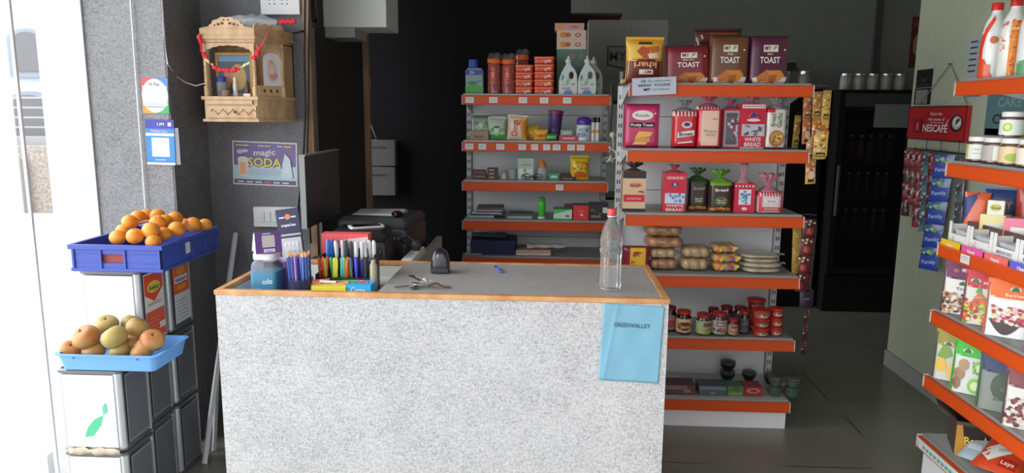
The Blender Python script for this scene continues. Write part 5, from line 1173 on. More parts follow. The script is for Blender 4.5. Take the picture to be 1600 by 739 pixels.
# ================================================================ G1 GOODS
KZ[0] = .60
def P1(name, kind, x0, x1, yt, i, d, base, decs, label, cat, Yf=4.40, **k): return P2(name, kind, x0, x1, yt, i, d, base, decs, label, cat, Yf=Yf, rack=G1, **k)
s = B(); cx, w_, h_ = meas(727, 755, 92, 4.42, G1(0))
t = thing('refill_pouch', 'white and green pouch with blue cap at the left end of the back rack top', 'pouch', (cx, 4.45, G1(0)))
q = B(); S = surf('gusset', w_, h_*.72, .06); 
q.rrect([(w_/2, .03, 0), (w_/2, .03, h_*.6), (w_/2*.8, .018, h_*.74)], M('7f8a8a', .35), rad=.2); q.dec(lambda u, v: (u, -.0302, v), w_, h_*.7, [('r', -.5, .5, 0, .3, '3f8a3a'), ('p', [(-.5, .3), (0, .42), (.5, .3), (.5, .28), (-.5, .28)], '3f8a3a'), ('e', -.1, .45, .3, .08, '3a6a4a'), ('e', .2, .5, .2, .06, '4a7a90'), ('r', -.5, .5, .78, .98, '24408a'), ('t', 'Dr', -.1, .88, .12, 'c0c8d8')]); q.ob('pouch_body', t)
B().lathe([(.025, h_*.742), (.028, h_*.76), (.026, h_*.98), (.015, h_)], M('1f3f98', .35), 18, -.008, 0).ob('cap', t)
def snackjar(x0, x1, yt, Yc, label):
    cx, w_, h_ = meas(x0, x1, yt, Yc, G1(0)); r = w_/2
    t = thing('snack_jar', label, 'jar', (cx, Yc, G1(0)))
    q = B(); q.lathe([(r*.9, 0), (r, .004), (r, h_*.8), (r*.85, h_*.86)], M('8a4a44', .2, alpha=.92), 20); q.dec(surf('cyl', 2*r, h_, 0), 2*r, h_, [('r', -.3, .1, .3, .75, 'b0442c'), ('t', 'mix', -.1, .55, .1, 'd0a090', PI/2, .3), ('n', -.6, .6, .05, .7, 24, .12, ['7a3c3c', 'a0605c', '5a4040'])]); q.ob('jar_body', t)
    B().lathe([(r*.95, h_*.865), (r*1.02, h_*.87), (r*1.02, h_*.97), (r*.9, h_)], M('c05a20', .4), 20).ob('lid', t)
    q = B(); rn = random.Random(4); R = [[(r*k*(1.1+.2*math.sin(i*2.3))*math.cos(2*PI*i/14), r*k*(1.1+.2*math.sin(i*2.3))*math.sin(2*PI*i/14), z+.008*math.sin(i*1.7)) for i in range(14)] for k, z in ((1.02, h_*1.001), (.9, h_+.02), (.5, h_+.032))]
    q.rings(R, M('6a6464', .2, alpha=.35), cap=False); q.ob('plastic_wrap', t)
snackjar(762, 783, 92, 4.43, 'left orange-lidded snack jar in loose plastic on the back rack top')
snackjar(784, 805, 93, 4.43, 'right orange-lidded snack jar in loose plastic on the back rack top')
snackjar(806, 826, 86, 4.60, 'further orange-lidded snack jar behind the red container stack')
def boxes(x0, x1, yt, n, label, Yf=4.40):
    cx, w_, H_ = meas(x0, x1, yt, Yf, G1(0)); h = H_/n-.0005
    for k in range(n):
        q = B(); q.rrect([(w_/2*.92, .045, 0), (w_/2, .05, .004), (w_/2, .05, h*.7)], M('a02c20', .35), rad=.15)
        q.dec(lambda u, v: (u, -.0502, v), w_, h, [('r', -.38, .38, .14, .58, 'b84a3c'), ('r', -.1, .35, .3, .5, 'c09088')]+[('n', -.4, .4, .1, .6, 6, .06, ['c0a8a0', 'b03828'])])
        o = T(q.ob('snack_container', None, (cx, Yf+.052, G1(0)+k*(h+.0005))), label % ['lowest', 'second from the bottom', 'third from the bottom', 'fourth from the bottom', 'topmost'][k if k < n-1 else 4], 'container')
        q = B(); q.rrect([(w_/2*1.01, .051, h*.705), (w_/2*1.02, .0515, h*.75), (w_/2*1.02, .0515, h*.95), (w_/2*.97, .048, h)], M('c05c24', .3), rad=.15); q.ob('lid', o)
boxes(805, 833, 101, 4, 'red snack container with orange lid in the shorter stack, %s'); boxes(835, 866, 88, 5, 'red snack container with orange lid in the taller stack, %s')
def detergent(x0, x1, yt, Yc, label, first=[]):
    cx, w_, h_ = meas(x0, x1, yt, Yc, G1(0))
    if first: return dup(first[0], (cx, Yc, G1(0)), label=label)
    t = thing('detergent_bottle', label, 'bottle', (cx, Yc, G1(0)))
    hb = h_*.82; W = w_; m = M('a4aaa4', .35)
    out = [(-.46, 0), (.46, 0), (.5, .04), (.5, .45), (.47, .62), (.36, .78), (.18, .90), (.13, .93), (.13, 1), (-.13, 1), (-.13, .93), (-.20, .88), (-.36, .70), (-.47, .5), (-.5, .4), (-.5, .04)]
    hole = [(.17+.13*math.cos(a), .60+.115*math.sin(a)) for a in [2*PI*i/16 for i in range(16)]]
    s = B(0); bm = s.bm; D_ = .058
    for sg in (-1, 1):
        vo = [s.v((x*W, sg*D_/2, z*hb)) for x, z in out]; vh = [s.v((x*W, sg*D_/2, z*hb)) for x, z in hole]
        es = [bm.edges.new((vs[i], vs[(i+1) % len(vs)])) for vs in (vo, vh) for i in range(len(vs))]
        r = bmesh.ops.triangle_fill(bm, use_beauty=True, use_dissolve=False, edges=es)
        for f in r['geom']:
            if isinstance(f, bmesh.types.BMFace): f.material_index = s.mi(m)
        if sg == -1: a0, b0 = vo, vh
    for A_, B_ in ((a0, vo), (b0, vh)):
        for i in range(len(A_)): s.f([A_[i], A_[(i+1) % len(A_)], B_[(i+1) % len(A_)], B_[i]], m)
    s.ob('bottle_body', t, bevel=.006)
    s = B(0); s.dec(lambda u, v: (u, -D_/2-.0005, v), W, hb, [('e', -.30, .54, .07, .08, '4a7a9a'), ('r', -.12, .02, .3, .44, '6a9a60'), ('t', 'wash', -.1, .2, .10, 'a86a90', 0, .45), ('e', .0, .06, .24, .08, '3a7aa0'), ('r', .18, .34, .3, .34, '4a7a9a'), ('n', -.4, .05, .28, .5, 8, .05, ['6a9a60', '4a90a0'])]); s.ob('label', t)
    B().lathe([(.017, hb*1.0), (.018, hb*1.005), (.018, hb*1.10), (.008, hb*1.12), (.006, h_*.985), (.002, h_)], M('a8aca8', .4), 16).ob('spout_cap', t)
    first.append(t); return t
detergent(874, 903, 87, 4.43, 'left white detergent bottle with handle on the back rack top'); detergent(904, 932, 87, 4.43, 'right white detergent bottle with handle on the back rack top'); detergent(916, 940, 88, 4.52, 'white detergent bottle mostly hidden behind the right one')
KZ[0] = .5
z = G1(0)
for k, (x0, x1, y1, y0, c, lb) in enumerate(((870, 916, 141, 96, '4c5c50', 'greenish carton at the bottom of the box tower behind the detergents'), (870, 916, 96, 77, '3c5a50', 'dark teal flat carton in the box tower'), (870, 916, 76, 62, 'a08c80', 'lower pale biscuit carton with orange cookies in the box tower'), (870, 916, 61, 47, 'a08c80', 'upper pale biscuit carton with orange cookies in the box tower'), (867, 913, 46, 36, '98766e', 'pinkish flat carton topping the box tower'))):
    a = onY(x0, y1, 4.56); b = onY(x1, y0, 4.56); h = b.z-z-.0006 if k else b.z-z
    dec = [('r', -.5, .5, 0, 1, c)]+([('e', -.28, .5, .12, .3, 'a8662c'), ('e', -.12, .5, .1, .25, '8a4c20'), ('e', .22, .5, .1, .22, '7c3034'), ('e', .22, .5, .06, .12, c)] if k in (2, 3) else [('r', -.45, -.2, .15, .85, 'a8703c'), ('t', 'cookies', .15, .5, .3, '7c3a50', 0, .3)] if k == 4 else [('n', -.4, .4, .2, .8, 8, .06, ['7a5a50', '48584c', '8a4a50'])])
    w_ = b.x-a.x; s = B(0); s.box(-w_/2, w_/2, 0, .13, 0, h, M(c, .6)); s.dec(lambda u, v: (u, 0, v), w_, h, dec); T(s.ob('biscuit_carton', None, ((a.x+b.x)/2, 4.56, z)), lb, 'carton'); z += h+.0006
# big cartons on the storage rack
a = onY(918, 140, 5.05); b = onY(1046, 30, 5.05); w_ = b.x-a.x; zt = b.z; s = B(0); h_ = zt-1.681
s.box(-w_/2, w_/2, 0, .24, 0, h_, M('605e5b', .7)); s.dec(lambda u, v: (u, 0, v), w_, h_, [('r', .03, .034, .0, 1, '3a3a3a'), ('p', [(-.26, .68), (.3, .68), (.3, .44), (.0, .38), (-.26, .44)], '18181a'), ('p', [(-.24, .665), (.28, .665), (.28, .455), (.0, .40), (-.24, .455)], '565452'), ('t', 'MY', -.12, .555, .11, '141416', 0, .22), ('t', 'WAY', .14, .56, .10, '141416', 0, .2), ('r', -.2, .1, .28, .285, '3c3c3e')])
T(s.ob('big_carton', None, ((a.x+b.x)/2, 5.09, 1.681)), 'big grey-white carton marked MY behind the toast packets', 'carton')
a = onY(846, 100, 4.60); b = onY(948, 20, 4.60)
a = onY(842, 100, 5.13); b = onY(962, 18, 5.13); w_ = b.x-a.x; s = B(0); s.box(-w_/2, w_/2, 0, .1, 0, b.z-1.681, M('2c1a14', .8)); s.box(-w_/2-.02, w_/2+.01, -.01, .12, b.z-1.681, b.z-1.665, M('3a3634', .8))
T(s.ob('brown_carton', None, (.22, 5.345, 1.681)), 'dark brown carton with flattened board on it, high behind the box tower', 'carton'); bpy.data.objects['brown_carton'].location.y = 5.335
KZ[0] = .48
# second shelf
P1('seed_pouch', 'pillow', 736, 766, 178, 1, .05, '7c867c', [('r', -.5, .5, .86, 1, '5a625a'), ('n', -.4, .4, .3, .7, 10, .14, ['3a7a34', '5a9a4c', 'a0a89c'])], 'white and green pouch at the left of the second back shelf', 'pouch', Yf=4.50, crimp=.008)
flatbox(734, 763, 4.40, .07, .055, G1(1), '74604c', [('t', 'farm', 0, .4, .3, '3c3028', 0, .5)], 'small kraft box in front of the green pouch', rack=1, name='kraft_box')
P1('seed_pouch', 'pillow', 762, 790, 183, 1, .05, '8a9288', [('r', -.5, .5, 0, .25, '3f7a3c'), ('n', -.4, .4, .2, .5, 10, .14, ['3a7a34', '5a9a4c', 'a0a89c']), ('e', 0, .6, .2, .05, '3a4a40')], 'grey-white pouch with green foot beside the kraft box', 'pouch', Yf=4.41, crimp=.008)
P1('noodle_pouch', 'pillow', 791, 823, 180, 1, .06, 'b0a08c', [('p', [(.0, 1), (.5, 1), (.5, .1), (.3, .1)], 'b5762c'), ('t', 'Chings', -.12, .5, .26, '98322c', PI/2, .8), ('n', .2, .48, .1, .9, 8, .1, ['c09030', 'b06a28'])], 'cream and orange pouch with red sideways writing', 'pouch', Yf=4.40, crimp=.008, ry=.06)
P1('masala_packet', 'pillow', 820, 843, 196, 1, .05, 'b08a24', [('n', -.4, .4, .1, .9, 12, .12, ['c8a83c', '8a7a2c', 'b5602c'])], 'yellow packet leaning against the cream pouch', 'packet', Yf=4.46)
P1('masala_packet', 'pillow', 834, 857, 202, 1, .05, 'c0a028', [('r', -.4, .4, .3, .6, 'b5502c'), ('t', 'M', 0, .45, .2, '7a2c20')], 'yellow packet with red letter in front of the purple cup', 'packet', Yf=4.40)
P1('green_packet', 'pillow', 852, 872, 209, 1, .05, '2c6a34', [('r', -.4, .4, .3, .7, '5a9050')], 'small green packet at the foot of the purple cup', 'packet', Yf=4.385)
cx, w_, h_ = meas(855, 877, 172, 4.47, G1(1)); s = B(); s.lathe([(w_*.38, 0), (w_*.42, .004), (w_*.52, h_*.9)], M('38204c', .35), 22); s.dec(surf('cyl', w_*.9, h_, 0), w_*.9, h_, [('e', 0, .4, .3, .3, '30284a')]); o = T(s.ob('tall_tub', None, (cx, 4.50, G1(1)), ry=.06), 'dark purple tall tub with red rim leaning on the second back shelf', 'tub'); B().lathe([(w_*.53, h_*.9), (w_*.56, h_*.905), (w_*.56, h_*.98), (w_*.4, h_)], M('7a1a30', .4), 22).ob('lid', o)
flatbox(872, 902, 4.39, .08, .032, G1(1), '8a3040', [('r', -.3, .3, .3, .6, 'a88088')], 'flat reddish soap carton lying right of the purple tub', rack=1, name='soap_carton')
flatbox(874, 892, 4.42, .05, .03, G1(1)+.0325, '6a7a74', [('r', -.3, .3, .3, .6, '8a9a94')], 'small grey-green carton on top of the reddish soap carton', rack=1, name='soap_carton')
cx, w_, h_ = meas(901, 924, 182, 4.42, G1(1)); r = w_/2; s = B(); s.lathe([(r*.9, 0), (r, .004), (r, h_*.62), (r*.9, h_*.66)], M('98a0a4', .35), 20); s.dec(surf('cyl', 2*r, h_, 0), 2*r, h_, [('t', 'ICE', 0, .45, .12, '40506a', 0, .7), ('e', -.2, .25, .4, .1, '5a6a8a')]); o = T(s.ob('talc_bottle', None, (cx, 4.42, G1(1))), 'white bottle with big purple domed cap on the second back shelf', 'bottle'); B().lathe([(r*.98, h_*.665), (r, h_*.68), (r, h_*.85), (r*.75, h_*.96), (r*.3, h_)], M('3c2470', .35), 20).ob('cap', o)
for a_, b_, lb in ((924, 931, 'left one of two slim bottles with black caps'), (931, 938, 'right one of two slim bottles with black caps')):
    cx, w_, h_ = meas(a_, b_, 183, 4.41, G1(1)); r = w_/2*.96; s = B(); s.lathe([(r, 0), (r, h_*.78)], M('a09c98', .35), 14); s.dec(surf('cyl', 2*r, h_, 0), 2*r, h_, [('e', 0, .4, .7, .08, 'a07040')]); o = T(s.ob('slim_bottle', None, (cx, 4.41, G1(1))), lb, 'bottle'); B().lathe([(r*1.02, h_*.785), (r*1.02, h_)], M('0c0c0c', .35), 14).ob('cap', o)
# third shelf
KZ[0] = .40
flatbox(737, 760, 4.42, .07, .028, G1(2), '3c2422', [('r', -.4, .4, .4, .6, '6a5450')], 'dark maroon flat box at the left of the third back shelf', rack=1, name='soap_box')
flatbox(738, 758, 4.42, .07, .024, G1(2)+.0285, '3a2020', [('r', -.4, .4, .4, .6, '5c4844')], 'second dark maroon box stacked on the left one', rack=1, name='soap_box')
for k in range(3): flatbox(761, 777, 4.41, .06, .022, G1(2)+.0225*k, '34201f', [('r', -.3, .2, .3, .7, '7a6c68')], 'small dark box in the three-high stack, '+['bottom', 'middle', 'top'][k]+' one', rack=1, name='soap_box')
for a_, b_, y_, c, lb in ((783, 793, 268, '8a7c6c', 'small beige pot on the third back shelf'), (795, 808, 264, '5a7078', 'small blue-grey pot on the third back shelf')):
    cx, w_, h_ = meas(a_, b_, y_, 4.42, G1(2)); r = w_/2; s = B(); s.lathe([(r*.85, 0), (r, .003), (r, h_*.65)], M(c, .4), 16); o = T(s.ob('cream_pot', None, (cx, 4.42, G1(2))), lb, 'pot'); B().lathe([(r*.98, h_*.655), (r*1.03, h_*.67), (r*1.03, h_), (r*.7, h_+.002)], M('6a6c6c', .4), 16).ob('lid', o)
P1('tea_box', 'box', 809, 834, 247, 2, .06, '7a867a', [('r', -.42, .42, .1, .5, 'a0a8a0'), ('n', -.35, .35, .15, .45, 8, .1, ['4a5a4c', '98a090']), ('t', 'organic', 0, .7, .08, '4a6a4a', 0, .6)], 'pale green standing carton in the middle of the third back shelf', 'box', Yf=4.41)
cx, w_, h_ = meas(838, 856, 250, 4.46, G1(2)); r = w_/2; s = B(); s.lathe([(r, 0), (r, h_*.5), (r*.7, h_*.62)], M('8a9090', .1, alpha=.6), 18); o = T(s.ob('oil_bottle', None, (cx, 4.46, G1(2))), 'clear bottle with orange dropper cap on the third back shelf', 'bottle'); B().lathe([(r*.72, h_*.625), (r*.78, h_*.64), (r*.6, h_*.85), (r*.25, h_)], M('b0642c', .4), 16).ob('cap', o)
cx, w_, h_ = meas(813, 850, 272, 4.375, G1(2)); t = thing('eyeglasses', 'dark framed pair of spectacles lying folded on the third back shelf', 'glasses', (cx, 4.376, G1(2)+.004)); s = B()
for sx in (-1, 1): s.tube([(sx*w_*.25+w_*.20*math.cos(2*PI*i/16), 0, .018+.016*math.sin(2*PI*i/16)) for i in range(17)], .0025, M((.03, .02, .02), .3), 6)
s.tube([(-w_*.06, 0, .022), (w_*.06, 0, .022)], .0025, M((.03, .02, .02), .3), 6); s.ob('frame', t)
s = B(); 
for sx in (-1, 1): s.tube([(sx*w_*.45, .0, .022), (sx*w_*.46, .008, .020), (-sx*w_*.35, .012+.002*sx, .010)], .002, M((.03, .02, .02), .3), 6)
s.ob('temple', t)
flatbox(857, 873, 4.40, .07, .046, G1(2), '2c6048', [('r', -.3, .3, .3, .6, '7aa08a')], 'small green box right of the spectacles', rack=1, name='toothpaste_box')
flatbox(874, 899, 4.41, .08, .020, G1(2), '1c1c1e', [('r', -.3, .3, .3, .6, '5a5a5a')], 'flat black case on the third back shelf', rack=1, name='black_case'); flatbox(876, 896, 4.42, .07, .016, G1(2)+.0205, '28181c', [], 'smaller dark case on the flat black one', rack=1, name='black_case')
P1('chips_packet', 'pillow', 891, 922, 244, 2, .07, 'b39a1c', [('t', 'Soya', .02, .78, .09, '7a2020', .08, .5), ('n', -.35, .35, .4, .7, 10, .09, ['7a6a1c', 'c8b03c', '8a3020']), ('r', -.3, .35, .12, .3, 'a84424'), ('t', 'chips', .02, .35, .08, '4a3a18', 0, .4)], 'yellow chips packet standing at the right of the third back shelf', 'chips packet', Yf=4.40, crimp=.008)
# fourth shelf
KZ[0] = .30
z = G1(3)
for k, (x0, x1, h, c, rz) in enumerate(((733, 772, .012, '6a6c70', 0), (735, 790, .010, '28282a', .08), (737, 784, .008, '70747a', -.06), (745, 782, .008, '30302f', .1), (746, 786, .006, '6f7072', .04), (745, 786, .016, '33302e', .02))):
    flatbox(x0, x1, 4.42, .16, h, z, c, [], 'booklet in the untidy pile left on the fourth back shelf, %s from bottom' % ords[k], rack=1, rz=rz, name='booklet', cat='booklet'); z += h+.0006+(.012 if rz else 0)*0
flatbox(793, 832, 4.41, .15, .012, G1(3), '6c7070', [], 'pale notebook lying under the dark green one', rack=1, name='notebook', cat='notebook'); flatbox(795, 833, 4.42, .14, .014, G1(3)+.0125, '2c3a34', [], 'dark green notebook lying on the pale one', rack=1, name='notebook', cat='notebook')
cx, w_, h_ = meas(840, 853, 308, 4.42, G1(3)); r = w_/2; s = B(); s.lathe([(r*.8, 0), (r*.85, .003), (r*.7, h_*.15), (r*.95, h_*.35), (r, h_*.55), (r*.85, h_*.8)], M('2c7a28', .25), 18); o = T(s.ob('green_bottle', None, (cx, 4.42, G1(3))), 'slim bright green bottle standing alone on the fourth back shelf', 'bottle'); B().lathe([(r*.8, h_*.805), (r*.82, h_*.96), (r*.5, h_)], M('2c6a2c', .3), 16).ob('cap', o); B().lathe([(r*1.0, .001), (r*.95, h_*.10)], M('a0a4a0', .4), 16, cap=False).ob('foot_band', o)
P1('tea_carton', 'box', 865, 894, 327, 3, .11, '8a9288', [('p', [(-.5, .5), (.5, 1), (-.5, 1)], '2c7a40'), ('e', .25, .35, .12, .1, '5a2c20'), ('r', -.5, .5, 0, .12, '2c7a40')], 'white and green carton on the fourth back shelf', 'box', Yf=4.385, side='2c5a38')
P1('tea_carton', 'box', 882, 897, 320, 3, .06, '3c2420', [], 'small brown box behind the white and green carton', 'box', Yf=4.52)
P1('tea_carton', 'box', 896, 920, 321, 3, .12, '9c2420', [('e', 0, .6, .2, .12, 'a84438'), ('e', .05, .35, .1, .1, 'b89a94')], 'bright red carton on the fourth back shelf', 'box', Yf=4.38, side='3a2c28')
P1('tea_carton', 'box', 921, 951, 319, 3, .12, '1c1c1c', [('r', .2, .45, .45, .8, 'a0a2a2'), ('r', -.4, .1, .15, .3, '504c48'), ('n', -.4, .1, .4, .8, 6, .08, ['4a4644', '2c2a28'])], 'black carton with white sticker at the right end of the fourth back shelf', 'box', Yf=4.38)
# fifth
KZ[0] = .26
zb5 = G1(4)
flatbox(735, 806, 4.40, .24, .085, zb5, '0c1228', [], 'dark navy plastic basket at the left of the fifth back shelf', rack=1, name='navy_basket', cat='basket')
s = B(); rn = random.Random(9)
s.rings([[(-.11+.22*u+rn.uniform(-.003, .003), .03*math.cos(a), .018+.016*math.sin(a)+rn.uniform(-.004, .004)) for a in [2*PI*k/10 for k in range(10)]] for u in [i/10 for i in range(11)]], M('2a2c30', .4)); T(s.ob('cloth_bag', None, (meas(740, 790, 375, 4.5, zb5)[0], 4.50, zb5+.086)), 'dark crumpled bag lying on the navy basket', 'bag')
flatbox(807, 862, 4.40, .20, .030, zb5, '705c50', [('r', -.48, .48, .0, .3, '9a948c')], 'tan paper packet lying on the fifth back shelf', rack=1, name='paper_packet', cat='packet'); s = B(); s.rings([[(-.12+.24*u, .05*math.cos(a)+.02*u, .014+.013*math.sin(a)+.004*math.sin(u*17+a)) for a in [2*PI*k/10 for k in range(10)]] for u in [i/12 for i in range(13)]], M('9a9490', .3)); T(s.ob('plastic_packet', None, (meas(820, 888, 380, 4.45, zb5)[0], 4.46, zb5+.032)), 'crumpled pale plastic packet lying on the tan packet', 'packet')
flatbox(722, 752, 4.33, .05, .006, zb5+.004, '50504c', [], 'thin pale ruler-like strip at the left front of the fifth back shelf', rack=1, name='paper_strip', cat='strip')
# white net hanging between racks
s = B(); rn = random.Random(6); p = onY(957, 212, 4.25)
for k in range(5): s.tube([(p.x+rn.uniform(-.02, .02)*j/2+.0, p.y+rn.uniform(-.01, .01), p.z-.03*j) for j in range(6)], .004, M('7a7a74', .5), 5)
s.ball((p.x, p.y, p.z+.005), .018, M('7a7a74', .5), 8)
T(s.ob('plastic_string'), 'bundle of pale string hanging between the two racks', 'string')
s = B(); s.tube([onY(955, 130, 4.30), onY(957, 160, 4.31), onY(954, 190, 4.30), onY(956, 218, 4.26)], .006, M((.02, .02, .02), .5), 6); T(s.ob('black_strap'), 'black strap hanging between the two racks', 'strap')

# ================================================================ BACK ROOM
KZ[0] = .15
def fridge():
    x0, x1 = 2.25, 2.83; t = thing('display_fridge', 'black glass-door drinks fridge in the dark back area', 'fridge', ((x0+x1)/2, 6.2, 0)); W = x1-x0; m = M((.012, .012, .012), .8)
    s = B(0)
    s.box(-W/2, -W/2+.04, -.25, .30, 0, 1.79, m); s.box(W/2-.04, W/2, -.25, .30, 0, 1.79, m); s.box(-W/2+.04, W/2-.04, .26, .30, 0, 1.79, m); s.box(-W/2+.04, W/2-.04, -.25, .26, 0, .3, m); s.box(-W/2+.04, W/2-.04, -.25, .26, 1.74, 1.79, m); s.ob('cabinet', t)
    for z in (.62, .92, 1.22, 1.5): B(0).box(-W/2+.045, W/2-.045, -.2, .255, z, z+.012, M((.12, .12, .12), .4)).ob('shelf', t)
    rn = random.Random(1); 
    f = B(0); 
    for q in ((-W/2, -W/2+.05, .32, 1.78), (W/2-.05, W/2, .32, 1.78)): f.box(q[0], q[1], -.285, -.252, q[2], q[3], m)
    f.box(-W/2+.05, W/2-.05, -.285, -.252, .32, .38, m); f.box(-W/2+.05, W/2-.05, -.285, -.252, 1.63, 1.78, m); d = f.ob('door', t)
    B(0).box(-W/2+.051, W/2-.051, -.272, -.268, .381, 1.629, M((.01, .01, .01), .3, alpha=.5)).ob('glass', d)
    B(0).box(-.25, .27, -.2865, -.2855, 1.66, 1.76, M((.05, .05, .05), .4)).ob('header_sign', d)
    B(0).box(-W/2+.02, -W/2+.035, -.31, -.286, .8, 1.2, M((.1, .1, .1), .3)).ob('handle', d)
    B(0).box(-.02, .26, -.2885, -.287, 1.50, 1.68, M((.20, .21, .20), .6)).ob('paper_note', d)
    q = [('6a3a1c', 'orange'), ('4a1c1c', 'dark red'), ('2c3a20', 'green'), ('3c3c40', 'grey')]
    for zi, z in enumerate((.62, .92, 1.22)):
        for k in range(6):
            c, nm = q[(k*3+zi) % 4]; s = B(); s.lathe([(.026, 0), (.028, .004), (.028, .12), (.012, .17), (.012, .19)], M(c, .2, k=.5), 12)
            o = T(s.ob('drink_bottle', None, ((x0+x1)/2-.19+.075*k, 6.06, z+.0125)), '%s drink bottle in the fridge, %s from the left on the %s shelf' % (nm, ords[k], ['lowest', 'middle', 'upper'][zi]), 'bottle', 'drink bottles in the dark fridge')
            B().lathe([(.0135, .1905), (.0135, .205)], M('8a8a8a', .4, k=.3), 10).ob('cap', o)
fridge()
t = thing('back_cabinet', 'black cabinet against the rear wall left of the fridge', 'cabinet', (1.92, 6.3, 0)); m = M((.010, .010, .010), .8)
B(0).box(-.32, .28, -.22, .25, 0, 1.80, m).ob('body', t); B(0).box(-.315, -.022, -.238, -.2205, .02, 1.78, M((.011, .011, .011), .8)).ob('door', t); B(0).box(-.018, .275, -.238, -.2205, .02, 1.78, M((.011, .011, .011), .8)).ob('door', t)
def gj(x, y, z, r, h, lb, c='5c5c58'):
    s = B(); s.lathe([(r*.9, 0), (r, .005), (r, h*.72), (r*.85, h*.82)], M(c, .1, alpha=.5, k=.2), 16); s.lathe([(r*.8, .006), (r*.8, h*.45)], M('4c3c2c', .7, k=.2), 12)
    o = T(s.ob('glass_jar', None, (x, y, z)), lb, 'jar', 'glass jars on the fridge and cabinet'); B().lathe([(r*.88, h*.822), (r*.9, h*.83), (r*.9, h), (r*.5, h+.002)], M('7a7a7a', .25, .8, k=.15), 16).ob('lid', o)
for k in range(5): gj(2.33+.105*k, 6.05, 1.7905, .042, .125, 'glass jar with metal lid on top of the drinks fridge, %s from the left' % ords[k])
for k in range(3): gj(1.72+.16*k, 6.15, 1.8005, .05, .14, 'glass jar on top of the black cabinet, %s from the left' % ords[k])
s = B(0); s.box(-.17, .17, 0, .2, 0, .02, M((.03, .03, .03), .5)); s.box(-.16, .16, .01, .19, .02, .06, M((.02, .02, .02), .5)); T(s.ob('dark_tray', None, (1.80, 6.1, 1.945)), 'flat dark tray resting on the jars of the black cabinet', 'tray')
a = onY(1421, 106, 6.59); b = onY(1441, 26, 6.59); s = B(0); w_, h_ = b.x-a.x+.06, b.z-a.z; s.box(-w_/2, w_/2, 0, .012, 0, h_, M((.10, .02, .02), .5)); s.dec(lambda u, v: (u, 0, v), w_, h_, [('e', -.1, .45, .25, .2, (.3, .22, .14)), ('r', -.4, .4, .8, .9, (.2, .05, .04))]); T(s.ob('red_poster', None, ((a.x+b.x)/2+.02, 6.587, a.z)), 'narrow dark red poster on the rear wall beside the right corner', 'poster')

# ================================================================ RIGHT WALL
RW = Matrix.Rotation(-PI/2, 4, 'Z')     # things facing the aisle from the right wall
def wallflat(name, pts, decs, label, cat, base, th=.003, off=.0, X_=2.2):
    """pts: far-top, near-top, near-bottom in the photo"""
    a, b, c = [onX(px, py, X_-off) for px, py in pts]; w_ = a.y-b.y; h_ = b.z-c.z
    s = B(0); s.box(-w_/2, w_/2, -th, 0, 0, h_, M(base, .45)); s.dec(lambda u, v: (u, -th, v), w_, h_, decs)
    return T(s.ob(name, None, (X_-off-.001, (a.y+b.y)/2, c.z), rz=-PI/2), label, cat), w_, h_
KZ[0] = .62
o, w_, h_ = wallflat('coffee_sign', ((1427, 163), (1519, 165), (1510, 223)), [('r', -.5, .5, 0, .03, '1c0c0c'), ('r', -.5, .5, .97, 1, '1c0c0c'), ('r', -.5, -.49, 0, 1, '1c0c0c'), ('r', .49, .5, 0, 1, '1c0c0c'),
    ('t', 'Enjoy the', .02, .78, .085, 'd8b8b8', 0, .20), ('t', 'rich aroma of', .03, .62, .085, 'd8b8b8', 0, .28), ('r', -.08, .16, .515, .53, 'd8d0d0'), ('p', [(.2, .50), (.225, .62), (.235, .62), (.215, .50)], 'd8d0d0'), ('t', 'NESCAFÉ', .02, .36, .21, 'e0dada', 0, .42),
    ('e', .36, .52, .095, .24, '101012'), ('e', .37, .53, .075, .19, '8a8f94'), ('e', .375, .55, .06, .14, 'b8b4b0'), ('p', [(.35, .45), (.42, .6), (.40, .68), (.36, .6)], '3c2420'), ('r', -.36, -.22, .2, .6, '6a1418'), ('r', -.34, -.24, .24, .56, '98181e'), ('r', -.3, -.28, .3, .5, 'c09090')],
    'hanging red coffee sign with NESCAFÉ lettering on the right wall', 'sign', '98181e', th=.02, off=.004)
q = B(); a1 = onX(1485, 100, 2.19); a2 = onX(1437, 163, 2.185); a3 = onX(1511, 163, 2.185)
q.tube([a2, a1, a3], .003, M('6a6a50', .6), 6); T(q.ob('sign_cord'), 'cord from a nail holding the red coffee sign', 'cord'); T(B().tube([a1+Vector((.012, 0, 0)), a1-Vector((.012, 0, 0))], .004, M('5a5a58', .4, .6), 8).ob('nail'), 'nail at the top of the sign cord', 'nail')
wallflat('black_notice', ((1434, 114), (1459, 107), (1457, 136)), [('p', [(-.3, .6), (0, .3), (.3, .6), (0, .42)], '3c3c3c'), ('r', -.4, .4, .1, .16, '3a3a3c')], 'upper black notice on the right wall at the corner', 'notice', '0c0c0e')
wallflat('code_notice', ((1431, 137), (1456, 137), (1453, 163)), [('r', -.4, .34, .05, .9, '6a6f6c')], 'lower black notice with grey panel on the right wall at the corner', 'notice', '101012', off=.0005)
wallflat('printed_notice', ((1516, 60), (1534, 55), (1524, 122)), [('r', -.3, .35, .85-.14*k, .89-.14*k, '3c3f42') for k in range(6)], 'white printed list on the wall left of the juice bottles', 'notice', '8f9798')
wallflat('price_poster', ((1546, 140), (1625, 120), (1605, 215)), [('t', '20', -.30, .92, .16, '1c2c2e', 0, .2), ('t', 'CAKE', -.0, .60, .16, '6a8484', 0, .5), ('t', 'CH', -.18, .30, .17, '1c2c2e', 0, .3)], 'teal price poster on the wall under the top shelf', 'poster', '4a6468')
wallflat('white_notice', ((1509, 146), (1537, 142), (1534, 156)), [('r', -.4, .4, .4, .7, '50545a')], 'small white strip notice below the top shelf end', 'notice', '8c9494')
wallflat('navy_strip', ((1540, 205), (1610, 203), (1608, 214)), [], 'navy blue strip on the wall behind the white-lidded jars', 'strip', '1c2450')
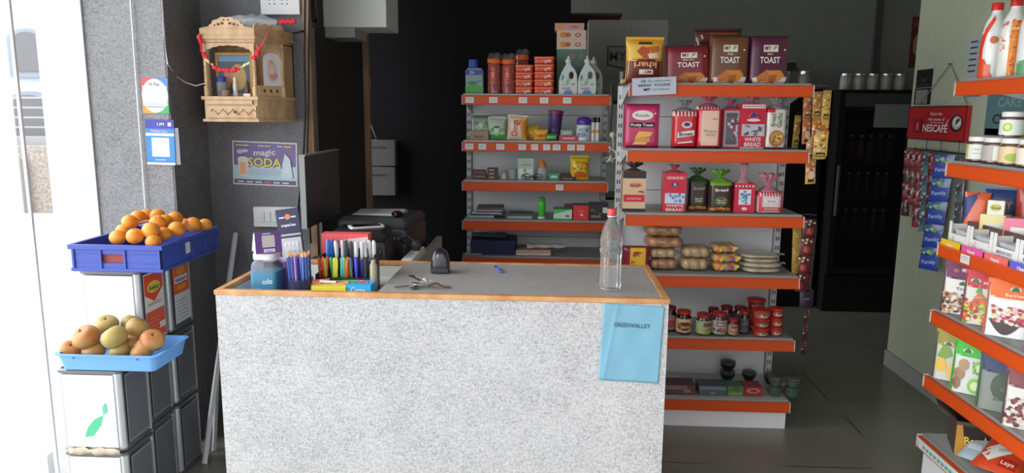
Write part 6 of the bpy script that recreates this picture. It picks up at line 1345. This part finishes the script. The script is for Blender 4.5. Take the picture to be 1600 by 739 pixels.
# strips of sachets on a wall rail
t = thing('hook_rail', 'thin black rail on the right wall from which sachet strips hang', 'rail', (2.17, 4.2, 1.395))
B(0).box(-.006, .0, -.36, .40, 0, .008, DARKS).ob('bar', t); s = B()
for y in (-.3, 0, .33): s.tube([(0, y, .004), (.029, y, .004)], .004, DARKS, 6)
s.ob('standoff', t); s = B()
for y in (.16, .0, -.18): s.tube([(-.003, y, .008), (-.003, y, .075)], .0018, DARKS, 5)
s.ob('tie_wire', t)
KZ[0] = .55
nest = [[('r', -.42, .42, .1, .45, '5a1418'), ('n', -.4, .4, .4, .9, 6, .18, ['8a8484', '4a1418', 'a83038']), ('e', 0, .3, .3, .12, '8a3038')], [('n', -.4, .4, .1, .9, 8, .18, ['2c1418', '7a7a80', '6a2028'])]]
teal = [[('r', -.4, .4, .5, .8, '2c3440'), ('n', -.4, .4, .1, .9, 7, .16, ['8aa0a4', '2c2c34', '98484c'])]]
blu = [[('r', -.46, .46, .02, .62, '1a3484'), ('n', -.4, .4, .70, .95, 6, .14, ['4a8a40', '7aa060', '2c4c8a']), ('t', 'Family', 0, .36, .16, 'a8b8d8', .12, .75)]]
# (px, top py, bottom py, Y...) strips from the far corner towards the camera
for i, (yy, n, h, cols, dc, lb) in enumerate(((4.54, 4, .10, ['5a1c20', '401418'], nest, 'dark red sachet strip furthest along the wall rail, by the corner'), (4.47, 3, .108, ['4a2024', '5c2428'], nest, 'second red sachet strip from the far corner on the wall rail'),
    (4.40, 4, .112, ['6a1c22', '701c24'], nest, 'third red sachet strip from the far corner on the wall rail'), (4.325, 4, .115, ['3c5c64', '44646c'], teal, 'teal sachet strip fourth from the far corner'), (4.25, 4, .118, ['501c22', '5c2026'], nest, 'dark red sachet strip between two teal ones'),
    (4.18, 3, .125, ['48666c', '3c5860'], teal, 'pale teal sachet strip next to the blue one'), (4.06, 5, .128, ['1c3068', '203870'], blu, 'bright blue sachet strip with green top marks, longest on the wall rail'), (3.96, 5, .125, ['3c4448', '50585c'], teal, 'grey sachet strip nearest the rack, beside the bright blue one'))):
    wd = .062 if i < 6 else .10 if i == 6 else .05
    sachet_strip((2.155 if i != 6 else 2.12, yy, 1.392), n, wd, h, cols, lb, decs=dc, rz=-PI/2+(.75 if i == 6 else .35), th=.014)

# ================================================================ RIGHT RACK GOODS
KZ[0] = .62
g3 = lambda i: g3z[i]+.0015
def juice(Y_, base, decs, label, capc='b02018'):
    z = g3(0); t = thing('juice_bottle', label, 'bottle', (1.665, Y_, z), -.52); r = .043
    s = B(); s.lathe([(r*.92, 0), (r, .005), (r, .12), (r*.96, .17), (r*.80, .205), (r*.5, .232), (r*.40, .240), (r*.40, .250)], M(base, .28, coat=.4), 24)
    S = lambda u, v: (lambda rr: (rr*math.sin(u/r), -rr*math.cos(u/r), v))(r if v < .12 else r*(1-.2*((v-.12)/.085)**2) if v < .205 else r*.8*(1-(v-.205)*13))
    s.dec(S, 2*r, .235, decs); s.ob('bottle_body', t)
    B().lathe([(.0185, .2505), (.020, .2515), (.020, .275), (.018, .278), (.001, .2785)], M(capc, .35), 24).ob('cap', t)
    return t
juice(2.93, 'd8dbd6', [('p', [(-.74, .0), (-.36, .0), (-.42, .25), (-.44, .5), (-.74, .5)], 'c2321e'), ('p', [(-.74, .48), (-.43, .48), (-.34, .68), (-.62, .72)], 'c2321e'), ('p', [(-.60, .70), (-.36, .66), (-.02, .92), (-.12, .98)], 'c2321e'), ('p', [(-.74, 0), (.1, 0), (-.05, .1), (-.3, .3), (-.74, .35)], 'b8401e'), ('e', .0, .60, .16, .06, 'c04a30'), ('e', .05, .60, .07, .03, '5a7a40'), ('r', -.3, -.05, .05, .22, 'c8604a'), ('e', .45, .15, .2, .14, 'd06a30')], 'white juice bottle with red swoosh and red cap, leftmost on the top right shelf')
juice(2.815, 'd8d8d0', [('r', -.12, .35, .0, .84, 'd08030'), ('n', -.12, .36, .02, .86, 80, .045, ['c8501e', 'e0a040', 'b03a1a', 'e0b870', '9a5a20']), ('n', -.5, -.3, .4, .6, 10, .05, ['c8501e', 'e0a040']), ('t', 'Orange', -.45, .8, .06, 'a04048', .5, .4)], 'juice bottle printed with orange pieces, second on the top right shelf', 'a02018')
juice(2.70, 'd8dbd8', [('p', [(-.6, .0), (.3, .0), (.4, .12), (-.1, .24), (-.6, .2)], '4a8058'), ('p', [(-.3, .4), (.1, .7), (.6, .6), (.5, .3), (.0, .32)], 'b03048'), ('t', 'Guava', -.1, .78, .07, 'a04058', .2, .5)], 'juice bottle with green foot and pink swoosh, cut by the right edge')
KZ[0] = .66
def wjar(Y_, z, r, h, lab, decs, label, lidc='c8cac6', x=1.685):
    o = jar('white_lidded_jar', x, Y_, z, r, h, '5a4238', lidc, lab, [(lambda d: d)(d) for d in decs], label, 'jar', lid_h=.020); o.rotation_euler = (0, 0, -.53); return o
wjar(2.975, g3(1), .046, .098, 'c8cac2', [('r', -.45, .5, .14, .66, 'c8cac2'), ('t', 'Herbal', 0, .5, .08, '98a8a0', 0, .6), ('t', 'pickle', 0, .34, .08, '98a8a0', 0, .5), ('r', -.7, -.5, .14, .66, 'a8a840')], 'white-lidded jar with pale label at the far end of the second right shelf')
wjar(2.87, g3(1), .046, .098, 'a09890', [('r', -.1, .6, .12, .66, 'd0d0c8'), ('e', .25, .4, .16, .14, 'c06a3a'), ('e', .25, .4, .09, .08, 'd8a080')], 'white-lidded jar with orange flower label, second on the second right shelf')
wjar(2.765, g3(1), .046, .098, 'd0b890', [('e', 0, .3, .3, .15, '8a9a30')], 'white-lidded jar third from the far end, second right shelf')
wjar(2.815, g3(1)+.0985, .040, .095, 'd0d4cc', [('e', -.2, .4, .2, .17, '8ab030'), ('e', -.2, .4, .12, .1, 'c8d890')], 'small white jar with green leaf label stacked on the others', x=1.70)
for Y_, y0 in ((2.66, 0),): wjar(Y_, g3(1), .046, .098, 'c8c0b0', [], 'white-lidded jar at the photo edge on the second right shelf')
# row of white open display cartons along the third shelf edge
def dcarton(Y_, strip, label, k):
    x = 1.612; t = thing('display_carton', label, 'display carton', (x, Y_, g3(2))); L_, D_, H_ = .145, .07, .085; w = M('c9c9c6', .5); br = M((.14, .09, .07), .8)
    s = B(0)   # local: front faces -X; opening cut low in front
    s.box(0, .0015, -L_/2, L_/2, 0, .038, w); s.box(D_-.0015, D_, -L_/2, L_/2, 0, H_, br)
    s.box(0, D_, -L_/2, L_/2, -.0, .0012, br)
    for sy in (-1, 1):
        y0, y1 = sorted((sy*L_/2, sy*(L_/2-.0015))); s.box(.0015, D_-.0015, y0, y1, .0012, H_-.012, w)
        s.box(0, .0015, *sorted((sy*L_/2, sy*(L_/2-.018))), .038, H_, w)
    s.box(.002, D_-.002, -L_/2+.002, L_/2-.002, .0014, .006, br)
    s.ob('tray_box', t)
    s = B(0); s.x = Matrix.Rotation(-PI/2, 4, 'Z'); s.dec(lambda u, v: (u, -.0004, v), L_, .085, [('t', ['SPICES', 'MASALA', 'MADE UP ONLY', 'MAKE UP ONLY'][k], .0, .26, .13, '6a6c80', 0, .62), ('t', ['', '', 'MFD. AND PKD. BY', 'MFD. AND PKD. BY'][k] or 'mix', .02, .10, .06, '8a8c98', 0, .5)] if k > 1 else [('n', -.4, .4, .08, .36, 8, .03, ['98a088', 'b0a890'])]); s.ob('printing', t)
    s = B(); rn = random.Random(k)
    for q in range(3): s.rings([[(.018+.018*q+.010*math.cos(a), rn.uniform(-.01, .01)+.045*u, .035+.012*math.sin(a)+.005*rn.random()) for a in [2*PI*i/8 for i in range(8)]] for u in (-1, 0, 1)], M('b0b2b4', .25, alpha=.8))
    o = T(s.ob('sachets', None, (x, Y_, g3(2)+.0065)), 'loose clear sachets in the white carton above the %s strip' % strip_l[k], 'sachets'); o['kind'] = 'stuff'
    s = B(0); s.box(1.5835, 1.5845, Y_-L_/2+.004, Y_+L_/2-.004, g3(2)-.0155, g3(2)+.0145, M(strip, .5)); s.x = Matrix.Translation((1.5834, Y_, g3(2)-.0155)) @ Matrix.Rotation(-PI/2, 4, 'Z'); s.dec(lambda u, v: (u, 0, v), L_, .03, [('t', 'Haath', 0, .42, .42, 'e8e8e8', 0, .34)])
    T(s.ob('shelf_strip'), strip_l[k]+' name strip standing on the third right rail', 'label strip')
strip_l = ['yellow', 'pink', 'coral', 'blue-violet', 'dark purple']
for k, (Y_, c, lb) in enumerate(((2.925, 'd0a81c', 'white open carton at the far end of the third right shelf, above the yellow strip'), (2.775, 'c84a8a', 'white open carton full of clear sachets, above the pink strip'), (2.625, 'd0605a', 'white open carton with printed front, above the coral strip'), (2.475, '5050b0', 'white open carton with printed front, above the blue strip'))): dcarton(Y_, c, lb, k)
# pouches and small boxes standing behind
KZ[0] = .36
def rp(name, Y_, x, z, w_, h, d, base, decs, label, cat, rz=-.9, **k): return pack(name, k.pop('kind', 'pillow'), w_, h, d, base, decs, (x, Y_, z), label, cat, rz=rz, **k)
zc = g3(2)
rp('snack_pouch', 2.975, 1.79, zc, .13, .215, .05, '1c2c50', [('e', 0, .72, .4, .14, '20305c'), ('t', 'KITTY', 0, .72, .13, '8a7a34', .05, .6), ('r', -.4, .4, .5, .55, '3c4c70')], 'navy blue pouch with gold lettering behind the white cartons', 'pouch', crimp=.008, rz=-.6)
rp('snack_pouch', 2.99, 1.705, zc, .09, .20, .03, '8a3a1c', [('p', [(-.5, .9), (.1, 1), (-.5, .3)], '1c2448')], 'brown-orange pouch with navy corner at the back of the third right shelf', 'pouch', rz=-.6, tilt=.05)
rp('snack_pouch', 2.86, 1.86, zc, .15, .25, .05, '7a2c20', [('r', .2, .5, 0, 1, '1c4c50')], 'dark red pouch standing right of the navy one', 'pouch', rz=-.6)
rp('snack_pouch', 2.68, 1.80, zc, .17, .25, .05, '1f4a54', [('n', -.4, .4, .2, .8, 8, .12, ['3c8a80', '1c2c50', '98b0a0'])], 'teal pouch at the right photo edge behind the cartons', 'pouch', rz=-.6)
KZ[0] = .6
def kb(Y_, x, z, w_, h, base, decs, label): return pack('spice_box', 'box', w_, h, .06, base, decs, (x, Y_, z), label, 'box', rz=-.65, side='b8a878')
kb(2.895, 1.728, zc+.0015, .095, .125, 'd0c48a', [('r', -.26, .28, .1, .72, 'd8dad6'), ('t', 'ORGANIC', 0, .5, .12, '6a6c80', 0, .45), ('t', 'PRODUCE', 0, .32, .12, '6a6c80', 0, .45)], 'cream box with white printed sticker standing in the display cartons')
kb(2.895, 1.728, zc+.127, .055, .055, 'd0d0c8', [('e', 0, .5, .35, .25, 'a8a03a'), ('t', 'Good', 0, .5, .2, '4a5030', 0, .5)], 'small white box with green oval on top of the cream box')
kb(2.75, 1.74, zc+.0015, .11, .13, 'c86a80', [('r', -.3, .3, .1, .75, 'd8dad6'), ('t', 'RED', 0, .5, .12, '6a6c80', 0, .3), ('t', 'CHILLI', 0, .32, .12, '6a6c80', 0, .4)], 'pink box with white sticker standing in the display cartons at right')
# fourth shelf pouches
KZ[0] = .72
z4 = g3(3)
def pouch(Y_, x, z, w_, h, base, lower, decs, label, side, rz=-.64, d=.07): return pack('dried_fruit_pouch', 'gusset', w_, h, d, lower, [('r', -.5, .5, .70, 1, base), ('e', 0, .70, .5, .03, base)]+decs, (x, Y_, z), label, 'pouch', rz=rz, side=side, rough=.45, tilt=.02)
logo = lambda u, v: [('e', u, v, .12, .04, 'c8ccb8'), ('p', [(u-.1, v), (u, v+.05), (u+.1, v), (u+.06, v-.02), (u-.06, v-.02)], '2c5c34'), ('r', u-.09, u+.09, v-.035, v-.02, '2c3c30')]
pouch(2.94, 1.660, z4, .142, .205, '5c1448', 'c9c6c0', logo(0, .60)+[('t', 'Trail', 0, .5, .05, '6a4a70', 0, .32)]+[('e', -.2+.2*i, .84+.02*(i % 2), .07, .035, ['a04a50', 'c8a890', 'c8b8b8'][i]) for i in range(3)]+[('n', -.46, .46, .03, .42, 130, .05, ['6a3420', 'a87850', 'c8b090', '98644a', '4a2420', 'b89a78'])], 'purple topped pouch of mixed nuts, first on the fourth right shelf', '2c1020')
pouch(2.79, 1.660, z4, .142, .205, 'b01c2c', 'b8b8b0', logo(-.24, .80)+[('t', 'Mixed fruit', .2, .78, .05, 'd8b0b0', 0, .5), ('p', [(-.3, .4), (-.12, .62), (.05, .5), (0, .3), (-.25, .25)], 'a8603c'), ('r', -.24, -.04, .50, .52, 'c08a50'), ('p', [(-.22, .58), (-.12, .75), (-.06, .60)], '4a8a3c'), ('n', -.44, .46, .03, .48, 70, .07, ['b83a24', '98b848', 'c8c870', 'd06030', 'a82c20', '5a8a30'])], 'red topped pouch printed with fruit, second on the fourth right shelf', '50101c')
pouch(2.64, 1.660, z4, .145, .205, 'd8601c', 'c8c8c4', logo(.1, .84)+[('t', 'Berries', .1, .74, .05, 'f0d8c0', 0, .4), ('p', [(-.4, .30)]+[(-.4+.75*i/10, .30-.26*math.sin(PI*i/10)) for i in range(1, 10)]+[(.35, .30)], '301c1c'), ('n', -.36, .34, .24, .52, 60, .06, ['a03048', 'd09aa0', 'b0b080', '8a2c40', 'c8b8a8'])], 'orange topped pouch with a bowl of berries, third on the fourth right shelf', '983c10')
z5 = g3(4)
KZ[0] = .68
pouch(2.94, 1.655, z5, .140, .205, '8a8024', 'b4b4ac', logo(-.15, .72)+[('t', 'Pineapple', .2, .70, .045, 'c8c8a0', 0, .4), ('p', [(-.42, .45), (-.3, .68), (-.1, .66), (.0, .5), (-.2, .42)], '6a8a3a'), ('e', .22, .45, .16, .12, 'c89a3c'), ('e', -.28, .3, .14, .14, 'd8b040'), ('e', -.02, .2, .13, .15, 'd8b860'), ('e', .25, .13, .17, .10, 'd0a850'), ('e', .25, .13, .1, .06, 'd8c080')], 'olive topped pouch with pineapple slices, first on the fifth right shelf', '3c3a1c')
pouch(2.80, 1.655, z5, .142, .210, '2ca01e', 'b8bab4', logo(-.16, .78)+[('t', 'Kiwi', .25, .74, .05, 'd0e0c0', 0, .22), ('e', -.3, .35, .14, .12, '8a6a4c'), ('e', -.22, .52, .13, .11, '98785a'), ('e', -.34, .18, .1, .12, '7a5a40'), ('e', .16, .50, .17, .13, '78a84a'), ('e', .16, .50, .09, .07, 'b8c890'), ('e', .10, .17, .18, .14, '78a84a'), ('e', .10, .17, .1, .08, 'c0cc98'), ('n', 0, .28, .38, .6, 12, .02, ['26301c'])], 'bright green topped pouch with kiwi slices, second on the fifth right shelf', '1c7a14')
pouch(2.635, 1.660, z5, .142, .205, '1c2c4c', '6c7068', [('e', .1, .45, .3, .25, '30402c'), ('n', -.1, .4, .2, .7, 14, .08, ['30402c', '485838'])], 'dark pouch with blurred green fruit, third on the fifth right shelf', '1c4a20')
pouch(2.48, 1.660, z5, .140, .205, '6a2c30', 'b4b4ac', [('n', -.46, .46, .04, .5, 90, .06, ['6a2c2c', 'b0a098', '482020'])], 'maroon pouch at the right photo edge, fifth right shelf', '2c1414')
# bottom shelf
KZ[0] = .75
z6 = g3(5)
t = thing('open_carton', 'open brown-black snack carton at the far end of the bottom right shelf', 'carton', (1.75, 2.86, z6), -.35); br = M((.10, .07, .055), .7)
s = B(0); L_, D_, H_ = .20, .17, .14
for q in ((-L_/2, L_/2, -D_/2, -D_/2+.003), (-L_/2, L_/2, D_/2-.003, D_/2), (-L_/2, -L_/2+.003, -D_/2+.003, D_/2-.003), (L_/2-.003, L_/2, -D_/2+.003, D_/2-.003)): s.box(q[0], q[1], q[2], q[3], 0, H_, br)
s.box(-L_/2+.003, L_/2-.003, -D_/2+.003, D_/2-.003, 0, .003, br)
s.dec(lambda u, v: (u, -D_/2, v), L_, H_, [('r', -.5, .5, 0, .9, '1c1412'), ('p', [(-.5, 0), (-.3, .0), (-.4, .9), (-.5, .9)], 'a87c30'), ('t', 'Bourbon', -.05, .5, .24, 'c8a848', .1, .6), ('r', .1, .4, .66, .86, '98202c'), ('t', 'Nutty', .25, .76, .12, 'e0d0d0', 0, .24)]); s.ob('carton_body', t)
s = B(0); s.poly([(-L_/2, D_/2, H_), (L_/2, D_/2, H_), (L_/2-.02, D_/2+.05, H_+.05), (-L_/2+.02, D_/2+.05, H_+.05)], br); s.poly([(-L_/2, -D_/2, H_), (-L_/2, D_/2, H_), (-L_/2-.06, D_/2-.02, H_+.03), (-L_/2-.06, -D_/2+.02, H_+.03)], br); s.ob('flaps', t, solid=.002)
def lying(name, x, Y_, z, W_, D_, H_, c, decs, label, cat, rz, rx=0, seed=0, ry=0):
    rn = random.Random(seed); s = B(); S = surf('pillow', W_, D_, H_); nu = nv = 12; m = M(c, .3, coat=.3)
    G = [[None]*(nu+1) for _ in range(nv+1)]
    for sg in (1, -1):
        for j in range(nv+1):
            for i in range(nu+1):
                p = S(-W_/2+W_*i/nu, D_*j/nv); G[j][i] = s.v((p[0], sg*p[1]+(rn.uniform(-.002, .002) if 0 < i < nu and 0 < j < nv else 0), p[2]))
        for j in range(nv):
            for i in range(nu): s.f([G[j][i], G[j][i+1], G[j+1][i+1], G[j+1][i]], m)
    s.dec(S, W_, D_, decs); return T(s.ob(name, None, (x, Y_, z), rz, -1.25+rx, ry), label, cat)
lying('chips_packet', 1.655, 2.60, z6+.035, .17, .21, .06, 'b8401e', [('p', [(-.5, .35), (.1, .9), (.4, .7), (-.2, .15)], 'c8c8c4'), ('t', 'Chips', .0, .5, .08, '8a8c90', .6, .3), ('r', .0, .35, .1, .3, 'a02018'), ('t', 'Lays', .17, .2, .08, 'e0c8b0', 0, .26)], 'red and white chips packet lying at the front of the bottom right shelf', 'chips packet', -.9, seed=2)
lying('chocolate_packet', 1.83, 2.70, z6+.04, .20, .14, .06, '1c1412', [('n', -.4, .4, .2, .8, 12, .1, ['a8883c', 'b8a888', '4a3424']), ('t', 'Dark', 0, .5, .2, 'b08a3c', 0, .5)], 'dark gold-flecked packet lying behind the red chips packet', 'packet', -.7, seed=3)
lying('chocolate_packet', 1.84, 2.48, z6+.04, .19, .15, .06, '2c1c18', [('n', -.4, .4, .2, .8, 14, .08, ['7a5a44', 'c8c0b4', '4a2c24'])], 'brown speckled packet further right on the bottom shelf', 'packet', -.8, seed=4)
lying('chips_packet', 1.665, 2.38, z6+.035, .16, .2, .06, 'a8a8a4', [('r', .0, .4, .1, .35, 'b02820'), ('t', 'Lays', .2, .22, .08, 'e8d8d0', 0, .3), ('n', -.4, .4, .3, .9, 8, .06, ['8a8c90', 'c0c0c0'])], 'silver chips packet with red badge on the bottom right shelf', 'chips packet', -.9, seed=5)
lying('plastic_pouch', 1.63, 2.72, z6+.025, .09, .16, .035, '98a8b0', [('r', -.3, .3, .3, .5, 'b8c4c8')], 'crumpled pale blue plastic pouch at the front of the bottom right shelf', 'pouch', -.9, seed=6)
# pale printed strip on bottom rail
s = B(0); s.box(1.5815, 1.5825, 2.25, 3.0, g3z[5]-.056, g3z[5]-.016, M('b8c8c0', .5)); s.x = Matrix.Translation((1.5814, 2.6, g3z[5]-.056)) @ Matrix.Rotation(-PI/2, 4, 'Z')
s.dec(lambda u, v: (u, 0, v), .75, .04, [('r', -.48+.04*k, -.455+.04*k, .3, .6, '708c84') for k in range(20)])
T(s.ob('printed_strip'), 'pale green printed paper strip along the bottom right rail', 'strip')
KZ[0] = 1
